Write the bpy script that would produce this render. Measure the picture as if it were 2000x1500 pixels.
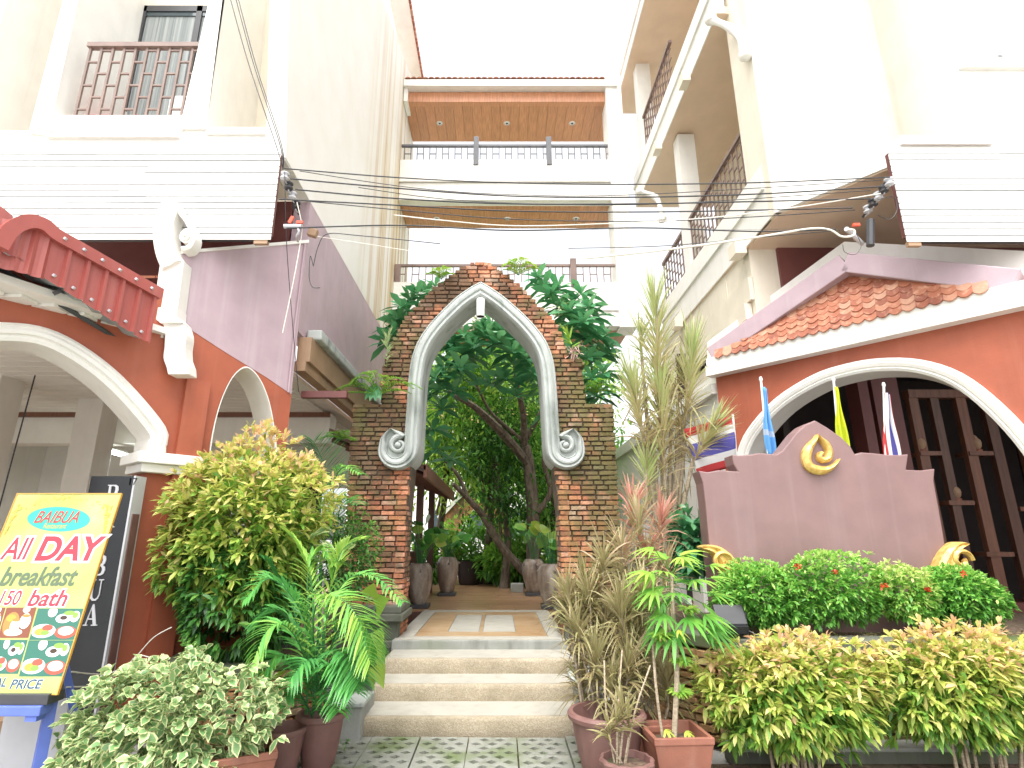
import bpy, math, random
import numpy as np
from mathutils import Vector, Matrix
random.seed(7); RS = np.random.RandomState(7)
S = bpy.context.scene
for _o in list(bpy.data.objects): bpy.data.objects.remove(_o)

# ------------------------------------------------------------------ camera
F, CX, CY, EYE = 1100.0, 975.0, 750.0, 1.6          # focal length and principal point of the 2000x1500 photograph
PITCH = math.atan(302 / 1100)
cam = bpy.data.cameras.new('camera'); camo = bpy.data.objects.new('camera', cam); S.collection.objects.link(camo)
camo.location = (0, 0, EYE); camo.rotation_euler = (math.pi / 2 + PITCH, 0, 0)
cam.sensor_width = 36; cam.lens = 36 * F / 2000; cam.shift_x = 0.0125; cam.clip_end = 900; cam.clip_start = 0.05
S.camera = camo
# ------------------------------------------------------------------ overcast sky and soft sun
W = bpy.data.worlds.new('World'); S.world = W; W.use_nodes = True
wn, wl = W.node_tree.nodes, W.node_tree.links
for n in list(wn): wn.remove(n)
sky = wn.new('ShaderNodeTexSky'); sky.sky_type = 'NISHITA'; sky.sun_disc = False
SUN_EL, SUN_ROT = math.radians(66), math.radians(196)
sky.sun_elevation = SUN_EL; sky.sun_rotation = SUN_ROT; sky.air_density = 1.0; sky.dust_density = 4.0
hs = wn.new('ShaderNodeHueSaturation'); hs.inputs['Saturation'].default_value = 0.12
bg = wn.new('ShaderNodeBackground'); bg.inputs['Strength'].default_value = 0.15
wo = wn.new('ShaderNodeOutputWorld')
wl.new(sky.outputs[0], hs.inputs['Color']); wl.new(hs.outputs[0], bg.inputs['Color']); wl.new(bg.outputs[0], wo.inputs[0])
sl = bpy.data.lights.new('sun', 'SUN'); sl.energy = 0.9; sl.angle = math.radians(60); sl.color = (1, 0.96, 0.9)
slo = bpy.data.objects.new('sun', sl); S.collection.objects.link(slo)
_az = SUN_ROT                                        # sun direction: rotation measured from +Y towards +X
_sd = Vector((math.sin(_az) * math.cos(SUN_EL), math.cos(_az) * math.cos(SUN_EL), math.sin(SUN_EL)))
slo.rotation_euler = _sd.to_track_quat('Z', 'Y').to_euler()
vs = S.view_settings
vs.view_transform = 'Standard'; vs.look = 'None'; vs.gamma = 1; vs.use_curve_mapping = False; vs.exposure = 1.65
S.cycles.max_bounces = 6; S.cycles.diffuse_bounces = 4; S.cycles.glossy_bounces = 2; S.cycles.transmission_bounces = 3; S.cycles.transparent_max_bounces = 8

# ------------------------------------------------------------------ helpers: pixels to places
cp, sp = math.cos(PITCH), math.sin(PITCH)
def ray(px, py):
    u = (px - CX) / F; v = (CY - py) / F
    return Vector((u, cp - v * sp, sp + v * cp))
def at(px, py, Y):
    d = ray(px, py); t = Y / d.y; return Vector((d.x * t, Y, EYE + d.z * t))
def atx(px, py, X):
    d = ray(px, py); t = X / d.x; return Vector((X, d.y * t, EYE + d.z * t))
def atz(px, py, Z):
    d = ray(px, py); t = (Z - EYE) / d.z; return Vector((d.x * t, d.y * t, Z))
class Fr:                                            # a vertical plane: s runs along it, n faces the viewer
    def __init__(s, P, d):
        s.P = Vector((P[0], P[1], 0)); s.d = Vector((d[0], d[1], 0)).normalized(); s.n = Vector((s.d.y, -s.d.x, 0))
    def px(s, x, y, off=0.0):
        d = ray(x, y); Q = s.P + s.n * off; t = s.n.dot(Q) / s.n.dot(d)
        p = d * t; return ((p - s.P).dot(s.d), EYE + p.z)
    def pt(s, a, z, off=0.0):
        p = s.P + s.d * a + s.n * off; return Vector((p.x, p.y, z))
    def poly(s, pts, off=0.0): return [s.px(x, y, off) for x, y in pts]

# ------------------------------------------------------------------ helpers: meshes
class MB:
    def __init__(s): s.v = []; s.f = []
    def add(s, vs, fs):
        o = len(s.v); s.v += [tuple(v) for v in vs]; s.f += [tuple(i + o for i in f) for f in fs]; return s
    def box(s, c, d, M=None):
        c = Vector(c); hx, hy, hz = d[0] / 2, d[1] / 2, d[2] / 2
        vs = [Vector((x, y, z)) for z in (-hz, hz) for y in (-hy, hy) for x in (-hx, hx)]
        if M is not None: vs = [M @ v for v in vs]
        return s.add([v + c for v in vs], [(0, 2, 3, 1), (4, 5, 7, 6), (0, 1, 5, 4), (2, 6, 7, 3), (0, 4, 6, 2), (1, 3, 7, 5)])
    def bx(s, a, b):                                  # box from two corners
        return s.box([(a[i] + b[i]) / 2 for i in range(3)], [abs(a[i] - b[i]) for i in range(3)])
    def fbox(s, fr, s0, s1, z0, z1, o0, o1):          # box in a plane's frame
        P = [fr.pt(a, z, o) for z in (z0, z1) for o in (o0, o1) for a in (s0, s1)]
        return s.add(P, [(0, 2, 3, 1), (4, 5, 7, 6), (0, 1, 5, 4), (2, 6, 7, 3), (0, 4, 6, 2), (1, 3, 7, 5)])
    def prism(s, fr, poly, o0, o1):                   # polygon (s,z) thickened along the plane's normal
        n = len(poly); V = [fr.pt(a, z, o1) for a, z in poly] + [fr.pt(a, z, o0) for a, z in poly]
        A = sum(poly[i][0] * poly[(i + 1) % n][1] - poly[(i + 1) % n][0] * poly[i][1] for i in range(n))
        idx = list(range(n)) if A > 0 else list(range(n))[::-1]
        fs = [tuple(idx), tuple(i + n for i in idx[::-1])]
        for k in range(n):
            i, j = idx[k], idx[(k + 1) % n]; fs.append((i, i + n, j + n, j))
        return s.add(V, fs)
    def zprism(s, poly, z0, z1):                      # ground polygon (x,y) raised
        n = len(poly); V = [(x, y, z1) for x, y in poly] + [(x, y, z0) for x, y in poly]
        A = sum(poly[i][0] * poly[(i + 1) % n][1] - poly[(i + 1) % n][0] * poly[i][1] for i in range(n))
        idx = list(range(n)) if A > 0 else list(range(n))[::-1]
        fs = [tuple(idx), tuple(i + n for i in idx[::-1])]
        for k in range(n):
            i, j = idx[k], idx[(k + 1) % n]; fs.append((i, i + n, j + n, j))
        return s.add(V, fs)
    def tube(s, pts, r, k=6, caps=True):
        pts = [Vector(p) for p in pts]; n = len(pts); rr = r if isinstance(r, (list, tuple)) else [r] * n
        V = []; up = Vector((0, 0, 1)); prev = None
        for i in range(n):
            t = (pts[min(i + 1, n - 1)] - pts[max(i - 1, 0)])
            t = t.normalized() if t.length > 1e-9 else Vector((0, 0, 1))
            a = (prev - t * prev.dot(t)) if prev is not None else t.cross(up if abs(t.z) < 0.9 else Vector((1, 0, 0)))
            if a.length < 1e-6: a = t.orthogonal()
            a.normalize(); prev = a; b = t.cross(a)
            V += [pts[i] + (a * math.cos(2 * math.pi * j / k) + b * math.sin(2 * math.pi * j / k)) * rr[i] for j in range(k)]
        fs = [(i * k + j, i * k + (j + 1) % k, (i + 1) * k + (j + 1) % k, (i + 1) * k + j) for i in range(n - 1) for j in range(k)]
        if caps: fs += [tuple(range(k))[::-1], tuple((n - 1) * k + j for j in range(k))]
        return s.add(V, fs)
    def lathe(s, c, prof, k=24, capb=True, capt=False):   # profile [(r,z)]
        c = Vector(c); V = []; n = len(prof)
        for r, z in prof: V += [c + Vector((r * math.cos(2 * math.pi * j / k), r * math.sin(2 * math.pi * j / k), z)) for j in range(k)]
        fs = [(i * k + j, i * k + (j + 1) % k, (i + 1) * k + (j + 1) % k, (i + 1) * k + j) for i in range(n - 1) for j in range(k)]
        if capb: fs.append(tuple(range(k))[::-1])
        if capt: fs.append(tuple((n - 1) * k + j for j in range(k)))
        return s.add(V, fs)
    def sweep(s, fr, path, prof, widths=None, o0=0.0, depths=None):   # profile [(w,d)] carried along a path (s,z) in a plane
        n = len(path); m = len(prof); V = []
        for i in range(n):
            a, b = path[max(i - 1, 0)], path[min(i + 1, n - 1)]
            tx, tz = b[0] - a[0], b[1] - a[1]; L = math.hypot(tx, tz) or 1; nx, nz = -tz / L, tx / L
            w = widths[i] if widths else 1; dp = depths[i] if depths else 1
            for pw, pd in prof: V.append(fr.pt(path[i][0] + nx * pw * w, path[i][1] + nz * pw * w, o0 + pd * dp))
        fs = [(i * m + j, (i + 1) * m + j, (i + 1) * m + (j + 1) % m, i * m + (j + 1) % m) for i in range(n - 1) for j in range(m)]
        fs += [tuple(range(m)), tuple((n - 1) * m + j for j in range(m))[::-1]]
        return s.add(V, fs)
    def mesh(s, name, smooth=False):
        me = bpy.data.meshes.new(name); me.from_pydata(s.v, [], s.f); me.update()
        if smooth:
            me.polygons.foreach_set('use_smooth', [True] * len(me.polygons))
            try: me.set_sharp_from_angle(angle=math.radians(38))
            except Exception: pass
        return me
COL = S.collection
def tag(o, label=None, cat=None, group=None, kind=None):
    if label: o['label'] = label
    if cat: o['category'] = cat
    if group: o['group'] = group
    if kind: o['kind'] = kind
    return o
def link(name, me, mat, parent=None):
    o = bpy.data.objects.new(name, me); COL.objects.link(o)
    if mat is not None:
        if len(me.materials) == 0: me.materials.append(mat)
    if parent is not None:
        o.parent = parent; o.matrix_parent_inverse = Matrix.Translation(-world_loc(parent))
    return o
def world_loc(o):
    return Vector(o.location) if o.type == 'EMPTY' else Vector((0, 0, 0))
def obj(name, mb, mat, parent=None, smooth=False, bevel=0.0):
    o = link(name, mb.mesh(name, smooth), mat, parent)
    if bevel:
        b = o.modifiers.new('bevel', 'BEVEL'); b.width = bevel; b.segments = 2; b.limit_method = 'ANGLE'; b.angle_limit = math.radians(40)
    return o
def thing(name, loc, label, cat, group=None):
    o = bpy.data.objects.new(name, None); COL.objects.link(o); o.location = loc; o.empty_display_size = 0.1
    return tag(o, label, cat, group)
def inst(name, me, mat, parent, loc, rot=None, scale=None):   # shares mesh data; loc is in world coordinates
    o = link(name, me, mat, parent); o.location = loc
    if rot is not None: o.rotation_euler = rot
    if scale is not None: o.scale = scale
    return o
def copy_tree(root, loc, label=None, group=None, rotz=None, scale=None):
    r = root.copy(); COL.objects.link(r); r.location = loc
    if rotz is not None: r.rotation_euler = (0, 0, rotz)
    if scale is not None: r.scale = (scale,) * 3
    if label: r['label'] = label
    if group: r['group'] = group
    for ch in list(root.children):
        c = ch.copy(); COL.objects.link(c); c.parent = r
        for g in list(ch.children):
            d = g.copy(); COL.objects.link(d); d.parent = c
    return r
def spline(pts, n=8):                                # Catmull-Rom through tuples
    P = [np.array(p, float) for p in pts]; out = []
    for i in range(len(P) - 1):
        p0 = P[max(i - 1, 0)]; p1 = P[i]; p2 = P[i + 1]; p3 = P[min(i + 2, len(P) - 1)]
        for k in range(n):
            t = k / n
            out.append(tuple(0.5 * ((2 * p1) + (-p0 + p2) * t + (2 * p0 - 5 * p1 + 4 * p2 - p3) * t * t + (-p0 + 3 * p1 - 3 * p2 + p3) * t ** 3)))
    out.append(tuple(P[-1])); return out
def textmesh(name, body, size, shear=0.0, offset=0.0, extrude=0.0015, align='LEFT', sx=1.0, space=1.0):
    cu = bpy.data.curves.new(name, 'FONT'); cu.body = body; cu.size = size; cu.shear = shear; cu.offset = offset
    cu.extrude = extrude; cu.align_x = align; cu.space_character = space
    to = bpy.data.objects.new(name, cu); COL.objects.link(to)
    dg = bpy.context.evaluated_depsgraph_get(); me = bpy.data.meshes.new_from_object(to.evaluated_get(dg))
    bpy.data.objects.remove(to); me.name = name
    if sx != 1.0:
        for v in me.vertices: v.co.x *= sx
    return me

# ------------------------------------------------------------------ helpers: materials
def srgb(r, g, b):
    f = lambda c: (c / 255 / 12.92) if c / 255 <= 0.04045 else ((c / 255 + 0.055) / 1.055) ** 2.4
    return (f(r), f(g), f(b), 1)
class NT:
    def __init__(s, name):
        s.m = bpy.data.materials.new(name); s.m.use_nodes = True; s.t = s.m.node_tree; s.N = s.t.nodes; s.L = s.t.links
        s.b = s.N['Principled BSDF']; s.out = s.N['Material Output']
        s.geo = s.N.new('ShaderNodeNewGeometry')
    def n(s, k): return s.N.new('ShaderNode' + k)
    def noise(s, scale, detail=4, vec=None, stretch=None, rough=0.55):
        x = s.n('TexNoise'); x.inputs['Scale'].default_value = scale; x.inputs['Detail'].default_value = detail; x.inputs['Roughness'].default_value = rough
        v = vec or s.geo.outputs['Position']
        if stretch:
            m = s.n('Mapping'); m.inputs['Scale'].default_value = stretch; s.L.new(v, m.inputs[0]); v = m.outputs[0]
        s.L.new(v, x.inputs['Vector']); return x.outputs['Fac']
    def ramp(s, fac, stops):
        r = s.n('ValToRGB'); e = r.color_ramp.elements
        while len(e) < len(stops): e.new(0.5)
        for k, (p, c) in enumerate(stops): e[k].position = p; e[k].color = c if len(c) == 4 else (*c, 1)
        s.L.new(fac, r.inputs[0]); return r.outputs[0]
    def mix(s, fac, a, b, mode='MIX'):
        x = s.n('MixRGB'); x.blend_type = mode
        for i, v in ((0, fac), (1, a), (2, b)):
            if isinstance(v, (int, float)): x.inputs[i].default_value = v if i == 0 else (v, v, v, 1)
            elif isinstance(v, (tuple, list)): x.inputs[i].default_value = v if len(v) == 4 else (*v, 1)
            else: s.L.new(v, x.inputs[i])
        return x.outputs[0]
    def math(s, op, a, b=0.0):
        x = s.n('Math'); x.operation = op
        for i, v in ((0, a), (1, b)):
            if isinstance(v, (int, float)): x.inputs[i].default_value = v
            else: s.L.new(v, x.inputs[i])
        return x.outputs[0]
    def sep(s, vec=None):
        x = s.n('SeparateXYZ'); s.L.new(vec or s.geo.outputs['Position'], x.inputs[0]); return x.outputs
    def rnd(s):                                       # per object and per island
        oi = s.n('ObjectInfo'); a = s.math('ADD', oi.outputs['Random'], s.geo.outputs['Random Per Island'])
        return s.math('FRACT', s.math('MULTIPLY', a, 7.31))
    def col(s, c):
        if isinstance(c, (tuple, list)): s.b.inputs['Base Color'].default_value = c if len(c) == 4 else (*c, 1)
        else: s.L.new(c, s.b.inputs['Base Color'])
        return s
    def rough(s, r):
        if isinstance(r, (int, float)): s.b.inputs['Roughness'].default_value = r
        else: s.L.new(r, s.b.inputs['Roughness'])
        return s
    def bump(s, h, strength=0.3, dist=0.01):
        b = s.n('Bump'); b.inputs['Strength'].default_value = strength; b.inputs['Distance'].default_value = dist
        s.L.new(h, b.inputs['Height']); s.L.new(b.outputs[0], s.b.inputs['Normal']); return s
def paint(name, c, rough=0.6, var=0.12, bump=0.15, streak=0.0, streakc=(0.3, 0.27, 0.22, 1), scale=3.0):
    t = NT(name); n1 = t.noise(scale, 6); n2 = t.noise(scale * 14, 3)
    c = c if len(c) == 4 else (*c, 1)
    dk = tuple(x * (1 - var) for x in c[:3]) + (1,)
    lt = tuple(min(1, x * (1 + var * 0.6)) for x in c[:3]) + (1,)
    base = t.ramp(n1, [(0.3, dk), (0.7, lt)])
    if streak:
        st = t.noise(1.0, 5, stretch=(9, 9, 0.35)); k = t.ramp(st, [(0.52, (0, 0, 0)), (0.75, (1, 1, 1))])
        base = t.mix(t.math('MULTIPLY', k, streak), base, streakc)
    t.col(base).rough(rough).bump(t.math('ADD', n2, t.math('MULTIPLY', n1, 0.6)), bump, 0.006)
    return t.m
M = {}
M['white'] = paint('white_paint', (0.80, 0.78, 0.73), 0.55, 0.06, 0.12, 0.18, (0.52, 0.48, 0.40, 1))
M['white_clean'] = paint('white_board_paint', (0.82, 0.82, 0.80), 0.5, 0.05, 0.1, 0.12, (0.6, 0.57, 0.52, 1))
M['cream'] = paint('cream_render', (0.76, 0.69, 0.57), 0.65, 0.06, 0.15, 0.10)
M['coral'] = paint('coral_render', (0.37, 0.095, 0.047), 0.6, 0.14, 0.2, 0.3, (0.45, 0.17, 0.11, 1))
M['mauve'] = paint('mauve_render', (0.45, 0.335, 0.37), 0.55, 0.10, 0.2, 0.35, (0.58, 0.49, 0.52, 1))
M['mauve_sign'] = paint('mauve_sign_paint', (0.225, 0.137, 0.132), 0.5, 0.12, 0.1, 0.35, (0.30, 0.215, 0.22, 1))
M['maroon'] = paint('maroon_paint', (0.16, 0.05, 0.045), 0.5, 0.15, 0.1)
M['brownsoffit'] = paint('brown_soffit', (0.70, 0.53, 0.39), 0.6, 0.06, 0.05)
M['railbrown'] = paint('rail_brown_paint', (0.215, 0.145, 0.12), 0.5, 0.25, 0.1)
M['raildark'] = paint('rail_grey_paint', (0.10, 0.10, 0.11), 0.5, 0.2, 0.1)
M['redmetal'] = paint('red_metal_sheet', (0.36, 0.085, 0.07), 0.42, 0.10, 0.04, 0.45, (0.46, 0.19, 0.17, 1))
M['bluewood'] = paint('blue_paint_wood', (0.10, 0.15, 0.48), 0.55, 0.25, 0.2)
M['black'] = paint('black_panel', (0.016, 0.018, 0.022), 0.25, 0.3, 0.03)
M['silver'] = paint('silver_trim', (0.55, 0.55, 0.58), 0.35, 0.1, 0.05)
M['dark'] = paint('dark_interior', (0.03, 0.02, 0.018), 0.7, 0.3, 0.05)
M['steel'] = paint('dark_steel', (0.05, 0.05, 0.055), 0.45, 0.3, 0.05)
M['zinc'] = paint('corrugated_zinc', (0.30, 0.32, 0.31), 0.5, 0.2, 0.05)
M['terracotta'] = paint('terracotta', (0.27, 0.105, 0.068), 0.6, 0.18, 0.25, 0.2, (0.42, 0.28, 0.22, 1), 7)
M['clay_mauve'] = paint('dull_clay', (0.18, 0.09, 0.078), 0.6, 0.18, 0.25, 0.2, (0.34, 0.24, 0.2, 1), 7)
M['glazejar'] = None
M['wire'] = paint('black_cable', (0.03, 0.03, 0.033), 0.5, 0.2, 0.02)
M['wirewhite'] = paint('white_cable', (0.72, 0.68, 0.60), 0.5, 0.1, 0.02)
M['orange'] = paint('orange_tape', (0.7, 0.09, 0.04), 0.5, 0.1, 0.02)
M['tan'] = paint('tan_board', (0.36, 0.23, 0.14), 0.6, 0.15, 0.15)
M['redplastic'] = paint('red_plastic', (0.45, 0.03, 0.05), 0.35, 0.1, 0.02)
def wood(name, c, axis=(14, 1.2, 1.2), rough=0.45, var=0.35):
    t = NT(name); g = t.noise(3.0, 6, stretch=axis); r = t.rnd()
    a = t.ramp(g, [(0.25, tuple(x * (1 - var) for x in c)), (0.75, tuple(min(1, x * (1 + var * 0.5)) for x in c))])
    a = t.mix(0.5, a, t.ramp(r, [(0, (0.7, 0.7, 0.7)), (1, (1, 1, 1))]), 'MULTIPLY')
    t.col(a).rough(rough).bump(g, 0.12, 0.004); return t.m
M['woodsoffit'] = wood('brown_wood_soffit', (0.60, 0.27, 0.14), (16, 1.0, 1))
M['deck'] = wood('deck_wood', (0.40, 0.235, 0.13), (0.8, 16, 1), 0.3)
M['darkwood'] = wood('dark_wood', (0.13, 0.06, 0.04), (9, 9, 0.8), 0.5)
M['midwood'] = wood('brown_wood', (0.20, 0.085, 0.05), (9, 9, 0.8), 0.5)
# weathered brick with moss
t = NT('old_brick'); r = t.rnd(); n1 = t.noise(2.2, 5); n2 = t.noise(30, 4); n3 = t.noise(6, 5)
base = t.ramp(r, [(0.0, (0.26, 0.10, 0.06)), (0.3, (0.45, 0.165, 0.08)), (0.6, (0.56, 0.23, 0.12)), (0.85, (0.58, 0.30, 0.19)), (1.0, (0.52, 0.36, 0.27))])
base = t.mix(t.ramp(n2, [(0.45, (0, 0, 0)), (0.7, (0.5, 0.5, 0.5))]), base, (0.16, 0.08, 0.05, 1))
P = t.sep(); nz = t.noise(1.1, 4)
edge = t.math('MULTIPLY', t.math('ABSOLUTE', t.math('ADD', P[0], 0.22)), 0.16)      # moss thickens towards the outer edges and the crown
hh = t.math('MULTIPLY', t.math('SUBTRACT', P[2], 3.0), 0.075)
mossf = t.math('ADD', t.math('ADD', nz, edge), t.math('ADD', hh, t.math('MULTIPLY', t.math('SUBTRACT', n3, 0.5), 0.55)))
grime = t.ramp(mossf, [(0.58, (0, 0, 0)), (0.74, (1, 1, 1))])
base = t.mix(t.math('MULTIPLY', grime, 0.80), base, (0.075, 0.06, 0.035, 1))
n5 = t.noise(1.7, 4, stretch=(1, 1, 0.8))
green = t.ramp(t.math('ADD', t.math('MULTIPLY', t.math('ADD', n5, n3), 0.5), t.math('ADD', edge, t.math('MULTIPLY', P[0], 0.03))), [(0.62, (0, 0, 0)), (0.78, (1, 1, 1))])
base = t.mix(t.math('MULTIPLY', green, 0.5), base, (0.15, 0.16, 0.045, 1))
t.col(base).rough(0.9).bump(t.math('ADD', n2, n3), 0.6, 0.012); M['brick'] = t.m
t = NT('mortar'); n1 = t.noise(4, 5); t.col(t.ramp(n1, [(0.3, (0.06, 0.045, 0.03)), (0.7, (0.16, 0.115, 0.08))])).rough(0.95).bump(t.noise(60), 0.5, 0.01); M['mortar'] = t.m
# weathered cement
def cement(name, c, dirt=(0.10, 0.11, 0.09), amt=0.6, green=0.0, sc=2.5):
    t = NT(name); n1 = t.noise(sc, 7, rough=0.65); n2 = t.noise(60, 3); st = t.noise(2.2, 5, stretch=(3, 3, 0.6))
    b = t.ramp(n1, [(0.3, tuple(x * 0.82 for x in c)), (0.65, c)])
    k = t.ramp(t.math('ADD', t.math('MULTIPLY', st, 0.6), t.math('MULTIPLY', n1, 0.4)), [(0.50, (0, 0, 0)), (0.72, (1, 1, 1))])
    b = t.mix(t.math('MULTIPLY', k, amt), b, (*dirt, 1))
    if green: b = t.mix(t.math('MULTIPLY', t.ramp(t.noise(1.9, 5), [(0.5, (0, 0, 0)), (0.66, (1, 1, 1))]), green), b, (0.09, 0.13, 0.03, 1))
    t.col(b).rough(0.85).bump(t.math('ADD', n2, n1), 0.35, 0.006); return t.m
M['stucco'] = cement('weathered_white_stucco', (0.46, 0.49, 0.465), (0.10, 0.125, 0.105), 1.0)
M['cement'] = cement('grey_cement', (0.32, 0.325, 0.30), (0.08, 0.085, 0.07), 0.8, 0.3)
M['mosscement'] = cement('mossy_cement', (0.13, 0.135, 0.105), (0.03, 0.036, 0.02), 0.8, 0.9)
M['paver'] = cement('paver_concrete', (0.25, 0.255, 0.22), (0.08, 0.09, 0.045), 0.85, 0.8, 4)
t = NT('washed_gravel_step'); v = t.n('TexVoronoi'); v.inputs['Scale'].default_value = 95; t.L.new(t.geo.outputs['Position'], v.inputs['Vector'])
n1 = t.noise(1.8, 6)
c = t.mix(0.6, t.ramp(v.outputs['Color'], [(0.1, (0.18, 0.13, 0.075)), (0.5, (0.36, 0.29, 0.19)), (0.9, (0.52, 0.46, 0.36))]), (0.38, 0.325, 0.24, 1))
c = t.mix(t.math('MULTIPLY', t.ramp(n1, [(0.48, (0, 0, 0)), (0.75, (1, 1, 1))]), 0.6), c, (0.12, 0.10, 0.055, 1))
t.col(c).rough(0.9).bump(v.outputs['Distance'], 0.5, 0.006); M['gravelstep'] = t.m
M['tread'] = cement('pale_tread', (0.42, 0.40, 0.345), (0.22, 0.195, 0.135), 0.55)  # step tops coloured paler than the gravel risers; also landing border and insets
t = NT('sandstone_paving'); n1 = t.noise(3, 6); n2 = t.noise(40, 3); r = t.rnd()
c = t.ramp(n1, [(0.3, (0.34, 0.20, 0.095)), (0.7, (0.46, 0.33, 0.20))])
t.col(t.mix(0.4, c, t.ramp(r, [(0, (0.75, 0.75, 0.75)), (1, (1, 1, 1))]), 'MULTIPLY')).rough(0.5).bump(n2, 0.2, 0.004); M['sandstone'] = t.m
t = NT('soil'); n1 = t.noise(25, 5); n2 = t.noise(6, 4)
t.col(t.mix(t.ramp(n2, [(0.45, (0, 0, 0)), (0.65, (0.5, 0.5, 0.5))]), t.ramp(n1, [(0.3, (0.05, 0.032, 0.022)), (0.7, (0.19, 0.125, 0.085))]), (0.06, 0.09, 0.03, 1))).rough(0.95).bump(n1, 0.8, 0.03); M['soil'] = t.m
t = NT('street_concrete'); n1 = t.noise(40, 5); n2 = t.noise(1, 5)
t.col(t.mix(0.5, t.ramp(n1, [(0.3, (0.28, 0.28, 0.265)), (0.7, (0.42, 0.42, 0.40))]), t.ramp(n2, [(0.3, (0.30, 0.30, 0.28)), (0.7, (0.42, 0.42, 0.39))]))).rough(0.9).bump(n1, 0.4, 0.01); M['asphalt'] = t.m
t = NT('orange_roof_tile'); r = t.rnd(); n1 = t.noise(18, 5)
c = t.ramp(r, [(0, (0.24, 0.07, 0.04)), (0.4, (0.36, 0.115, 0.06)), (0.75, (0.44, 0.165, 0.09)), (1, (0.50, 0.27, 0.18))])
t.col(t.mix(t.ramp(n1, [(0.5, (0, 0, 0)), (0.72, (0.7, 0.7, 0.7))]), c, (0.62, 0.36, 0.24, 1))).rough(0.65).bump(n1, 0.3, 0.005); M['tile'] = t.m
t = NT('gold_paint'); n1 = t.noise(20, 5); t.col(t.ramp(n1, [(0.3, (0.50, 0.29, 0.055)), (0.7, (0.78, 0.56, 0.20))])).rough(0.38).bump(n1, 0.15, 0.004); t.b.inputs['Metallic'].default_value = 0.25; M['gold'] = t.m
t = NT('glazed_jar'); n1 = t.noise(2.6, 5, vec=None, stretch=(3, 3, 0.7)); n2 = t.noise(25, 4)
t.col(t.mix(0.3, t.ramp(n1, [(0.30, (0.09, 0.055, 0.04)), (0.5, (0.28, 0.215, 0.165)), (0.7, (0.50, 0.44, 0.37))]), t.ramp(n2, [(0.3, (0.08, 0.06, 0.045)), (0.7, (0.28, 0.24, 0.2))]))).rough(0.35).bump(n2, 0.1, 0.004); M['glazejar'] = t.m
t = NT('bark'); n1 = t.noise(5, 6, stretch=(3, 3, 0.8)); t.col(t.ramp(n1, [(0.3, (0.055, 0.042, 0.03)), (0.7, (0.20, 0.155, 0.115))])).rough(0.9).bump(n1, 0.7, 0.02); M['bark'] = t.m
t = NT('pale_stem'); n1 = t.noise(30, 4, stretch=(1, 1, 3)); t.col(t.ramp(n1, [(0.3, (0.20, 0.15, 0.10)), (0.7, (0.42, 0.35, 0.25))])).rough(0.85).bump(n1, 0.4, 0.006); M['stem'] = t.m
t = NT('window_glass'); t.col((0.05, 0.07, 0.08)).rough(0.06); M['glass'] = t.m
t = NT('pale_window_glass'); t.col((0.55, 0.68, 0.66)).rough(0.1); M['palepane'] = t.m
t = NT('curtain_cloth'); n1 = t.noise(1.5, 3, stretch=(22, 22, 0.2)); t.col(t.ramp(n1, [(0.3, (0.16, 0.18, 0.18)), (0.7, (0.36, 0.38, 0.37))])).rough(0.8).bump(n1, 0.6, 0.03); M['curtain'] = t.m
def glow(name, c, e):
    t = NT(name); t.col(c); t.b.inputs['Emission Color'].default_value = (*c, 1); t.b.inputs['Emission Strength'].default_value = e; return t.m
M['tube'] = glow('lit_tube', (0.9, 1.0, 0.95), 9.0)
M['bulb'] = glow('lit_lamp', (1.0, 0.9, 0.75), 5.0)
def flat(name, c, rough=0.5):
    t = NT(name); t.col(c).rough(rough).bump(t.noise(80), 0.03, 0.002); return t.m
# rust-streaked white wall of the wing
t = NT('rust_streaked_white_wall'); P = t.sep(); n1 = t.noise(2, 5)
b = t.ramp(n1, [(0.3, (0.78, 0.75, 0.69)), (0.7, (0.83, 0.81, 0.77))])
st = t.noise(1.0, 4, stretch=(1, 5.5, 0.05)); brk = t.noise(1.2, 4)
m1 = t.n('MapRange'); m1.inputs[1].default_value = 8.3; m1.inputs[2].default_value = 11.2; t.L.new(P[1], m1.inputs[0])
m2 = t.n('MapRange'); m2.inputs[1].default_value = 13.5; m2.inputs[2].default_value = 8.5; t.L.new(P[2], m2.inputs[0])
k = t.math('MULTIPLY', t.math('MULTIPLY', t.ramp(st, [(0.44, (0, 0, 0)), (0.58, (1, 1, 1))]), m1.outputs[0]), t.math('MULTIPLY', t.math('ADD', m2.outputs[0], 0.25), t.ramp(brk, [(0.2, (0.5, 0.5, 0.5)), (0.6, (1, 1, 1))])))
b = t.mix(t.math('MINIMUM', k, 0.9), b, t.ramp(st, [(0.5, (0.62, 0.52, 0.28)), (0.66, (0.45, 0.24, 0.06))]))
t.col(b).rough(0.6).bump(n1, 0.1, 0.006); M['rustwall'] = t.m
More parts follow.
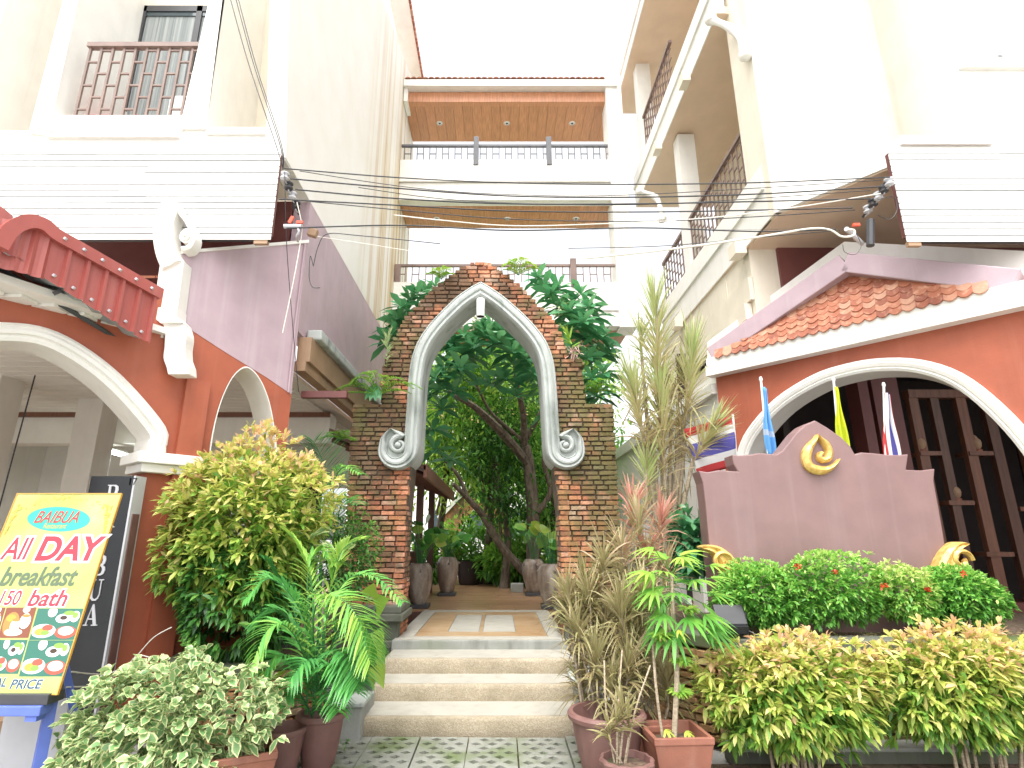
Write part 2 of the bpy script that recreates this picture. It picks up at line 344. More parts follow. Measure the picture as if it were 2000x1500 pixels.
# leaves
def leafmat(name, stops, trans=0.3, rough=0.4, spread=0.35, edge=None):
    t = NT(name); a = t.n('Attribute'); a.attribute_name = 'tint'
    f = t.math('ADD', a.outputs['Fac'], t.math('MULTIPLY', t.math('SUBTRACT', t.rnd(), 0.5), spread))
    c = t.ramp(f, stops)
    if edge is not None:                              # pale margin: attribute 'rim' is 0 at the midrib, 1 at the margin
        e = t.n('Attribute'); e.attribute_name = 'rim'
        nn = t.math('ADD', e.outputs['Fac'], t.math('MULTIPLY', t.math('SUBTRACT', t.noise(60, 2), 0.5), 0.5))
        c = t.mix(t.ramp(nn, [(edge[1] - 0.08, (0, 0, 0)), (edge[1] + 0.08, (1, 1, 1))]), c, edge[0])
    t.col(c).rough(rough)
    tr = t.n('BsdfTranslucent'); t.L.new(t.mix(0.5, c, (0.5, 0.6, 0.1, 1), 'MULTIPLY') if False else c, tr.inputs[0])
    mx = t.n('MixShader'); mx.inputs[0].default_value = trans
    t.L.new(t.b.outputs[0], mx.inputs[1]); t.L.new(tr.outputs[0], mx.inputs[2]); t.L.new(mx.outputs[0], t.out.inputs[0]); return t.m
M['leaf_gold'] = leafmat('golden_shrub_leaf', [(0.0, (0.05, 0.14, 0.025)), (0.25, (0.19, 0.40, 0.06)), (0.52, (0.50, 0.58, 0.12)), (0.80, (0.74, 0.66, 0.25)), (1.0, (0.76, 0.47, 0.31))], 0.4)
M['leaf_green'] = leafmat('green_leaf', [(0.0, (0.02, 0.075, 0.018)), (0.5, (0.08, 0.25, 0.045)), (1.0, (0.24, 0.46, 0.08))])
M['leaf_ixora'] = leafmat('ixora_leaf', [(0.0, (0.05, 0.16, 0.03)), (0.4, (0.16, 0.45, 0.07)), (0.75, (0.38, 0.64, 0.13)), (1.0, (0.66, 0.70, 0.28))], 0.38)
M['leaf_palm'] = leafmat('palm_leaflet', [(0.0, (0.05, 0.22, 0.07)), (0.5, (0.13, 0.42, 0.09)), (1.0, (0.42, 0.58, 0.10))], 0.3, 0.32)
M['leaf_varieg'] = leafmat('variegated_leaf', [(0.0, (0.10, 0.22, 0.07)), (0.6, (0.20, 0.36, 0.14)), (1.0, (0.34, 0.48, 0.22))], 0.3, 0.4, 0.5, ((0.66, 0.68, 0.36, 1), 0.66))
M['leaf_plum'] = leafmat('plumeria_leaf', [(0.0, (0.03, 0.13, 0.06)), (0.5, (0.09, 0.32, 0.13)), (1.0, (0.24, 0.52, 0.24))], 0.28, 0.33)
M['leaf_tree'] = leafmat('tree_leaf', [(0.0, (0.03, 0.12, 0.02)), (0.5, (0.20, 0.46, 0.06)), (1.0, (0.52, 0.74, 0.13))], 0.5, 0.5)
M['leaf_drac'] = leafmat('striped_dracaena_leaf', [(0.0, (0.36, 0.24, 0.12)), (0.4, (0.46, 0.40, 0.18)), (0.75, (0.36, 0.46, 0.13)), (1.0, (0.28, 0.45, 0.10))], 0.25, 0.5, 0.4, ((0.58, 0.50, 0.30, 1), 0.62))
M['leaf_bronze'] = leafmat('bronze_cordyline_leaf', [(0.0, (0.24, 0.19, 0.08)), (0.35, (0.32, 0.33, 0.12)), (0.7, (0.46, 0.37, 0.22)), (1.0, (0.58, 0.20, 0.17))], 0.3, 0.45, 0.55, ((0.45, 0.36, 0.22, 1), 0.72))
M['leaf_cass'] = leafmat('cassava_leaf', [(0.0, (0.05, 0.22, 0.03)), (0.5, (0.12, 0.36, 0.05)), (1.0, (0.38, 0.55, 0.08))], 0.3, 0.4)
M['leaf_lotus'] = leafmat('round_leaf', [(0.0, (0.03, 0.14, 0.03)), (0.5, (0.09, 0.30, 0.05)), (1.0, (0.42, 0.50, 0.07))], 0.3, 0.35)
M['leaf_fern'] = leafmat('fern_leaf', [(0.0, (0.10, 0.26, 0.03)), (0.6, (0.22, 0.44, 0.05)), (1.0, (0.40, 0.55, 0.08))], 0.35, 0.5)
M['flower'] = flat('red_flower', (0.60, 0.05, 0.02)); M['flowerw'] = flat('cream_flower', (0.75, 0.72, 0.45))
M['pinkroot'] = flat('pale_pink_roots', (0.62, 0.40, 0.36))

# ------------------------------------------------------------------ helpers: foliage
def frames(D, U):
    D = D / (np.linalg.norm(D, axis=1, keepdims=True) + 1e-9)
    Sd = np.cross(D, U); l = np.linalg.norm(Sd, axis=1, keepdims=True)
    bad = l[:, 0] < 1e-4; Sd[bad] = (1, 0, 0); l[bad] = 1; Sd /= l
    return D, Sd, np.cross(Sd, D)
WP = {'oval': [0.06, 0.75, 0.95, 0.05], 'oval2': [0.1, 1.0, 0.06], 'strap': [0.55, 1.0, 0.9, 0.6, 0.04], 'leaflet': [0.35, 1.0, 0.75, 0.05],
      'round': [0.5, 1.0, 1.0, 0.72, 0.1], 'heart': [0.85, 1.0, 0.72, 0.35, 0.03], 'blade': [0.4, 1.0, 0.75, 0.03]}
def leaves(name, P, D, L, Wd, shape, mat, parent=None, bend=0.25, tint=None, fold=0.12, U=None, kind='stuff', twist=0.0):
    P = np.asarray(P, float); D = np.asarray(D, float); N = len(P)
    L = np.broadcast_to(np.asarray(L, float), (N,)); Wd = np.broadcast_to(np.asarray(Wd, float), (N,)); bend = np.broadcast_to(np.asarray(bend, float), (N,))
    if U is None: U = np.tile(np.array([[0, 0, 1.0]]), (N, 1)) + RS.normal(0, 0.35 + twist, (N, 3))
    D, Sd, Nn = frames(D, U); w = WP[shape]; n = len(w)
    V = np.zeros((N, n, 3, 3))
    for i in range(n):
        a = i / (n - 1)
        c = P + D * (a * L)[:, None]; c[:, 2] -= bend * a * a * L
        side = Sd * (0.5 * w[i] * Wd)[:, None]; lift = Nn * (fold * w[i] * Wd)[:, None]
        V[:, i, 0] = c - side + lift; V[:, i, 1] = c; V[:, i, 2] = c + side + lift
    base = np.array([[i * 3 + j, i * 3 + j + 1, (i + 1) * 3 + j + 1, (i + 1) * 3 + j] for i in range(n - 1) for j in range(2)])
    Fq = (base[None] + (np.arange(N) * n * 3)[:, None, None]).reshape(-1, 4)
    me = bpy.data.meshes.new(name); me.vertices.add(N * n * 3); me.vertices.foreach_set('co', V.reshape(-1))
    me.loops.add(Fq.size); me.loops.foreach_set('vertex_index', Fq.reshape(-1).astype(np.int32))
    me.polygons.add(len(Fq)); me.polygons.foreach_set('loop_start', np.arange(0, Fq.size, 4, dtype=np.int32)); me.polygons.foreach_set('loop_total', np.full(len(Fq), 4, np.int32))
    me.polygons.foreach_set('use_smooth', np.ones(len(Fq), bool))
    me.update(calc_edges=True)
    tn = np.full(N, 0.5) if tint is None else np.broadcast_to(np.asarray(tint, float), (N,))
    at_ = me.attributes.new('tint', 'FLOAT', 'POINT'); at_.data.foreach_set('value', np.repeat(tn, n * 3).astype(np.float32))
    rim = np.tile(np.array([1, 0, 1.0] * n), N); rim.reshape(N, n, 3)[:, -1, :] = 0.8
    at2 = me.attributes.new('rim', 'FLOAT', 'POINT'); at2.data.foreach_set('value', rim.astype(np.float32))
    o = link(name, me, mat, parent)
    if kind: o['kind'] = kind
    return o
def rdir(n): v = RS.normal(size=(n, 3)); return v / np.linalg.norm(v, axis=1, keepdims=True)
def lumps(c, r, n, seed_dirs=9, amp=0.22, zmin=-1.0):   # uneven surface of a crown: points and outward directions
    c = np.array(c, float); r = np.array(r, float); d = rdir(n * 2); d = d[d[:, 2] > zmin][:n]
    k = rdir(seed_dirs); h = (np.clip(d @ k.T, 0, 1) ** 6).max(axis=1)
    rad = 1 - amp + amp * 1.7 * h
    return c + d * r * rad[:, None], d
# ================================================================== the setting
FA = Fr((0, 7.0), (1, 0)); FF = Fr((0, 5.35), (1, 0)); FB = Fr((0, 11.5), (1, 0))
FLS = Fr((-2.36, 0), (0, 1)); FRW = Fr((3.56, 0), (0, -1))
FL = Fr((-2.36, 6.2), (math.sin(math.radians(40)), math.cos(math.radians(40))))
FP = Fr((3.10, 7.75), (0.665, -0.747))
g = MB(); g.add([(-400, -200, -0.06), (400, -200, -0.06), (400, 700, -0.06), (-400, 700, -0.06)], [(0, 1, 2, 3)])
tag(obj('ground', g, M['asphalt']), kind='structure')
g = MB(); g.zprism([(-1.9, 3.2), (1.0, 3.2), (1.0, 5.36), (-1.9, 5.36)], -0.05, -0.03)
pv = tag(obj('pavement', g, M['soil']), kind='structure')
# open-cell concrete pavers with moss in the cells
def paver_mesh(w, d, nx, ny, h=0.05):
    m = MB(); a = w / nx; b = d / ny
    for j in range(ny):
        off = (j % 2) * 0.5; xs = [0] if off == 0 else [-0.5]
        x0s = [i * a for i in range(nx)] if off == 0 else [(i - 0.5) * a for i in range(nx + 1)]
        for x0 in x0s:
            xa, xb = max(0, x0), min(w, x0 + a); ya, yb = j * b, (j + 1) * b
            if xb - xa < a * 0.9:
                m.add([(xa, ya, h), (xb, ya, h), (xb, yb, h), (xa, yb, h)], [(0, 1, 2, 3)]); continue
            cx, cy = (xa + xb) / 2, (ya + yb) / 2; rx, ry = a * 0.34, b * 0.38
            V = [(xa, ya, h), (cx, ya, h), (xb, ya, h), (xb, cy, h), (xb, yb, h), (cx, yb, h), (xa, yb, h), (xa, cy, h)]
            I = [(cx - rx * .5, cy - ry * .5, h - .004), (cx, cy - ry, h - .004), (cx + rx * .5, cy - ry * .5, h - .004), (cx + rx, cy, h - .004), (cx + rx * .5, cy + ry * .5, h - .004), (cx, cy + ry, h - .004), (cx - rx * .5, cy + ry * .5, h - .004), (cx - rx, cy, h - .004)]
            J = [(x, y, 0.0) for x, y, z in I]
            fs = [(k, (k + 1) % 8, 8 + (k + 1) % 8, 8 + k) for k in range(8)] + [(8 + k, 8 + (k + 1) % 8, 16 + (k + 1) % 8, 16 + k) for k in range(8)]
            m.add(V + I + J, fs)
    m.add([(0, 0, 0), (w, 0, 0), (w, d, 0), (0, d, 0), (0, 0, h), (w, 0, h), (w, d, h), (0, d, h)], [(0, 1, 5, 4), (1, 2, 6, 5), (2, 3, 7, 6), (3, 0, 4, 7)])
    return m.mesh('paver')
pm = paver_mesh(0.39, 0.39, 3, 4)
for i in range(7):
    for j in range(5):
        inst('paver', pm, M['paver'], pv, (-1.85 + i * 0.4 + random.uniform(-.004, .004), 3.33 + j * 0.4, -0.048 + random.uniform(-.004, .004)), (random.uniform(-.008, .008), random.uniform(-.008, .008), random.uniform(-.006, .006)))
# entrance steps, landing, wooden deck
st = thing('entrance_steps', (-0.2, 5.4, 0), 'pale pebble-dash steps leading up to the brick arch', 'steps')
lev = [(5.35, 0.0, 0.138), (5.83, 0.138, 0.28), (6.26, 0.28, 0.42)]
for k, (y, z0, z1) in enumerate(lev):
    m = MB(); n = 26; V = []; x0, x1 = -1.19 + 0.01 * k, 0.70 + 0.03 * k; yb = 7.2
    prof = [(y + .012, -0.06), (y, z0 + .02), (y - .006, z1 - .03), (y + .006, z1 - .008), (y + .03, z1), (yb, z1), (yb, -0.06)]
    for i in range(n + 1):
        x = x0 + (x1 - x0) * i / n; q = random.uniform(-.004, .004)
        V += [(x, a + (q if a < 7 else 0), b + (random.uniform(-.003, .003) if 0 < j < 5 else 0)) for j, (a, b) in enumerate(prof)]
    p = len(prof); fs = [(i * p + j, (i + 1) * p + j, (i + 1) * p + j + 1, i * p + j + 1) for i in range(n) for j in range(p - 1)] + [tuple(range(p)), tuple(n * p + j for j in range(p))[::-1]]
    obj('step', MB().add(V, fs), M['gravelstep'], st, True)
    obj('tread', MB().bx((x0 + .01, y + .05, z1 - .02), (x1 - .01, lev[k + 1][0] + .01 if k < 2 else 6.76, z1 + .004)), M['tread'], st)
m = MB(); m.bx((-1.19, 6.75, 0.36), (0.77, 9.42, 0.516)); obj('landing_base', m, M['cement'], st, bevel=.01)
m = MB()
for b in [(-1.17, 6.76, 0.75, 6.97), (-1.17, 9.2, 0.75, 9.42), (-1.17, 6.98, -0.98, 9.19), (0.56, 6.98, 0.75, 9.19)]: m.bx((b[0], b[1], .517), (b[2], b[3], .524))
obj('landing_border', m, M['tread'], st)
for b in [(-0.97, 6.98, 0.55, 7.3), (-0.97, 8.85, 0.55, 9.19), (-0.97, 7.31, -0.62, 8.84), (0.20, 7.31, 0.55, 8.84), (-0.24, 7.31, -0.20, 8.84)]:
    m = MB(); m.bx((b[0], b[1], .517), (b[2], b[3], .5235)); obj('paving_slab', m, M['sandstone'], st)
for b in [(-0.61, 7.31, -0.25, 8.84), (-0.19, 7.31, 0.19, 8.84)]:
    m = MB(); m.bx((b[0], b[1], .517), (b[2], b[3], .5225)); obj('paving_slab', m, M['tread'], st)
dk = tag(obj('deck', MB().bx((-2.3, 9.43, 0.3), (3.3, 17.5, 0.5)), M['darkwood']), kind='structure')
for j in range(22):
    y = 9.44 + j * 0.33; cut = random.uniform(-0.9, 0.7)
    for (xa, xb) in ((-1.9, cut), (cut + .006, 1.9)):
        b = MB().bx((xa, y, .5), (xb, y + .322, .527 + random.uniform(0, .004))); obj('deck_plank', b, M['deck'], dk)
# courtyard floor and restaurant floor
tag(obj('courtyard_floor', MB().bx((-9, 17.5, 0.1), (9, 60, 0.42)), M['cement']), kind='structure')
tag(obj('restaurant_floor', MB().zprism([(-9, 3.9), (-4.3, 3.9), (-2.42, 6.2), (-2.42, 17), (-9, 17)], -0.05, 0.3), M['tan']), kind='structure')
tag(obj('street_step', MB().bx((-7.0, 3.6, -0.05), (-3.0, 5.0, 0.07)), M['cement'], bevel=.01), kind='structure')

# ================================================================== brick arch
ar = thing('brick_archway', (-0.2, 7.2, 0.42), 'old mossy brick archway with white scrolled moulding over the steps', 'archway')
Z7 = lambda L: [FA.px(600 + x / 3, 450 + y / 3) for x, y in L]
outer = Z7([(228, 1015), (430, 1003), (432, 900), (440, 800), (500, 640), (560, 520), (640, 430), (750, 320), (880, 222), (960, 192), (1012, 168), (1050, 192), (1150, 232), (1250, 320), (1350, 420), (1450, 520), (1510, 640), (1530, 738), (1612, 742), (1630, 1008), (1815, 1010)])
ox0, ox1 = -1.87, 1.46
outer = [(ox0, outer[0][1])] + outer[1:-1] + [(ox1, outer[-1][1])]
# centre line of the white moulding (pixels of the enlarged view), left side from apex to foot, then the right side
Lm = [(1015, 352), (975, 375), (910, 420), (855, 470), (790, 535), (735, 600), (690, 670), (660, 745), (645, 820), (636, 900), (630, 1000), (624, 1100), (618, 1200), (616, 1260)]
Rm = [(1015, 352), (1060, 378), (1120, 420), (1180, 470), (1250, 535), (1310, 600), (1360, 670), (1392, 745), (1408, 820), (1416, 900), (1422, 1000), (1428, 1100), (1434, 1200), (1437, 1260)]
ml = spline(Z7(Lm), 4); mr = spline(Z7(Rm), 4)
XL, XR = -1.13, 0.73
opening = [(XL, 0.3), (XL, 1.9)] + [p for p in ml[::-1] if p[1] > 2.0] + [p for p in mr if p[1] > 2.0][1:] + [(XR, 1.9), (XR, 0.3)]
core = [(ox0 + .03, 0.42)] + [(x + (0.03 if x < -.2 else -0.03), z - .03) for x, z in outer] + [(ox1 - .03, 0.42), (XR + .03, 0.42)] + opening[::-1][1:-1] + [(XL - .03, 0.42)]
core = [p for p in core]
obj('mortar_core', MB().prism(FA, core, -0.52, -0.035), M['mortar'], ar)
def inside(poly, x, z):
    c = False; n = len(poly)
    for i in range(n):
        a, b = poly[i], poly[(i + 1) % n]
        if (a[1] > z) != (b[1] > z) and x < (b[0] - a[0]) * (z - a[1]) / (b[1] - a[1]) + a[0]: c = not c
    return c
def brick_var(k):
    rr = random.Random(k); m = MB(); V = []
    for zz in (-.5, .5):
        for yy in (-.5, .5):
            for xx in (-.5, .5): V.append((xx + rr.uniform(-.03, .03), yy, zz + rr.uniform(-.06, .06)))
    q = [0.44, 0.42]
    m.add([(x * s_, -0.5 if f else -0.30, z * s2) for f, s_, s2 in ((0, 1, 1), (1, .93, .86)) for x, z in ((-.5 + rr.uniform(0, .03), -.5 + rr.uniform(0, .1)), (.5 - rr.uniform(0, .03), -.5 + rr.uniform(0, .1)), (.5 - rr.uniform(0, .03), .5 - rr.uniform(0, .1)), (-.5 + rr.uniform(0, .03), .5 - rr.uniform(0, .1)))]
          + [(-.5, .5, -.5), (.5, .5, -.5), (.5, .5, .5), (-.5, .5, .5)],
          [(4, 5, 6, 7), (0, 1, 5, 4), (1, 2, 6, 5), (2, 3, 7, 6), (3, 0, 4, 7), (8, 9, 1, 0), (9, 10, 2, 1), (10, 11, 3, 2), (11, 8, 0, 3)])
    return m
bv = [brick_var(k) for k in range(6)]; bmesh_ = [b.mesh('brick') for b in bv]
def lay(fr, poly_test, s0, s1, z0, z1, ch=0.0605, proud=0.0, lens=(0.12, 0.21), minlen=0.05):
    out = []; z = z0 + ch / 2; row = 0
    while z < z1:
        x = s0 - random.uniform(0, .15); row += 1
        while x < s1:
            L = random.uniform(*lens); a, b = max(x, s0), min(x + L, s1)
            # clip the brick to the outline in small steps
            k = 8; ins = [poly_test(a + (b - a) * (i + .5) / k, z) for i in range(k)] if b > a else []
            if any(ins):
                i0 = ins.index(True); i1 = k - 1 - ins[::-1].index(True)
                aa, bb = a + (b - a) * i0 / k, a + (b - a) * (i1 + 1) / k
                if bb - aa > minlen: out.append(((aa + bb) / 2, z + random.uniform(-.003, .003), bb - aa - .008, ch - .008 + random.uniform(-.004, .004), proud + random.uniform(-.012, .008)))
            x += L
        z += ch
    return out
def put_bricks(fr, bl, keep, parent, mat, depth=0.11, wob=0.012):
    ang = math.atan2(fr.d.y, fr.d.x); rest = MB()
    bl2 = sorted(bl, key=lambda b: -b[2] / (fr.pt(b[0], b[1]).y * cp + (b[1] - EYE) * sp)) if keep else bl
    for i, (s_, z, L, h, o) in enumerate(bl2):
        c = fr.pt(s_, z, o - depth / 2); k = random.randrange(6); ry = random.uniform(-wob, wob)
        if i < keep:
            inst('brick', bmesh_[k], mat, parent, c, (random.uniform(-.03, .03), ry, ang + random.uniform(-.02, .02)), (L, depth, h))
        else:
            Mx = Matrix.Rotation(ang, 3, 'Z') @ Matrix.Rotation(ry, 3, 'Y')
            rest.add([c + Mx @ Vector((v[0] * L, v[1] * depth, v[2] * h)) for v in bv[k].v], bv[k].f)
    if rest.v: tag(obj('brickwork', rest, mat, parent), kind='stuff')
mould_hole = [(x, z) for x, z in opening]
full = [(ox0, 0.42)] + outer + [(ox1, 0.42)]
tst = lambda x, z: inside(full, x, z) and not inside(mould_hole, x, z)
bl = lay(FA, tst, ox0, ox1, 0.42, 5.35)
vis = [b for b in bl]
put_bricks(FA, vis, 300, ar, M['brick'])
# bricks on the inner jambs and outer ends of the piers
fj = Fr((XL, 0), (0, 1)); rb = lay(fj, lambda a, z: True, 7.0, 7.5, 0.42, 2.6); put_bricks(fj, rb, 0, ar, M['brick'])
fj2 = Fr((XR, 0), (0, -1)); rb = lay(fj2, lambda a, z: True, -7.5, -7.0, 0.42, 2.6); put_bricks(fj2, rb, 0, ar, M['brick'])
fj3 = Fr((ox1, 0), (0, 1)); rb = lay(fj3, lambda a, z: True, 7.0, 7.5, 0.42, outer[-1][1]); put_bricks(fj3, rb, 0, ar, M['brick'])
fj4 = Fr((ox0, 0), (0, -1)); rb = lay(fj4, lambda a, z: True, -7.5, -7.0, 0.42, outer[0][1]); put_bricks(fj4, rb, 0, ar, M['brick'])
# ragged cap bricks along the curved back of the arch
cap = MB()
for i in range(len(outer) - 1):
    (xa, za), (xb, zb) = outer[i], outer[i + 1]; n = max(1, int(math.hypot(xb - xa, zb - za) / .09))
    for k in range(n):
        u = (k + .5) / n; x, z = xa + (xb - xa) * u, za + (zb - za) * u; q = random.randrange(6)
        for dy in (7.12, 7.36):
            L, dd, h = random.uniform(.1, .17), random.uniform(.16, .24), .055
            cap.add([Vector((x - (0.05 if x > -.2 else -.05) + v[0] * L, dy + v[1] * dd + random.uniform(-.01, .01), z - .04 + random.uniform(-.02, .015) + v[2] * h)) for v in bv[q].v], bv[q].f)
tag(obj('cap_bricks', cap, M['brick'], ar), kind='stuff')
# white stucco moulding with scroll feet
prof = [(-.165, .0), (-.165, .075), (-.135, .10), (-.115, .085), (-.075, .13), (-.02, .155), (.03, .15), (.06, .115), (.085, .13), (.125, .135), (.165, .10), (.175, .02), (.175, -.46), (-.10, -.46)]
def side(pathpx, sgn):
    p = Z7(pathpx)
    c = Z7([(527 if sgn < 0 else 1522, 1285)])[0]; foot = p[-1]; R = abs(foot[0] - c[0]); tip = Z7([(495, 1168) if sgn < 0 else (1552, 1168)])[0]
    path = spline(p, 5); wd = [1.0] * len(path)
    for k in range(1, 15):
        a = math.pi * k / 14 * 1.08; rr = R * (1 - .10 * k / 14)
        path.append((c[0] - sgn * math.cos(a) * rr, c[1] - math.sin(a) * rr)); wd.append(1.0 - .42 * k / 14)
    last = path[-1]
    for k in range(1, 8):
        u = k / 7; path.append((last[0] + (tip[0] - last[0]) * u + sgn * .035 * math.sin(u * math.pi), last[1] + (tip[1] - last[1]) * u)); wd.append(.58 * (1 - u) + .03)
    return path, wd, c, R, tip
pL, wL, cL, RL_, tL = side(Lm, -1); pR, wR, cR, RR_, tR = side(Rm, 1)
prof = [(w * .55, d if d < -.3 else d * .75) for w, d in prof]
pall = pL[::-1] + pR[1:]; wall_ = wL[::-1] + wR[1:]; wall_[len(pL) - 1] = 1.16
obj('moulding', MB().sweep(FA, pall, [(-w, d) for w, d in prof][::-1], wall_), M['stucco'], ar, True)
for (path, wd, c, R, tip), sgn in (((pL, wL, cL, RL_, tL), -1), ((pR, wR, cR, RR_, tR), 1)):
    # inner leaf of the scroll, curling to the centre
    q = []; w2 = []; n = 22
    for k in range(n):
        u = k / (n - 1); a = math.pi * (0.62 - 2.1 * u); rr = R * (0.62 - .42 * u)
        x, z = c[0] - sgn * .03 - sgn * math.cos(a) * rr * -1, c[1] + .05 + math.sin(a) * rr
        q.append((x, z)); w2.append(.40 * (1 - .5 * u))
    q = [(tip[0] + (q[0][0] - tip[0]) * u, tip[1] + (q[0][1] - tip[1]) * u) for u in (0, .35, .7)] + q; w2 = [.03, .2, .34] + w2
    sp_ = [(-.11, -.05), (-.11, .05), (-.06, .09), (0, .10), (.06, .09), (.11, .05), (.11, -.05)]
    obj('scroll', MB().sweep(FA, q, sp_, w2, 0.0), M['stucco'], ar, True)
    k0 = len(path) - 21; obj('scroll_plate', MB().prism(FA, path[k0:], -.04, .035), M['stucco'], ar)
    bo = MB(); cc = FA.pt(c[0] - sgn * .02, c[1] + .045)
    Vv = []
    for i in range(6):
        a = i / 5 * math.pi / 2; Vv.append((.04 * math.cos(a) + .001, .07 + .05 * math.sin(a)))
    for i, (r_, d_) in enumerate([(.04, 0.0)] + Vv):
        bo.v += [tuple(FA.pt(c[0] - sgn * .02 + r_ * math.cos(2 * math.pi * j / 14), c[1] + .045 + r_ * math.sin(2 * math.pi * j / 14), d_)) for j in range(14)]
    bo.f = [(i * 14 + j, i * 14 + (j + 1) % 14, (i + 1) * 14 + (j + 1) % 14, (i + 1) * 14 + j) for i in range(6) for j in range(14)]
    obj('boss', bo, M['stucco'], ar, True)
# stepped plinth caps at the feet of the piers
for xa, xb in ((ox0 - .02, XL + .05), (XR - .05, ox1 + .02)):
    m = MB(); m.bx((xa, 6.78, .70), (xb, 7.5, .78)); m.bx((xa + .03, 6.84, .78), (xb - .03, 7.5, .86)); m.bx((xa + .02, 6.80, .42), (xb - .02, 7.5, .50)); m.bx((xa + .06, 6.86, .50), (xb - .06, 7.5, .70))
    obj('plinth', m, M['mosscement'], ar, bevel=.012)
# spot lamp hanging at the apex
ap = FA.px(939, 624); sl_ = thing('spotlight', FA.pt(ap[0], ap[1], .05), 'white cylinder spotlight under the apex of the brick arch', 'lamp')
q = FA.pt(ap[0], ap[1], 0.0)
obj('lamp_body', MB().lathe((q.x, 6.90, q.z), [(.052, 0), (.055, .01), (.055, .24), (.05, .25)], 20, False, True), M['white_clean'], sl_, True)
obj('lens', MB().lathe((q.x, 6.90, q.z + .004), [(.046, 0), (.046, .01)], 20, True, True), M['dark'], sl_)
# ================================================================== railings
def lattice(parent, fr, s0, s1, z0, z1, n, rows, mat, off=0.0, t=.022, name='railing', top=True, skip=None):
    m = MB()
    if top: m.fbox(fr, s0 - .02, s1 + .02, z1 - .045, z1 + .015, off - .035, off + .035)
    r = obj(name, m, mat, parent); obj('bottom_rail', MB().fbox(fr, s0, s1, z0, z0 + .025, off - .015, off + .015), mat, parent)
    h = (z1 - .045 - z0 - .025); w = (s1 - s0) / n
    for par in (0, 1):
        b = MB(); b.fbox(fr, -t / 2, t / 2, 0, h, -t / 2, t / 2)
        for k in range(rows):
            zz = h * (k + (.35 if par == 0 else .85)) / rows
            if zz < h - .02: b.fbox(fr, t / 2, w - t / 2, zz, zz + t * .8, -t * .4, t * .4)
        o0 = fr.pt(0, 0, 0); b.v = [(v[0] - o0.x, v[1] - o0.y, v[2]) for v in b.v]
        me = b.mesh('baluster')
        for i in range(par, n, 2):
            if skip and i in skip: continue
            p = fr.pt(s0 + w * (i + .0) + t / 2, z0 + .025, off)
            inst('baluster', me, mat, r, p)
    return r
def hbal(parent, fr, s0, s1, z0, z1, n, mat, off=0.0, t=.02):          # pairs of uprights joined by one short bar
    m = MB(); m.fbox(fr, s0, s1, z1 - .04, z1 + .015, off - .03, off + .03); obj('bottom_rail', MB().fbox(fr, s0, s1, z0, z0 + .025, off - .02, off + .02), mat, parent)
    r = obj('railing', m, mat, parent); h = z1 - .04 - z0 - .025; w = (s1 - s0) / n
    o0 = fr.pt(0, 0, 0)
    for par in (0, 1):
        b = MB(); b.fbox(fr, -t / 2, t / 2, 0, h, -t / 2, t / 2)
        if par == 0: b.fbox(fr, t / 2, w - t / 2, h * .5, h * .5 + t, -t * .4, t * .4)
        b.v = [(v[0] - o0.x, v[1] - o0.y, v[2]) for v in b.v]; me = b.mesh('baluster')
        for i in range(par, n, 2): inst('baluster', me, mat, r, fr.pt(s0 + w * (i + .5), z0 + .025, off))
    return r
# ================================================================== bridge between the wings
br = thing('bridge_building', (0.2, 11.5, 6), 'cream bridge with two balconies and brown wood ceilings linking the wings', 'building')
bl_, brr = -2.352, 2.9
Zb = lambda y: FB.px(975, y)[1]
def band(name, y0, y1, mat, o0, o1, sa=bl_, sb=brr, par=br): return obj(name, MB().fbox(FB, sa, sb, Zb(y1), Zb(y0), o0, o1), mat, par)
band('parapet', 312, 354, M['white'], -.2, 0.0); band('beam', 355, 388, M['white'], -.3, -.05)
band('parapet', 551, 606, M['white'], -.2, 0.0); band('beam', 607, 636, M['white'], -.3, -.03)
zt = Zb(193); zl = Zb(388)
for z_, y2 in ((zt, 1.55), (zl, 1.3), (Zb(636), 1.4)):
    pl = obj('ceiling', MB().bx((bl_, 11.81, z_ + .03), (brr, 11.5 + y2, z_ + .2)), M['woodsoffit'], br)
    nb = 22
    for k in range(nb):
        xa = bl_ + (brr - bl_) * k / nb
        obj('ceiling_board', MB().bx((xa + .003, 11.6, z_ + random.uniform(0, .003)), (xa + (brr - bl_) / nb - .003, 11.5 + y2, z_ + .03)), M['woodsoffit'], pl)
    if z_ != Zb(636):
        for xx in (-1.55, 0.2, 1.9):
            l = obj('downlight', MB().lathe((xx, 12.35, z_ - .012), [(.075, 0), (.085, .006), (.085, .015)], 18, False, False).lathe((xx, 12.35, z_ - .004), [(.06, 0), (.06, .002)], 18, True, True), M['white_clean'], br)
            obj('lamp_glass', MB().lathe((xx, 12.35, z_ - .010), [(.03, 0), (.035, .004)], 12, True, True), M['steel'], l)
obj('floor_slab', MB().bx((bl_, 11.75, Zb(388) + .2), (brr, 12.8, Zb(350))), M['white'], br)
obj('floor_slab', MB().bx((bl_, 11.75, Zb(636) + .2), (brr, 12.9, Zb(606))), M['white'], br)
hbal(br, FB, bl_, brr - .1, Zb(312), Zb(279), 34, M['raildark'], -.1)
for px_ in (930, 1072):
    a = FB.px(px_, 290)[0]; obj('rail_post', MB().fbox(FB, a - .06, a + .06, Zb(322), Zb(268), -.06, .03), M['raildark'], br)
hbal(br, FB, bl_, brr, Zb(550), Zb(514), 34, M['railbrown'], -.1)
a = FB.px(1120, 530)[0]; obj('rail_post', MB().fbox(FB, a - .065, a + .065, Zb(560), Zb(506), -.06, .04), M['railbrown'], br)
obj('rail_post', MB().fbox(FB, bl_ + .01, bl_ + .12, Zb(550), Zb(516), -.15, -.05), M['railbrown'], br)
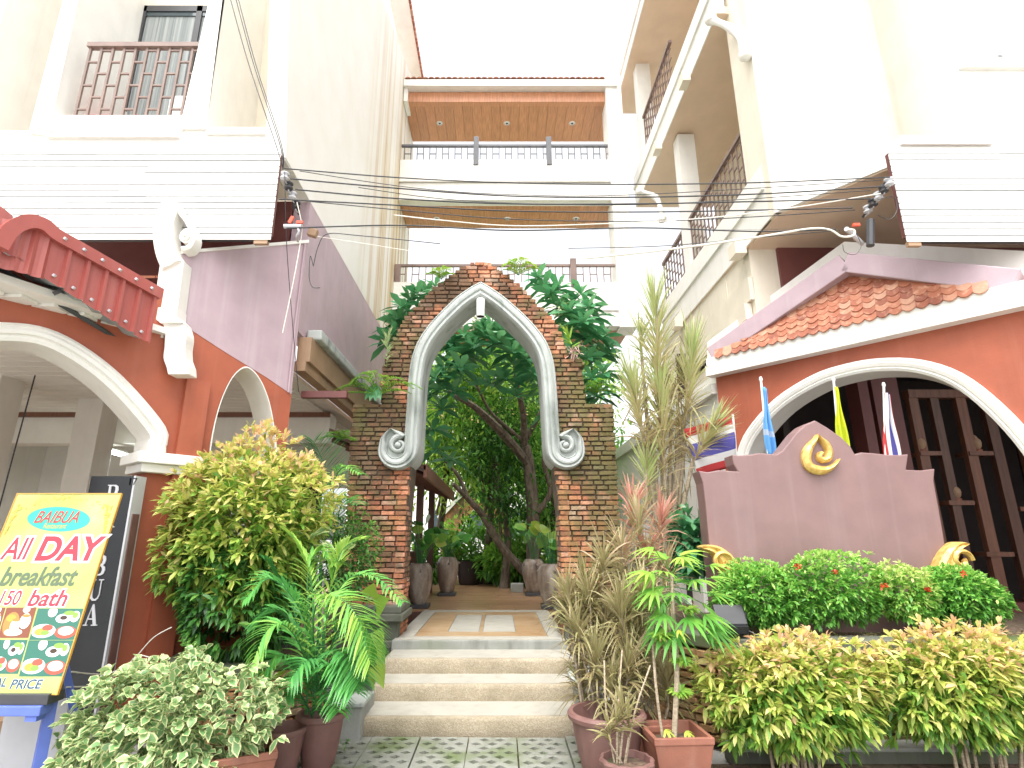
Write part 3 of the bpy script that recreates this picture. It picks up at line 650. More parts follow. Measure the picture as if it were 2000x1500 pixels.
band('roof_beam', 174, 193, M['woodsoffit'], -.25, -.1); rf = band('roof_fascia', 161, 173, M['white'], -.2, .1)
zt0 = Zb(160)
tm = MB(); tm.add([(-.07, 0, 0), (-.035, -.01, .022), (0, -.012, .03), (.035, -.01, .022), (.07, 0, 0), (-.07, .4, .1), (-.035, .4, .122), (0, .4, .13), (.035, .4, .122), (.07, .4, .1)], [(i, i + 1, i + 6, i + 5) for i in range(4)] + [(4, 3, 2, 1, 0)])
tme = tm.mesh('roof_tile')
for k in range(34):
    for r_ in range(4): inst('roof_tile', tme, M['tile'], rf, (bl_ + .1 + k * .145 + (.07 if r_ % 2 else 0), 11.38 + r_ * .3, zt0 + .005 + r_ * .085))
obj('end_pillar', MB().fbox(FB, 2.62, 3.0, Zb(640), Zb(150), -.5, .05), M['white'], br)
obj('end_pillar', MB().fbox(FB, bl_ + .003, bl_ + .1, Zb(198), Zb(152), -.5, .02), M['white'], br)
# ================================================================== left wing: upper floors
lw = thing('hotel_wing', (-4, 6, 5.6), 'white wing on the left with rust-streaked side wall, balcony and plank cladding', 'building', 'white wings flanking the courtyard')
nx = [FLS.px(550, 300), FLS.px(557, 0)]
lean = (nx[1][0] - nx[0][0]) / (nx[1][1] - nx[0][1])
obj('side_wall', MB().prism(FLS, [(5.34, 5.66), (13.2, 5.66), (13.2, 13.9), (5.34 + lean * 4.5, 13.9 - 3.7), (5.34 + lean * 4.2, 9.9)], -.22, 0), M['rustwall'], lw)
zso = 5.66
obj('ceiling_slab', MB().bx((-9, 5.4, zso + .02), (-2.60, 6.19, zso + .12)), M['cream'], lw)
obj('recessed_wall', MB().bx((-9, 6.45, 5.7), (-2.58, 6.6, 11)), M['cream'], lw)
fr_ = FF
def P2(L, o=0.0): return [FF.px(x, y, o) for x, y in L]
def ext(a, b, y): return (a[0] + (b[0] - a[0]) * (y - a[1]) / (b[1] - a[1]), y)
zpl = FF.px(300, 296)[1]
obj('parapet', MB().fbox(FF, -8, -2.37, zso - .02, FF.px(480, 255)[1], -.2, 0), M['white'], lw)
b0, b1 = FF.px(100, 235)[0], FF.px(362, 235)[0]
obj('balcony_wall', MB().fbox(FF, b0, b1, FF.px(480, 255)[1] - .02, FF.px(250, 228)[1], -.16, .025), M['white'], lw)
obj('ledge', MB().fbox(FF, b0 + .02, b1 - .02, FF.px(200, 272)[1], FF.px(200, 268)[1], 0, .05), M['white'], lw)
obj('ledge', MB().fbox(FF, FF.px(405, 260)[0], -2.40, FF.px(480, 265)[1], FF.px(480, 252)[1], 0, .03), M['white'], lw)
YT = -330
A_l = ((60, 263), (128, 0)); A_r = ((98, 267), (157, 0)); B_l = ((353, 255), (412, 0)); B_r = ((405, 255), (437, 0))
for (l_, r_) in ((A_l, A_r), (B_l, B_r)):
    pts = P2([(l_[0][0], l_[0][1]), (r_[0][0], r_[0][1]), ext(*r_, YT), ext(*l_, YT)])
    obj('fin', MB().prism(FF, pts, -1.1, .03), M['white'], lw)
pts = P2([(-190, 263), (-60, 263), ext((-60, 263), (20, 0), YT), ext((-190, 263), (-60, 0), YT)])
obj('fin', MB().prism(FF, pts, -1.1, .03), M['white'], lw)
obj('drain_pipe', MB().tube([at(117, 62, 6.3), at(94, -10, 6.3), at(60, -120, 6.3)], .05, 10), M['cream'], lw, True)
lattice(lw, FF, FF.px(135, 228)[0], FF.px(368, 228)[0], FF.px(250, 228)[1], FF.px(250, 80)[1], 10, 3, M['railbrown'], -.06, .026)
FD = Fr((0, 6.43), (1, 0)); d0 = FD.px(262, 100)[0]; dz0, dz1 = 5.8, FD.px(330, 18)[1]; d1 = d0 + 1.7
dr = obj('door', MB().fbox(FD, d0, d1, dz0, dz1, -.02, .02), M['steel'], lw)
obj('curtain', MB().fbox(FD, d0 + .1, d0 + .82, dz0 + .05, dz1 - .16, .02, .03), M['curtain'], dr)
obj('curtain', MB().fbox(FD, d0 + .9, d1 - .08, dz0 + .05, dz1 - .16, .02, .03), M['curtain'], dr)
m = MB(); m.fbox(FD, d0, d0 + .1, dz0, dz1, .02, .06); m.fbox(FD, d0 + .82, d0 + .9, dz0, dz1, .02, .06); m.fbox(FD, d0, d1, dz1 - .1, dz1, .02, .06); obj('frame', m, M['steel'], dr)
obj('pane', MB().fbox(FD, d0 + .02, d1, dz1 - .17, dz1 - .1, .02, .045), M['glass'], dr)
# plank cladding below
def cladding(parent, fr, s0, s1, ztop, zbot, n, name='cladding', slant0=0.0, slant1=0.0):
    h = (ztop - zbot) / n; c = obj(name, MB().fbox(fr, s0 + .02, s1 - .02, zbot, ztop, -.03, -.010), M['dark'], parent)
    for k in range(n):
        z = ztop - h * (k + 1); cuts = [s0] + ([s0 + (s1 - s0) * random.uniform(.3, .7)] if (s1 - s0) > 2 else []) + [s1]
        for a, b in zip(cuts[:-1], cuts[1:]):
            m = MB(); w = random.uniform(-.002, .002)
            m.prism(fr, [(a + .0015, z + .013), (b - .0015, z + .013), (b - .0015, z + h), (a + .0015, z + h)], -.006, .004 + w)
            obj('board', m, M['white_clean'], c)
FC = Fr((0, 5.25), (1, 0)); zc1 = FC.px(300, 470)[1]
cladding(lw, FC, -6.4, FC.px(537, 400)[0], FC.px(300, 292)[1], zc1, 15)
obj('cladding_lining', MB().fbox(FC, -6.4, FC.px(536, 400)[0] - .02, zc1 + .1, FC.px(300, 292)[1] - .02, -.10, -.034), M['maroon'], lw)
obj('cladding_batten', MB().fbox(FC, FC.px(495, 470)[0], FC.px(522, 470)[0], zc1 - .03, zc1 + .02, -.05, -.005), M['tan'], lw)
# roof edge along the courtyard
rt = obj('roof_edge', MB().bx((-2.6, 5.5, 13.9), (-2.16, 13.1, 14.0)), M['white'], lw)
for k in range(50): obj('roof_tile', MB().box((-2.25, 5.6 + k * .15, 14.03), (.3, .13, .04), Matrix.Rotation(.35, 3, 'Y')), M['tile'], rt) if k > 20 else None
# lower mauve wall of the wing, along the passage
obj('passage_wall', MB().prism(FLS, [(6.2, 3.95), (11.6, 3.95), (11.6, 5.67), (6.2, 5.67)], -.2, -.002), M['mauve'], lw)
obj('recess_wall', MB().bx((-6.2, 6.2, 4.2), (-2.58, 6.38, 5.675)), M['maroon'], lw)
gt = MB(); gt.bx((-2.34, 6.45, 3.93), (-2.16, 11.6, 4.06)); obj('gutter', gt, M['stucco'], lw, bevel=.02)
obj('rafter_board', MB().bx((-2.40, 6.35, 3.62), (-2.24, 11.6, 3.925)), M['tan'], lw)
obj('rafter_board', MB().bx((-2.42, 6.33, 3.50), (-2.28, 11.6, 3.615)), M['tan'], lw)
obj('tie_beam', MB().bx((-2.36, 6.5, 3.22), (-1.82, 6.58, 3.30)), M['maroon'], lw)
# lean-to roof beside the passage
lt = thing('lean_to_roof', (-1.7, 9.5, 2.5), 'dark lean-to roof over the left side of the passage behind the arch', 'roof')
m = MB(); m.add([(-2.36, 7.7, 3.02), (-1.0, 7.7, 2.5), (-1.0, 12.6, 2.5), (-2.36, 12.6, 3.02), (-2.36, 7.7, 3.08), (-1.0, 7.7, 2.56), (-1.0, 12.6, 2.56), (-2.36, 12.6, 3.08)], [(0, 3, 2, 1), (4, 5, 6, 7), (0, 1, 5, 4), (1, 2, 6, 5), (2, 3, 7, 6), (3, 0, 4, 7)])
obj('roof_sheet', m, M['darkwood'], lt); obj('fascia', MB().bx((-1.03, 7.7, 2.40), (-.985, 12.6, 2.58)), M['midwood'], lt)
for k in range(7): obj('rafter', MB().tube([(-2.36, 7.9 + k * .75, 2.95), (-1.05, 7.9 + k * .75, 2.45)], .04, 4), M['darkwood'], lt)
for k in range(3): obj('post', MB().bx((-1.5, 8.6 + k * 1.8, .4), (-1.38, 8.72 + k * 1.8, 2.7)), M['darkwood'], lt)
obj('counter', MB().bx((-2.3, 8.3, .4), (-1.75, 12.5, 1.35)), M['darkwood'], lt)
# ================================================================== right wing: upper floors
rw = thing('hotel_wing', (4.5, 7, 5.6), 'white wing on the right with chamfered corner and stepped courtyard balconies', 'building', 'white wings flanking the courtyard')
FCH = Fr((3.56, 6.43), (4.42 - 3.56, 5.48 - 6.43)); lc = math.hypot(.86, .95)
obj('corner_wall', MB().prism(FCH, [(0, 5.66), (lc, 5.66), (lc + .02, 14), (0, 14)], -.25, 0), M['white'], rw)
obj('return_wall', MB().bx((3.562, 6.43, 5.66), (3.82, 7.05, 14)), M['cream'], rw)
obj('front_wall', MB().bx((4.43, 5.36, 5.66), (9, 5.6, FF.px(1800, 270)[1])), M['white'], rw)
xw = FF.px(1850, 150)[0]
FR6 = Fr((0, 6.2), (1, 0))
obj('recessed_wall', MB().bx((4.45, 6.2, 5.66), (xw + .5, 6.35, 14)), M['cream'], rw)
obj('front_wall', MB().bx((xw, 5.352, FF.px(1800, 270)[1]), (xw + .25, 6.2, 14)), M['white'], rw)
wz0, wz1 = FF.px(1930, 115)[1], FF.px(1930, 115)[1] + 1.7; wx0 = FF.px(1880, 108)[0]
obj('front_wall', MB().bx((xw + .24, 5.354, FF.px(1800, 270)[1]), (9, 5.6, wz0)), M['white'], rw)
obj('front_wall', MB().bx((xw + .24, 5.40, wz0 - .01), (9, 5.62, 14)), M['white'], rw)
wn_ = obj('window', MB().bx((wx0 - .06, 5.36, wz0), (wx0 + 1.9, 5.41, wz0 + .06)).bx((wx0 - .2, 5.36, wz0), (wx0 - .14, 5.41, wz1)).bx((wx0 + .42, 5.36, wz0), (wx0 + .48, 5.41, wz1)), M['silver'], rw)
obj('pane', MB().bx((wx0 - .2, 5.37, wz0 + .05), (wx0 + .43, 5.395, wz1)), M['palepane'], wn_); obj('pane', MB().bx((wx0 + .47, 5.37, wz0 + .05), (wx0 + 1.9, 5.395, wz1)), M['palepane'], wn_)
obj('sill', MB().bx((wx0 - .1, 5.30, wz0 - .16), (9, 5.36, wz0 - .02)), M['white'], rw)
obj('ledge', MB().fbox(FF, FF.px(1755, 270)[0], xw + .3, FF.px(1800, 284)[1], FF.px(1800, 268)[1], 0, .03), M['white'], rw)
zr1 = FC.px(1880, 474)[1]
cladding(rw, FC, FC.px(1754, 390)[0], 8.0, FC.px(1880, 290)[1], zr1, 15)
obj('cladding_lining', MB().fbox(FC, FC.px(1757, 390)[0] + .02, 8.0, zr1 + .1, FC.px(1880, 290)[1] - .02, -.10, -.034), M['maroon'], rw)
obj('cladding_batten', MB().fbox(FC, FC.px(1775, 474)[0], FC.px(1800, 474)[0], zr1 - .03, zr1 + .02, -.05, -.005), M['tan'], rw)
obj('recess_wall', MB().bx((4.0, 7.3, 4.4), (9, 7.5, 5.67)), M['maroon'], rw)
obj('ceiling_slab', MB().zprism([(3.6, 6.5), (4.43, 5.5), (9, 5.5), (9, 7.4), (3.6, 7.4)], 5.64, 5.70), M['brownsoffit'], rw)
# courtyard side: slabs, parapets, columns, railings
def floor_side(z, xe, y0, y1, par_h, rail, cols, tagn):
    obj('ceiling_slab', MB().bx((xe + .02, y0, z), (5.2, y1, z + .14)), M['brownsoffit'], rw)
    obj('parapet', MB().bx((xe, y0 - .012, z + .002), (xe + .14, y1, z + par_h)), M['white'], rw)
    obj('ledge', MB().bx((xe - .035, y0, z + par_h * .55), (xe + .0, y1, z + par_h * .68)), M['white'], rw)
    obj('back_wall', MB().bx((5.0, y0, z + .1), (5.2, y1, z + 3.8)), M['cream'], rw)
    for yc in cols:
        obj('column', MB().bx((xe + .01, yc, z + par_h - .02), (xe + .34, yc + .30, z + 3.75)), M['white'], rw)
    fr2 = Fr((xe + .07, 0), (0, -1))
    for (a, b) in rail: lattice(rw, fr2, -b, -a, z + par_h, z + par_h + .95, max(4, int((b - a) / .16)), 4, M['railbrown'], 0, .022)
floor_side(5.66, 3.56, 6.6, 11.5, 0.85, [(7.06, 9.5), (9.9, 11.3)], [9.55], 'a')
floor_side(9.45, 3.36, 6.9, 12.2, 0.85, [(9.1, 11.2)], [11.3], 'b')
floor_side(12.9, 3.15, 7.2, 13, 0.5, [], [9.0], 'c')
# plain side wall below the first balcony floor, with two cornice grooves
sw = obj('side_wall', MB().bx((3.60, 8.2, 2.0), (3.9, 11.8, 5.67)), M['cream'], rw)
obj('cornice', MB().bx((3.55, 7.35, 4.86), (3.62, 11.7, 5.20)), M['cream'], rw); obj('cornice', MB().bx((3.50, 7.45, 4.60), (3.60, 11.7, 4.84)), M['cream'], rw)
obj('side_wall', MB().bx((3.61, 7.35, 4.5), (4.1, 8.3, 5.66)), M['cream'], rw)
# carved brackets
def bracket(p0, ctrl, p1, sc=1.0, par=rw):
    pts = spline([p0, ctrl, p1], 7); k = len(pts)
    o = obj('bracket', MB().tube(pts, [.075 * sc * (1.2 if i in (0, k - 1) else .85 + .15 * math.cos(i)) for i in range(k)], 10), M['white'], par, True)
    for q in (p0, p1):
        b = MB(); 
        for i in range(5):
            a = -math.pi / 2 + math.pi * i / 4
        b.lathe(Vector(q) - Vector((0, 0, .09 * sc)), [(.03 * sc, 0), (.09 * sc, .04 * sc), (.105 * sc, .09 * sc), (.09 * sc, .14 * sc), (.03 * sc, .18 * sc)], 12, True, True); obj('knob', b, M['white'], o, True)
bracket(tuple(at(1388, 38, 6.9)), tuple(at(1437, 62, 6.7)), tuple(at(1456, 108, 6.45)), .9)
bracket(tuple(at(1250, 374, 10.6)), tuple(at(1283, 388, 10.4)), tuple(at(1293, 428, 10.2)), .9)
for yy in (8.1, 9.9, 11.4):
    obj('corbel', MB().bx((3.22, yy, 9.35), (3.36, yy + .25, 9.55)), M['cream'], rw)
for yy in (7.3, 10.2): obj('corbel', MB().bx((3.40, yy, 5.56), (3.56, yy + .25, 5.76)), M['cream'], rw)
# ================================================================== left restaurant arcade (splayed wall with two arches)
la = thing('restaurant_arcade', (-3.3, 5.2, 0), 'coral arcade wall with mauve upper band and two arches left of the brick arch', 'building')
LP = lambda L: [FL.px(x, y) for x, y in L]
inn = LP([(-190, 800), (-150, 730), (-90, 680), (-40, 664), (0, 663), (67, 668), (123, 690), (187, 733), (240, 783), (293, 847), (290, 885)])
inn = spline(inn, 4)
sm = spline(LP([(406, 900), (413, 850), (425, 800), (440, 760), (458, 730), (478, 716), (495, 724), (512, 748), (526, 785), (535, 830), (540, 870), (541, 905)]), 4)
capz = FL.px(290, 885)[1]
sl0 = inn[0][0]; sr0 = inn[-1][0]
top = [(0, FL.px(600, 474)[1])] + LP([(360, 494)]) + [(LP([(330, 560)])[0][0], 3.95), (-3.3, 3.95)]
wallp = [(-3.3, 0)] + [(sl0, 0)] + inn + [(sr0, 0), (sm[0][0], 0)] + sm + [(sm[-1][0], 0), (0, 0)] + top
obj('wall', MB().prism(FL, wallp, -.32, 0), M['coral'], la)
mv = LP([(345, 508), (360, 494)]) + [(-.002, FL.px(600, 474)[1]), (-.002, FL.px(577, 772)[1])] + LP([(520, 737), (440, 688), (363, 638)])
obj('mauve_band', MB().prism(FL, mv, 0.0, .004), M['mauve'], la)
obj('coping', MB().prism(FL, LP([(356, 490), (602, 469), (602, 475), (356, 496)]), -.34, .02), M['white'], la)
# white lining of the small arch
lin = MB(); rin = []
k = len(sm); V = []
for (a, z) in sm: V += [FL.pt(a, z, .006), FL.pt(a, z, -.40)]
cs = (sum(p[0] for p in sm) / k, min(p[1] for p in sm))
for (a, z) in sm:
    da, dz = cs[0] - a, 2.5 - z; l = math.hypot(da, dz) or 1
    V += [FL.pt(a + da / l * .014, z + dz / l * .014, .006), FL.pt(a + da / l * .014, z + dz / l * .014, -.40)]
o = 2 * k
fs = []
for i in range(k - 1):
    fs += [(o + 2 * i, o + 2 * i + 1, o + 2 * i + 3, o + 2 * i + 2), (2 * i, 2 * i + 2, o + 2 * i + 2, o + 2 * i)]
obj('arch_lining', MB().add(V, fs), M['white'], la)
# white moulding of the large arch
wm = [(-.02, -.34), (-.02, .03), (.02, .05), (.045, .04), (.06, .075), (.10, .085), (.13, .06), (.15, .075), (.185, .05), (.185, 0.0)]
mo = LP([(-190, 800), (-150, 730), (-90, 680), (-40, 664), (0, 663), (67, 668), (123, 690), (187, 733), (240, 783), (293, 847), (291, 866), (290, 885)])
wm = [(w * .72, d * (1 if d < -.2 else .8)) for w, d in wm]
obj('arch_moulding', MB().sweep(FL, spline(mo, 4), wm), M['white'], la, True)
c0, c1 = FL.px(262, 890)[0], FL.px(392, 890)[0]
m = MB(); m.fbox(FL, c0, c1, capz - .10, capz, -.36, .13); m.fbox(FL, c0 + .05, c1 - .04, capz - .18, capz - .10, -.34, .08)
obj('pillar_capital', m, M['white'], la, bevel=.008)
obj('pilaster', MB().fbox(FL, FL.px(322, 1000)[0], FL.px(372, 1000)[0], 0, FL.px(340, 735)[1], -.3, .055), M['coral'], la)
obj('sill', MB().fbox(FL, sm[0][0] - .02, sm[-1][0] + .02, .9, 1.0, -.36, .04), M['white'], la)
obj('sill_wall', MB().fbox(FL, sm[0][0] - .02, sm[-1][0] + .02, 0, .91, -.30, -.02), M['coral'], la)
# conduit and service pipe on the corner
obj('conduit', MB().tube([FL.pt(-.03, FL.px(598, 478)[1], .02), FL.pt(-.05, FL.px(588, 640)[1], .02), FL.pt(-.05, FL.px(576, 770)[1], .02)], .013, 8), M['mauve'], la, True)
obj('junction_box', MB().box(at(611, 455, 6.0), (.11, .07, .10), Matrix.Rotation(.3, 3, 'Y')), M['tan'], la, bevel=.01)
# console bracket with scroll
cb = thing('console_bracket', tuple(at(340, 730, 5.15)), 'white scrolled console bracket on the corner between awning and mauve wall', 'bracket')
FK = Fr(tuple(at(340, 600, 5.12))[:2], (1, 0))
K = lambda L: [FK.px(x, y) for x, y in L]
obj('console', MB().prism(FK, K(spline([(320, 632), (324, 650), (323, 680), (321, 700), (327, 718), (330, 732)], 3)[:-1] + [(330, 732), (371, 732), (370, 716)] + spline([(364, 700), (363, 680), (366, 655), (361, 634)], 3)), -.13, .02), M['white'], cb, bevel=.006)
obj('block', MB().prism(FK, K([(302, 604), (304, 622), (318, 634), (362, 634), (350, 622), (351, 604)]), -.13, .05), M['white'], cb, bevel=.006)
obj('shaft', MB().prism(FK, K([(304, 604), (316, 512), (362, 512), (350, 604)]), -.13, .03), M['white'], cb, bevel=.006)
scp = K(spline([(340, 522), (330, 500), (324, 470), (325, 440), (333, 415), (334, 398)], 4))
obj('scroll', MB().sweep(FK, scp, [(-.085, -.1), (-.085, .05), (-.05, .075), (0, .06), (.05, .075), (.085, .05), (.085, -.1)], [1.2, 1.2] + [1.15] * (len(scp) - 5) + [1.0, .9, .8]), M['white'], cb, True)
q = FK.px(366, 462); m = MB()
for (r0, d0, d1) in ((.07, -.1, .02), (.05, .02, .045), (.025, .045, .065)):
    a = [FK.pt(q[0] + r0 * math.cos(2 * math.pi * j / 16), q[1] + 1.15 * r0 * math.sin(2 * math.pi * j / 16), d0) for j in range(16)]; b = [FK.pt(q[0] + r0 * math.cos(2 * math.pi * j / 16), q[1] + 1.15 * r0 * math.sin(2 * math.pi * j / 16), d1) for j in range(16)]
    m.add(a + b, [(j, (j + 1) % 16, 16 + (j + 1) % 16, 16 + j) for j in range(16)] + [tuple(range(16, 32))])
obj('volute', m, M['white'], cb, True)
scp2 = K(spline([(334, 400), (352, 415), (371, 440), (380, 465), (372, 485), (358, 488)], 4))
obj('scroll', MB().sweep(FK, scp2, [(-.025, -.1), (-.025, .03), (0, .05), (.025, .03), (.025, -.1)], [1.0] * len(scp2)), M['white'], cb, True)
# ------------------------------------------------------------------ red metal awning
aw = thing('metal_awning', tuple(at(150, 600, 4.6)), 'red ribbed metal awning with rounded end above the left arch', 'awning')
PR, PL_ = at(300, 620, 4.85), at(70, 500, 3.95)
FW = Fr((PR.x, PR.y), (PR.x - PL_.x, PR.y - PL_.y))
tr, tl = FW.px(305, 573), FW.px(117, 467); brn, bln = FW.px(293, 673), FW.px(66, 530)
def ztop_(s): return tl[1] + (tr[1] - tl[1]) * (s - tl[0]) / (tr[0] - tl[0])
def zbot_(s): return bln[1] + (brn[1] - bln[1]) * (s - bln[0]) / (brn[0] - bln[0])
sL = FW.px(95, 500)[0]; sR = (tr[0] + brn[0]) / 2
ss = []; x = sL; pitch = (sR - sL) / 6
for k in range(6):
    for u, d in ((0, 0), (.72, 0), (.78, .028), (.94, .028), (1.0, 0)): ss.append((sL + pitch * (k + u), d))
V = []
for s_, d in ss: V += [FW.pt(s_, zbot_(s_), d), FW.pt(s_, ztop_(s_), d)]
obj('ribbed_sheet', MB().add(V, [(2 * i, 2 * i + 2, 2 * i + 3, 2 * i + 1) for i in range(len(ss) - 1)]), M['redmetal'], aw)
# rounded end: the sheet wraps back round a curve with close ribs
V = []; nn = 26; R_ = .42; zb, zt_ = zbot_(sL), ztop_(sL)
for i in range(nn + 1):
    a = math.radians(95) * i / nn; d = .02 if i % 3 == 1 else 0
    s_, o_ = sL - (R_ + d) * math.sin(a), -R_ + (R_ + d) * math.cos(a)
    V += [FW.pt(s_, zb - .02 + .10 * i / nn * 0, o_), FW.pt(s_, zt_ + .03 * math.sin(a), o_)]
obj('rounded_sheet', MB().add(V, [(2 * i, 2 * i + 2, 2 * i + 3, 2 * i + 1)[::-1] for i in range(nn)]), M['redmetal'], aw)
# flashing along the top, turning over the rounded end
path = [(sR + .02, ztop_(sR))] + [(sL + (sR - sL) * k / 6, ztop_(sL + (sR - sL) * k / 6)) for k in range(5, -1, -1)]
lastp = path[-1]
path += [(lastp[0] - .08, lastp[1] + .035), (lastp[0] - .16, lastp[1] + .025), (lastp[0] - .23, lastp[1] - .03), (lastp[0] - .29, lastp[1] - .13), (lastp[0] - .32, lastp[1] - .27)]
obj('flashing', MB().sweep(FW, spline(path, 4), [(-.055, -.03), (-.055, .045), (.05, .045), (.05, -.03)]), M['redmetal'], aw, True)
path2 = [(p[0] - .25, p[1] + .02) for p in path[6:]]
obj('flashing', MB().sweep(FW, spline(path2, 4), [(-.055, -.5), (-.055, -.12), (.05, -.12), (.05, -.5)]), M['redmetal'], aw, True)
sc_ = MB()
for k in range(6):
    for (zz) in (0, 1):
        s_ = sL + pitch * (k + .4); p = FW.pt(s_, (zbot_(s_) + .06) if zz == 0 else ztop_(s_), .012 + .04 * zz)
        sc_.box(p, (.02, .02, .02), Matrix.Rotation(.7, 3, 'Y'))
tag(obj('screws', sc_, M['silver'], aw), kind='stuff')
# underside sheet and dark steel frame
V = []; nn = 40
for i in range(nn + 1):
    s_ = sL - .9 + (sR - sL + .9) * i / nn; d = .012 * (1 if i % 4 < 2 else -1); z0 = zbot_(s_) + .03
    V += [FW.pt(s_, z0 + d, -.02), FW.pt(s_, z0 + .30 + d, -1.0)]
obj('roof_sheet', MB().add(V, [(2 * i, 2 * i + 2, 2 * i + 3, 2 * i + 1) for i in range(nn)]), M['zinc'], aw)
for s_ in (sL - .45, sL + .15):
    obj('frame_bar', MB().tube([FW.pt(s_, zbot_(s_) + .0, -.05), FW.pt(s_ + .2, zbot_(s_) + .12, -.9)], .022, 4), M['steel'], aw)
obj('frame_bar', MB().tube([FW.pt(sL - .9, zbot_(sL - .9) + .02, -.3), FW.pt(sR - .1, zbot_(sR) + .06, -.3)], .022, 4), M['steel'], aw)
# tiled strip visible behind the awning
tb = thing('tiled_roof', tuple(at(280, 530, 5.9)), 'strip of old red roof tiles behind the awning under the plank cladding', 'roof')
for k in range(13):
    for r_ in range(3): obj('roof_tile', MB().box((-5.3 + k * .16 + (.08 if r_ % 2 else 0), 5.75 + r_ * .12, 4.42 + r_ * .06), (.15, .2, .025), Matrix.Rotation(.45, 3, 'X')), M['tile'], tb)
# ------------------------------------------------------------------ restaurant interior
ri = thing('restaurant_room', (-5, 8, .3), 'pale restaurant interior with slatted white ceiling seen through the left arches', 'room')
cl = obj('ceiling', MB().zprism([(-9, 3.0), (-4.3, 3.0), (-2.5, 6.45), (-2.5, 13), (-9, 13)], 3.50, 3.56), M['white'], ri)
for k in range(44):
    y0 = 3.6 + k * .19
    if y0 < 6.3: xr = -4.25 + (y0 - 3.5) * .62
    else: xr = -2.55
    obj('ceiling_slat', MB().bx((-8.5, y0, 3.47), (min(xr, -2.7), y0 + .165, 3.498)), M['white'], cl)
obj('back_wall', MB().bx((-9, 10.4, .3), (-4.6, 10.6, 3.5)), M['white'], ri)
obj('back_wall', MB().bx((-4.6, 10.4, 2.5), (-2.5, 10.6, 3.5)), M['white'], ri)
obj('side_wall', MB().bx((-8.6, 3.5, .3), (-8.4, 10.5, 3.5)), M['white'], ri)
obj('dado', MB().bx((-8.3, 10.35, .3), (-5.2, 10.4, 1.7)), M['coral'], ri)
for (x0, y0) in ((-6.25, 6.4), (-5.85, 7.6), (-4.0, 8.6)): obj('column', MB().bx((x0, y0, .3), (x0 + .36, y0 + .36, 3.48)), M['white'], ri, bevel=.01)
obj('beam', MB().bx((-8.4, 8.5, 3.0), (-2.6, 8.8, 3.47)), M['white'], ri)
obj('beam_trim', MB().bx((-8.4, 8.44, 3.40), (-2.6, 8.5, 3.47)), M['midwood'], ri)
obj('dark_doorway', MB().bx((-5.6, 10.2, .3), (-3.2, 10.36, 2.75)), M['dark'], ri)
obj('shelf', MB().bx((-7.6, 9.9, 1.9), (-5.3, 10.2, 2.1)), M['dark'], ri)
cd = MB(); p = at(46, 800, 6.3); cd.tube([(p.x, 6.35, 3.45), (p.x - .02, 6.33, 2.6), (p.x - .06, 6.33, 1.6)], .008, 5); obj('cable', cd, M['wire'], ri)
fl = thing('fluorescent_lamp', tuple(at(225, 886, 8.35)), 'lit white fluorescent tube inside the left restaurant', 'lamp')
p0, p1 = at(203, 879, 8.3), at(247, 892, 8.7)
obj('tube', MB().tube([p0, p1], .022, 10), M['tube'], fl, True)
d_ = (p1 - p0); obj('fixture', MB().tube([p0 + Vector((0, 0, .05)), p1 + Vector((0, 0, .05))], .035, 4), M['white_clean'], fl)
ld = bpy.data.lights.new('fluorescent_light', 'AREA'); ld.shape = 'RECTANGLE'; ld.size = .5; ld.size_y = .05; ld.energy = 18; ld.color = (.9, 1, .95)
lo = bpy.data.objects.new('fluorescent_light', ld); COL.objects.link(lo); lo.parent = fl; lo.location = (.03, .1, -.06)
dl = thing('downlight', (-3.9, 7.4, 3.46), 'small lit round downlight in the slatted ceiling on the left', 'lamp')
pd = atz(232, 807, 3.462); dl.location = pd
obj('ring', MB().lathe((pd.x, pd.y, 3.455), [(.05, 0), (.06, .012)], 16, False, False), M['white_clean'], dl); obj('bulb', MB().lathe((pd.x, pd.y, 3.458), [(.045, 0), (.045, .004)], 14, True, True), M['bulb'], dl)
# ================================================================== right pavilion
pa = thing('coral_pavilion', (4.5, 7.6, 0), 'coral pavilion on the right with white arch and tiled gable', 'building')
PP = lambda L, o=0.0: [FP.px(x, y, o) for x, y in L]
inr = spline(PP([(1462, 888), (1480, 850), (1530, 795), (1600, 752), (1660, 733), (1720, 724), (1790, 727), (1860, 751), (1930, 806), (2000, 885), (2060, 985)]), 4)
z_f = FP.px(1398, 735)[1]; s_l, s_r = FP.px(1398, 735)[0], 5.2
wallp = [(s_l, 0), (inr[0][0], 0)] + inr + [(inr[-1][0], 0), (s_r, 0), (s_r, z_f + .05), (s_l, z_f + .05)]
obj('wall', MB().prism(FP, wallp, -.35, 0), M['coral'], pa)
wm2 = [(.02, -.37), (.02, .05), (-.03, .08), (-.06, .06), (-.08, .09), (-.14, .11), (-.17, .085), (-.20, .10), (-.25, .075), (-.27, 0)]
wm2 = [(-w, d) for w, d in wm2][::-1]
wm2 = [(w * .55, d * (1 if d < -.2 else .7)) for w, d in wm2]
obj('arch_moulding', MB().sweep(FP, [(inr[0][0], .6), (inr[0][0], inr[0][1] - .15)] + inr + [(inr[-1][0] + .01, inr[-1][1] - .2), (inr[-1][0] + .01, .6)], wm2), M['white'], pa, True)
# fascia with scalloped tile edge
z_e = (FP.px(1413, 692, .15)[1] + FP.px(1900, 577, .15)[1]) / 2
obj('fascia', MB().fbox(FP, s_l - .05, s_r, z_f + .0, z_e + .02, 0.005, .14), M['white'], pa)
obj('fascia_trim', MB().fbox(FP, s_l - .06, s_r, z_f - .02, z_f + .13, .0, .165), M['white'], pa)
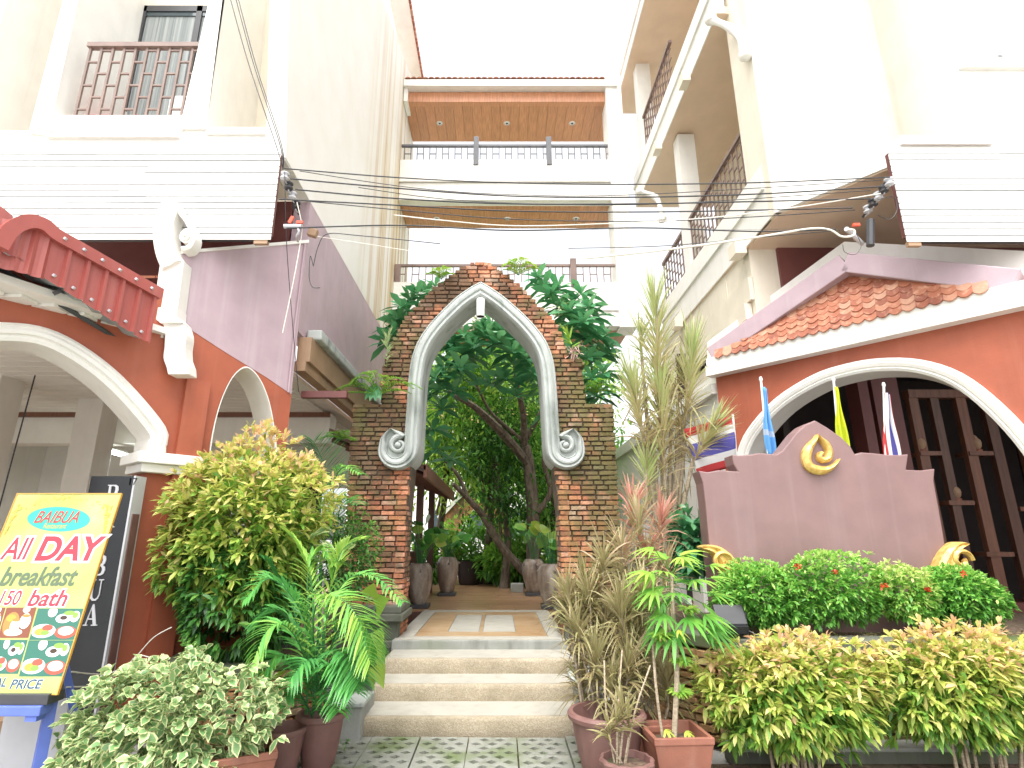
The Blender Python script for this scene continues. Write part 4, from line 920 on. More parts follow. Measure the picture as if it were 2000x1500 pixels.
# white gable wall behind, mauve barge boards, tiles
gb = PP([(1383, 668), (1650, 473), (2015, 492)], -.30); 
gw = [(gb[0][0] - .05, z_e)] + gb + [(s_r, gb[-1][1]), (s_r, z_e)]
obj('gable_wall', MB().prism(FP, gw, -.45, -.28), M['white'], pa)
bp = PP([(1388, 694), (1650, 512), (1985, 549)], .10)
bpp = [(bp[0][0], bp[0][1]), (bp[1][0], bp[1][1]), (bp[2][0], bp[2][1])]
for a, b in ((bpp[0], bpp[1]), (bpp[1], bpp[2])):
    w_ = .125
    dx, dz = b[0] - a[0], b[1] - a[1]; L = math.hypot(dx, dz); nx_, nz_ = -dz / L * w_, dx / L * w_
    obj('barge_board', MB().prism(FP, [(a[0] - nx_, a[1] - nz_), (b[0] - nx_, b[1] - nz_), (b[0] + nx_, b[1] + nz_), (a[0] + nx_, a[1] + nz_)], -.30, .12), M['mauve'], pa, bevel=.012)
apx, apz = bpp[1]; half = (apz - z_e)
tw, th = .125, .088
tmesh = MB(); nt = 6
top_ = [(-tw * .52, th * 1.5), (tw * .52, th * 1.5)]; cur = [(-tw * .52 + tw * 1.04 * i / nt, -.045 * math.sin(math.pi * i / nt)) for i in range(nt + 1)]
poly = [top_[0]] + cur + [top_[1]]; npol = len(poly)
tmesh.add([(x, 0.0, z) for x, z in poly] + [(x, .02, z) for x, z in poly], [tuple(range(npol)), tuple(range(npol, 2 * npol))[::-1]] + [(i, i + npol, (i + 1) % npol + npol, (i + 1) % npol) for i in range(npol)])
tme2 = tmesh.mesh('roof_tile'); angp = math.atan2(FP.d.y, FP.d.x)
row = 0; zz = z_e + .02; slope = .42
while zz < apz - .12:
    u = (zz - z_e) / (apz - z_e)
    sa = bpp[0][0] + (apx - bpp[0][0]) * u - .02 + .12; sb = bpp[2][0] + (apx - bpp[2][0]) * max(0, (zz - bpp[2][1] + .12) / (apz - bpp[2][1] + .12)) - .03
    s_ = sa + (tw / 2 if row % 2 else 0)
    while s_ < sb:
        o_ = .17 - (zz - z_e) * .30 + random.uniform(-.004, .004)
        inst('roof_tile', tme2, M['tile'], pa, FP.pt(s_, zz, o_), (-math.atan(slope) + random.uniform(-.03, .03), random.uniform(-.025, .025), angp))
        s_ += tw
    row += 1; zz += th * .93
obj('roof_deck', MB().prism(FP, [(bpp[0][0], z_e), (bpp[2][0], z_e), (bpp[2][0], bpp[2][1]), (apx, apz), ], -.28, -.06), M['dark'], pa)
# interior: dark red column, lattice screen with shelves and clay ornaments
FY = Fr((3.12, 0), (0, -1)); ya, yb = -22, -7.8
cw = [(ya, .4)]
for c_ in (-12.0, -10.2, -8.6): cw += [(c_ - .55, .4), (c_ - .55, 1.9), (c_ - .45, 2.3), (c_ - .2, 2.62), (c_, 2.75), (c_ + .2, 2.62), (c_ + .45, 2.3), (c_ + .55, 1.9), (c_ + .55, .4)]
cw += [(yb, .4), (yb, 3.9), (ya, 3.9)]
obj('courtyard_wall', MB().prism(FY, cw, -.25, 0), M['white'], pa)
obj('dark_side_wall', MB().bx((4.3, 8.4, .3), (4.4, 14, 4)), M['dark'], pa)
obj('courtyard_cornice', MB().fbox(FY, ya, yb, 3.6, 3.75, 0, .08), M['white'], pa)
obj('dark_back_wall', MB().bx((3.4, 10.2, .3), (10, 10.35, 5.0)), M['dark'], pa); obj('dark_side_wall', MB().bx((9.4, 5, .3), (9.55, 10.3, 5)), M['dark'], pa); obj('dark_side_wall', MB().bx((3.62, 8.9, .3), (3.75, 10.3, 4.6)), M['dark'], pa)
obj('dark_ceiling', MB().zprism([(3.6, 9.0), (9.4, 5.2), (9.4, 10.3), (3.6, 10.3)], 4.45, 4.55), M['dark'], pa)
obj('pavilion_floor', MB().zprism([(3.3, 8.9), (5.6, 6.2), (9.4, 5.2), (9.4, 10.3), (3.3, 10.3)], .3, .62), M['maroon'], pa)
FX = Fr((0, 8.0), (1, 0))
for (xa, xb, mm) in ((1692, 1712, 'maroon'), (1720, 1772, 'maroon')):
    obj('column', MB().fbox(FX, FX.px(xa, 850)[0], FX.px(xb, 850)[0], .6, 4.5, -.3, 0), M[mm], pa)
sc = thing('lattice_screen', tuple(FX.pt(FX.px(1890, 1000)[0], .6)), 'dark wooden lattice screen with shelves inside the right arch', 'screen')
hz = FX.px(1880, 778)[1]
obj('header', MB().fbox(FX, FX.px(1772, 780)[0], 9.3, hz, hz + .12, -.08, .05), M['midwood'], sc)
posts = [(1776, 1794), (1818, 1834), (1868, 1887), (1919, 1938), (1976, 1996), (2040, 2060)]
for k, (xa, xb) in enumerate(posts):
    obj('post', MB().fbox(FX, FX.px(xa, 800)[0], FX.px(xb, 800)[0], .6, hz + .01, -.06, .03), M['midwood' if k % 2 == 0 else 'darkwood'], sc)
obj('bottom_rail', MB().fbox(FX, FX.px(1772, 780)[0], 9.3, .62, .78, -.05, .06), M['maroon'], sc)
shelves = [((1797, 1830), 882), ((1892, 1930), 882), ((1852, 1893), 978), ((1925, 1970), 1078), ((1990, 2030), 990)]
for (xa, xb), y in shelves:
    a, z = FX.px(xa, y); b, _ = FX.px(xb, y); obj('shelf', MB().fbox(FX, a - .03, b + .03, z - .06, z, -.22, .05), M['midwood'], sc)
for k, (x, y) in enumerate(((1801, 882), (1910, 882), (1870, 978))):
    a, z = FX.px(x, y); q = FX.pt(a, z, .0)
    oo = thing('clay_ornament', tuple(q), ['small clay ornament on the upper shelf nearest the dark red column', 'small clay ornament on the upper right shelf of the lattice screen', 'clay ornament on the lower middle shelf of the lattice screen'][k], 'ornament', 'clay ornaments on the screen')
    obj('base', MB().lathe(q, [(.055, 0), (.06, .02), (.045, .035)], 14, True, True), M['terracotta'], oo, True)
    obj('body', MB().lathe(q + Vector((0, 0, .035)), [(.03, 0), (.055, .03), (.065, .08), (.058, .12), (.04, .145), (.03, .155), (.025, .175), (.008, .20)], 14, False, True), M['tan'], oo, True)
# ================================================================== sign monument
sg = thing('sign_monument', tuple(at(1610, 1130, 5.75)), 'blank mauve sign monument with pointed crest and gold emblem', 'sign')
FS = Fr((0, 5.65), (1, 0)); ZS = lambda L, o=0.0: [FS.px(1333 + x / 3, 800 + y / 3, o) for x, y in L]
crest = [(290, 264), (330, 268), (400, 263), (450, 254), (500, 258), (550, 262), (585, 240), (625, 190), (670, 132), (720, 88), (778, 62), (850, 105), (930, 160), (985, 215), (1012, 262), (1050, 250), (1120, 255), (1200, 264), (1270, 266), (1325, 260)]
body = [(185, 990), (165, 860), (148, 700), (136, 560), (120, 430), (95, 358), (150, 366), (215, 354), (325, 362), (300, 320)] + crest + [(1312, 352), (1400, 356), (1480, 346), (1474, 420), (1500, 560), (1528, 720), (1545, 830), (1560, 990)]
obj('sign_slab', MB().prism(FS, ZS(body), -.22, 0), M['mauve_sign'], sg, bevel=.012)
obj('sign_base', MB().fbox(FS, ZS([(185, 990)])[0][0], ZS([(1560, 990)])[0][0], .75, ZS([(700, 985)])[0][1], -.22, -.004), M['mauve_sign'], sg)
0 and obj('panel', MB().prism(FS, ZS([(190, 425), (1450, 425), (1500, 815), (225, 800)]), 0, .006), M['mauve_sign'], sg, bevel=.004)
gp = [(-.045, -.01), (-.045, .03), (-.025, .055), (0, .065), (.025, .055), (.045, .03), (.045, -.01)]
e1 = spline(ZS([(778, 150), (768, 180), (735, 225), (718, 275), (728, 325), (765, 352), (815, 358), (855, 345), (885, 320), (903, 293)]), 4)
w1 = [min(1.0, .12 + .9 * i / 10) if i < 12 else max(.08, min(1.0, (len(e1) - i) / 14)) for i in range(len(e1))]
em = obj('emblem', MB().sweep(FS, e1, gp, w1, .005), M['gold'], sg, True)
e2 = spline(ZS([(775, 150), (800, 175), (832, 205), (850, 245), (845, 285), (815, 298), (793, 285), (795, 265), (808, 258)]), 4)
w2 = [min(.8, .12 + .7 * i / 8) if i < 14 else max(.35, .8 * (1 - (i - 14) / 40)) for i in range(len(e2))]
obj('curl', MB().sweep(FS, e2, gp, w2, .005), M['gold'], em, True)
for sgn, L in ((-1, [(85, 805), (150, 815), (205, 850), (255, 915), (285, 985)]), (1, [(1620, 785), (1572, 800), (1535, 850), (1512, 915), (1500, 985)])):
    pth = spline(ZS(L), 4); wd = [.10 + 1.9 * (i / len(pth)) ** .8 for i in range(len(pth))]
    o_ = obj('gold_flame', MB().sweep(FS, pth, [(-.055, -.04), (-.055, .07), (-.03, .10), (0, .085), (.03, .10), (.055, .07), (.055, -.04)], wd, .03), M['gold'], sg, True)
    cc = ZS([(205, 890) if sgn < 0 else (1580, 880)])[0]
    sp2 = [(cc[0] + math.cos(a) * (.10 - .012 * a), cc[1] + math.sin(a) * (.10 - .012 * a)) for a in [k * .35 for k in range(20)]]
    obj('scroll', MB().sweep(FS, sp2, [(-.02, 0), (-.02, .03), (0, .05), (.02, .03), (.02, 0)], None, .10), M['gold'], o_, True)
# ================================================================== flags
def flagmat(name, stops):
    t = NT(name); a = t.n('Attribute'); a.attribute_name = 'tint'; r = t.n('ValToRGB'); r.color_ramp.interpolation = 'CONSTANT'; e = r.color_ramp.elements
    while len(e) < len(stops): e.new(.5)
    for k, (p, c) in enumerate(stops): e[k].position = p; e[k].color = (*c, 1)
    t.L.new(a.outputs['Fac'], r.inputs[0]); t.col(r.outputs[0]).rough(.75)
    tr = t.n('BsdfTranslucent'); t.L.new(r.outputs[0], tr.inputs[0]); mx = t.n('MixShader'); mx.inputs[0].default_value = .25
    t.L.new(t.b.outputs[0], mx.inputs[1]); t.L.new(tr.outputs[0], mx.inputs[2]); t.L.new(mx.outputs[0], t.out.inputs[0]); return t.m
RED, WHT, BLU = (.55, .05, .05), (.75, .74, .72), (.10, .09, .36)
M['flagthai'] = flagmat('striped_flag', [(0, RED), (.17, WHT), (.33, BLU), (.67, WHT), (.83, RED)])
M['flagblue'] = flagmat('light_blue_flag', [(0, (.16, .42, .78)), (.62, (.45, .55, .7)), (.7, (.14, .40, .76))]); M['flagyellow'] = flagmat('yellow_flag', [(0, (.62, .68, .02)), (.6, (.55, .63, .02))])
def drape(name, quad, mat, parent, pleats=2.5, amp=.03, nu=16, nv=16, hang=0):
    A, B, C_, D_ = [Vector(p) for p in quad]; V = []; T = []         # A,B along the hoist/top; D,C the far edge
    for j in range(nv + 1):
        for i in range(nu + 1):
            u, v = i / nu, j / nv; p = A.lerp(B, u).lerp(D_.lerp(C_, u), v)
            V.append(p + Vector((0, amp * math.sin(u * pleats * 2 * math.pi + v * 1.7), 0)) + Vector((.01 * math.sin(v * 7 + u * 3), 0, 0))); T.append(u if not hang else v)
    me = bpy.data.meshes.new(name); me.from_pydata([tuple(v) for v in V], [], [(j * (nu + 1) + i, j * (nu + 1) + i + 1, (j + 1) * (nu + 1) + i + 1, (j + 1) * (nu + 1) + i) for j in range(nv) for i in range(nu)])
    me.polygons.foreach_set('use_smooth', [True] * len(me.polygons)); at_ = me.attributes.new('tint', 'FLOAT', 'POINT'); at_.data.foreach_set('value', T); me.update()
    o = link(name, me, mat, parent); s_ = o.modifiers.new('t', 'SOLIDIFY'); s_.thickness = .003; return o
def flag(px0, py0, px1, py1, wtop, wbot, mat, label, Y=6.15, hang=0, lean=0):
    p = at(px0, py0, Y); b = at(px1, py1, Y); f = thing('flag', (b.x, Y, 1.0), label, 'flag', 'flags behind the sign')
    lo_ = b + (b - p) * .55
    obj('pole', MB().tube([p, lo_], .013, 8), M['white_clean'], f, True)
    obj('finial', MB().lathe(p, [(.015, -.02), (.02, 0), (.012, .03)], 10, True, True), M['white_clean'], f)
    drape('cloth', [p.lerp(b, .10) + Vector((-.01, -.02, 0)), p.lerp(b, .14) + Vector((wtop, -.02, 0)), b + Vector((wbot, -.02, -.05)), b + Vector((-.02 + lean, -.02, 0))], mat, f, 2.0, .025, 14, 18, hang)
flag(1486, 741, 1500, 890, .035, .10, M['flagblue'], 'furled light blue flag behind the left shoulder of the sign', hang=1)
flag(1628, 742, 1640, 880, .02, .12, M['flagyellow'], 'furled yellow flag behind the peak of the sign', hang=1)
flag(1726, 752, 1730, 905, .04, .19, M['flagthai'], 'red white and blue striped flag right of the sign peak')
f = thing('flag', tuple(at(1440, 900, 6.3)), 'red white and blue striped flag drooping left of the sign', 'flag', 'flags behind the sign')
q0, q1 = at(1432, 820, 6.3), at(1442, 935, 6.3); obj('pole', MB().tube([q0 + (q0 - q1) * .1, q1 + (q1 - q0) * 1.2], .013, 8), M['white_clean'], f, True)
drape('cloth', [at(1336, 838, 6.25), at(1362, 932, 6.25), at(1440, 908, 6.25), at(1428, 812, 6.25)], M['flagthai'], f, 1.0, .02)
# ================================================================== planters
PB = 5.0
pl = thing('brick_planter', (4, 5.3, 0), 'mossy brick planter with curved end under the mauve sign', 'planter')
arc = [(1.55, 7.0), (1.55, 6.2)] + [(1.55 + .75 * (1 - math.cos(a)), 5.75 - .75 * math.sin(a)) for a in [k * math.pi / 2 / 8 for k in range(9)]] + [(9.0, 5.0)]
inner_arc = [(x + .22 * max(0, (1 - (x - 1.55) / .75)) if x < 2.3 else x, y + .22 * min(1, (x - 1.55) / .75) if x < 2.3 else y + .22) for x, y in arc]
cap_ = MB(); n = len(arc); V = []
for (x, y), (xi, yi) in zip(arc, inner_arc): V += [(x - .0, y - .02, .70), (x, y - .03, .80), (xi, yi, .80), (xi, yi, .70)]
obj('ledge', cap_.add(V, [(4 * i + j, 4 * (i + 1) + j, 4 * (i + 1) + (j + 1) % 4, 4 * i + (j + 1) % 4) for i in range(n - 1) for j in range(4)]), M['mosscement'], pl, bevel=.012)
core_ = MB(); V = []
for x, y in arc: V += [(x + .05, y + .05, -.05), (x + .05, y + .05, .72)]
obj('mortar_core', core_.add(V, [(2 * i, 2 * i + 2, 2 * i + 3, 2 * i + 1) for i in range(n - 1)]), M['mortar'], pl)
# courses laid along the curve
cnt = 0; rest = MB()
def along(path, d):
    for a, b in zip(path[:-1], path[1:]):
        l = math.hypot(b[0] - a[0], b[1] - a[1])
        if d <= l: u = d / l; return (a[0] + (b[0] - a[0]) * u, a[1] + (b[1] - a[1]) * u, math.atan2(b[1] - a[1], b[0] - a[0]))
        d -= l
    return None
Ltot = sum(math.hypot(b[0] - a[0], b[1] - a[1]) for a, b in zip(arc[:-1], arc[1:]))
for c_ in range(11):
    z = .03 + c_ * .0625; d = random.uniform(0, .1)
    while d < Ltot - .2:
        L = random.uniform(.13, .2); r_ = along(arc, d + L / 2)
        if r_:
            k = random.randrange(6)
            if cnt < 290 and r_[0] < 3.9 and 4.9 < r_[1] < 6.4 and z > .1:
                inst('brick', bmesh_[k], M['brick'], pl, (r_[0], r_[1] + random.uniform(-.008, .008) + .02, z), (0, 0, r_[2]), (L - .01, .11, .052)); cnt += 1
            else:
                Mx = Matrix.Rotation(r_[2], 3, 'Z'); rest.add([Vector((r_[0], r_[1] + .02, z)) + Mx @ Vector((v[0] * (L - .01), v[1] * .11, v[2] * .052)) for v in bv[k].v], bv[k].f)
        d += L
tag(obj('brickwork', rest, M['brick'], pl), kind='stuff')
V = []
soil = MB(); soil.zprism([(x + .1, y + .1) for x, y in arc] + [(9, 7.0)], .5, .765); obj('soil', soil, M['soil'], pl)
kb = thing('kerb', (4, 4.6, 0), 'mossy cement kerb at the foot of the planter behind the golden bush stems', 'kerb')
obj('kerb_block', MB().bx((1.75, 4.80, -.05), (9, 4.99, .06)), M['mosscement'], kb, bevel=.012); obj('kerb_top', MB().bx((1.74, 4.78, .06), (9, 4.985, .09)), M['cement'], kb, bevel=.01)
tag(obj('flower_bed', MB().bx((1.3, 3.9, -.055), (9, 4.80, -.02)), M['soil']), kind='structure')
lp = thing('brick_planter', (-2.2, 5.6, 0), 'low round brick planter under the big golden bush', 'planter')
cx_, cy_, Rr = -2.25, 5.62, .62
obj('mortar_core', MB().lathe((cx_, cy_, -.05), [(Rr - .04, 0), (Rr - .04, .6)], 40, True, False), M['mortar'], lp)
for c_ in range(9):
    nb = 26
    for k in range(nb):
        a = 2 * math.pi * (k + (.5 if c_ % 2 else 0)) / nb
        if math.sin(a) > .35: continue
        inst('brick', bmesh_[(k + c_) % 6], M['brick'], lp, (cx_ + Rr * math.cos(a), cy_ + Rr * math.sin(a), c_ * .0625 + .02), (0, 0, a + math.pi / 2), (.14, .10, .052))
obj('rim', MB().lathe((cx_, cy_, .55), [(Rr + .05, 0), (Rr + .06, .04), (Rr + .02, .06), (Rr - .1, .06), (Rr - .12, 0)], 40, False, False), M['mosscement'], lp, True)
obj('soil', MB().lathe((cx_, cy_, .52), [(Rr - .08, 0), (Rr - .08, .03)], 30, True, True), M['soil'], lp)
cbk = thing('cement_block', tuple(at(690, 1440, 5.3)), 'grey cement planter block beside the bottom step on the left', 'block')
b0, b1 = at(648, 1400, 5.2), at(704, 1400, 5.2)
obj('block', MB().bx((b0.x, 5.22, -.05), (b1.x, 5.75, .25)), M['cement'], cbk, bevel=.012); obj('top_slab', MB().bx((b0.x - .02, 5.20, .25), (b1.x + .02, 5.5, .285)), M['stucco'], cbk, bevel=.008)
cbk2 = thing('cement_block', tuple(at(1135, 1380, 5.5)), 'small white cement block beside the steps behind the big round pot', 'block')
obj('block', MB().bx((.69, 5.40, -.05), (.9, 6.7, .30)), M['cement'], cbk2, bevel=.012); obj('top_slab', MB().bx((.68, 5.38, .30), (.92, 6.7, .33)), M['stucco'], cbk2, bevel=.008)
# ================================================================== jars on the deck
def jar(name, loc, label, r=.205, h=.62, rim_dark=True):
    j = thing(name, loc, label, 'jar', 'glazed jars lining the deck'); x, y, z = loc
    prof = [(.55, 0), (.60, .02), (.72, .15), (.92, .40), (1.0, .62), (.98, .78), (.86, .92), (.72, .975), (.70, 1.0), (.64, 1.0), (.62, .95), (.60, .85)]
    obj('body', MB().lathe((x, y, z + .06), [(a * r, b * h) for a, b in prof], 32, True, False), M['glazejar'], j, True)
    obj('soil', MB().lathe((x, y, z + .06 + h * .86), [(r * .62, 0), (r * .62, .01)], 20, True, True), M['soil'], j)
    obj('plinth', MB().bx((x - .17, y - .17, z), (x + .17, y + .17, z + .06)), M['steel'], j, bevel=.006)
    m = MB()
    for a in (-1.2, .2, 1.7, 3.2): m.tube([(x + r * .97 * math.sin(a) , y - r * .97 * math.cos(a), z + .06 + h * .80), (x + r * 1.08 * math.sin(a), y - r * 1.08 * math.cos(a), z + .06 + h * .825), (x + r * .95 * math.sin(a), y - r * .95 * math.cos(a), z + .06 + h * .86)], .014, 6)
    for q in [m]: tag(obj('lugs', q, M['glazejar'], j, True), kind='stuff')
    return j
JL = [((-1.30, 9.7, .53), 'tall brown glazed jar at front left of the deck'), ((-1.02, 11.7, .53), 'brown glazed jar second from the arch on the left of the deck'), ((0.84, 9.6, .53), 'sand coloured glazed jar at front right of the deck'), ((0.68, 11.7, .53), 'sand coloured glazed jar second from the arch on the right of the deck')]
for k, (l, lab) in enumerate(JL): jar('glazed_jar', l, lab, .215 if k < 2 else .225, .62 if k != 1 else .66)
bo = thing('dark_bowl', (-.72, 14.4, .53), 'large dark bowl pot at the far end of the deck', 'pot')
obj('body', MB().lathe((-.72, 14.4, .53), [(.22, 0), (.25, .03), (.30, .3), (.33, .5), (.35, .55), (.31, .55), (.29, .45)], 28), M['dark'], bo, True)
obj('soil', MB().lathe((-.72, 14.4, .98), [(.29, 0), (.29, .01)], 20, True, True), M['soil'], bo)
bo = thing('dark_bowl', (-.22, 14.6, .53), 'small shiny dark bowl beside the large bowl pot', 'pot')
obj('body', MB().lathe((-.22, 14.6, .53), [(.10, 0), (.12, .1), (.10, .14), (.20, .22), (.25, .32), (.24, .36), (.20, .36), (.18, .28)], 28), M['black'], bo, True)
obj('stone', MB().bx((0.24, 12.3, .53), (0.5, 12.6, .70)), M['cement'], thing('stone_block', (.37, 12.4, .53), 'pale stone block on the deck beside the right jars', 'block'), bevel=.01)
# ================================================================== pots in front
def roundpot(label, loc, r, h, mat, scallop=False, tilt=0):
    p = thing('round_pot', loc, label, 'pot', 'plant pots beside the steps'); x, y, z = loc
    m = MB().lathe(loc, [(r * .62, 0), (r * .66, .02), (r * .82, h * .4), (r * .93, h * .75), (r * .96, h * .88), (r * 1.06, h * .90), (r * 1.08, h * .96), (r * 1.03, h), (r * .92, h), (r * .88, h * .9), (r * .80, h * .6)], 40 if not scallop else 48)
    if scallop: m.v = [(x + (a - x) * (1 + .035 * math.cos(12 * math.atan2(b - y, a - x)) * (1 if c > z + h * .85 else 0)), y + (b - y) * (1 + .035 * math.cos(12 * math.atan2(b - y, a - x)) * (1 if c > z + h * .85 else 0)), c) for a, b, c in m.v]
    obj('body', m, mat, p, True)
    obj('soil', MB().lathe((x, y, z + h * (.62 if not scallop else .86)), [(r * .83, 0), (r * .83, .01)], 24, True, True), M['soil'], p)
    return p
def squarepot(label, loc, w, h, mat, rot=0, taper=.68):
    p = thing('square_pot', loc, label, 'pot', 'plant pots beside the steps'); m = MB(); R = Matrix.Rotation(rot, 3, 'Z')
    def ring(s, z): return [Vector(loc) + R @ Vector((sx * s * w / 2, sy * s * w / 2, z)) for sx, sy in ((-1, -1), (1, -1), (1, 1), (-1, 1))]
    rings = [ring(taper, 0), ring(.97, h - .045), ring(1.0, h - .04), ring(1.0, h), ring(.86, h), ring(.83, h - .09)]
    V = [v for r_ in rings for v in r_]; fs = [(4 * i + j, 4 * i + (j + 1) % 4, 4 * i + 4 + (j + 1) % 4, 4 * i + 4 + j) for i in range(5) for j in range(4)] + [(3, 2, 1, 0)]
    obj('body', m.add(V, fs), mat, p, bevel=.006)
    obj('soil', MB().add(ring(.85, h - .075), [(0, 1, 2, 3)]), M['soil'], p); return p
gz = -.03
roundpot('wide empty-looking brown clay pot right of the steps', (.77, 4.52, gz), .26, .44, M['clay_mauve'])
roundpot('small pot with scalloped rim in front of the wide clay pot', (.79, 3.98, gz), .155, .32, M['clay_mauve'], True)
squarepot('square terracotta pot with the cassava plant', (1.19, 4.33, gz), .40, .38, M['terracotta'], .06)
squarepot('square terracotta pot half hidden behind the cassava pot', (1.02, 4.62, gz), .36, .36, M['terracotta'], .1)
squarepot('square terracotta pot under the variegated bush on the left', (-1.62, 4.05, gz), .38, .36, M['terracotta'], .45)
roundpot('tall dull clay pot holding the palm left of the steps', (-1.33, 4.72, gz), .17, .38, M['clay_mauve'])
roundpot('dull clay pot between the palm pot and the square pot', (-1.55, 4.55, gz), .16, .33, M['clay_mauve'])
# ================================================================== poster on a blue easel
po = thing('poster_easel', (-3.0, 4.0, .05), 'yellow breakfast poster leaning on a blue wooden easel', 'sign')
TR, TL, BR = at(238, 966, 4.12), at(38, 963, 4.12), at(128, 1355, 3.85)
ux = Vector((1, 0, 0)); uy = (TR - BR); uy.x = 0; uy.normalize(); un = ux.cross(uy)
if un.y > 0: un = -un
Pw = TR.x - TL.x; Ph = (TR - BR).length
PM = Matrix(((ux.x, uy.x, un.x), (ux.y, uy.y, un.y), (ux.z, uy.z, un.z)))
O_ = Vector((TL.x, TR.y, TR.z)) - uy * Ph
def pl2(px_, py_):
    d = ray(px_, py_); Q = O_ - Vector((0, 0, EYE)); t_ = un.dot(Q) / un.dot(d); p = d * t_ - Q; return p.dot(ux), p.dot(uy)
def w3(x, y, n_=0.0): return O_ + ux * x + uy * y + un * n_
def pflat(name, pts, mat, lift, parent, th=.0006):
    n = len(pts); V = [w3(x, y, lift) for x, y in pts] + [w3(x, y, lift - th) for x, y in pts]
    return obj(name, MB().add(V, [tuple(range(n)), tuple(range(n, 2 * n))[::-1]] + [(i, (i + 1) % n, n + (i + 1) % n, n + i)[::-1] for i in range(n)]), mat, parent)
t = NT('yellow_poster'); n1 = t.noise(2.5, 3); t.col(t.ramp(n1, [(0.35, (.33, .38, .09)), (.62, (.40, .45, .17)), (.8, (.52, .55, .36))])).rough(.28); M['poster'] = t.m
C = {k: flat('print_' + k, v, .3) for k, v in dict(teal=(.03, .45, .30), red=(.55, .03, .05), white=(.85, .85, .82), green=(.10, .14, .08), navy=(.02, .07, .12), gold=(.55, .36, .06), dkgreen=(.03, .14, .10), brown=(.20, .06, .03), plate=(.75, .76, .74), food=(.50, .20, .05), meat=(.42, .08, .05), leaf=(.20, .36, .06), coffee=(.05, .025, .015), orange=(.6, .3, .05), wood=(.12, .10, .08)).items()}
brd = pflat('board', [(0, 0), (Pw, 0), (Pw, Ph), (0, Ph)], M['poster'], .012, po, .012)
m = MB(); e = .006
for a, b in (((-e, -e), (Pw + e, 0)), ((-e, Ph), (Pw + e, Ph + e)), ((Pw, 0), (Pw + e, Ph)), ((-e, 0), (0, Ph))):
    V = [w3(x, y, z) for z in (-.002, .016) for x, y in ((a[0], a[1]), (b[0], a[1]), (b[0], b[1]), (a[0], b[1]))]
    m.add(V, [(4, 5, 6, 7), (0, 3, 2, 1), (0, 1, 5, 4), (1, 2, 6, 5), (2, 3, 7, 6), (3, 0, 4, 7)])
obj('edge_strip', m, C['orange'], po)
def fit(body, xl, yb, xr, yt, mat, lift, shear=0, off=0, outline=None, name='lettering', shadow=None):
    x0, y0 = pl2(xl, yb); x1, _ = pl2(xr, yb); _, y1 = pl2((xl + xr) / 2, yt)
    for (o_, mt, lf, dx) in ([(outline[1], outline[0], lift - .0008, 0)] if outline else []) + ([(0, shadow, lift - .0005, .003)] if shadow else []) + [(off, mat, lift, 0)]:
        me = textmesh(name, body, 1.0, shear, o_, .0)
        ref = textmesh('r', body, 1.0, shear, 0.0, .0) if o_ else me
        xs = [v.co.x for v in ref.vertices]; ys = [v.co.y for v in ref.vertices]; ax, bx_, ay, by = min(xs), max(xs), min(ys), max(ys)
        sx, sy = (x1 - x0) / (bx_ - ax), (y1 - y0) / (by - ay)
        for v in me.vertices: v.co = w3(x0 + (v.co.x - ax) * sx + dx, y0 + (v.co.y - ay) * sy - dx, lf)
        link(name, me, mt, brd)
el = [pl2(117 + 61 * math.cos(a) - 2 * math.sin(a), 1015 - 24 * math.sin(a)) for a in [2 * math.pi * k / 40 for k in range(40)]]
pflat('oval_badge', el, C['teal'], .0128, brd)
fit('BAIBUA', 68, 1022, 152, 999, C['red'], .0140, .35, 0, None, shadow=C['green'])
fit('Restaurant', 86, 1033, 131, 1023, C['gold'], .0140, .25)
fit('All', 3, 1093, 54, 1051, C['red'], .0150, .12, .015, (C['white'], .075))
fit('DAY', 72, 1094, 193, 1050, C['red'], .0150, .12, .035, (C['white'], .10))
fit('breakfast', 1, 1144, 147, 1108, C['green'], .0145, .22, .02)
fit('150', 0, 1182, 38, 1154, C['red'], .0150, .1, .015, (C['white'], .06)); fit('bath', 56, 1184, 129, 1153, C['red'], .0150, .15, .02, (C['white'], .08))
fit('AL', -8, 1341, 13, 1324, C['navy'], .0145, .12, .02, (C['white'], .05)); fit('PRICE', 22, 1345, 82, 1327, C['navy'], .0145, .12, .02, (C['white'], .05))
# printed gilt border: scattered gold curls along the top corners
m = MB()
for k in range(150):
    u = random.random(); side_ = random.choice((0, 1, 2))
    if side_ == 0: xx, yy = .02 + u * (Pw - .04), Ph - .055 - abs(math.sin(u * math.pi)) * .0 - .05 * abs(math.cos(u * math.pi)) ** 2 + .035 * math.sin(u * math.pi) + random.uniform(-.018, .018)
    elif side_ == 1: xx, yy = Pw - .03 - random.random() * .05 * (1 - u), Ph - .08 - u * .2
    else: xx, yy = .02 + random.random() * .05 * (1 - u), Ph - .08 - u * .2
    r_ = random.uniform(.004, .010); a0 = random.uniform(0, 6)
    m.add([w3(xx + r_ * math.cos(a0 + a) * (1.6 if a in (0, 3.14) else .6), yy + r_ * math.sin(a0 + a), .0126 + .00002 * k) for a in (0, 1.0, 2.1, 3.14, 4.2, 5.3)], [(0, 1, 2, 3, 4, 5)])
tag(obj('gilt_border', m, C['gold'], brd), kind='stuff')
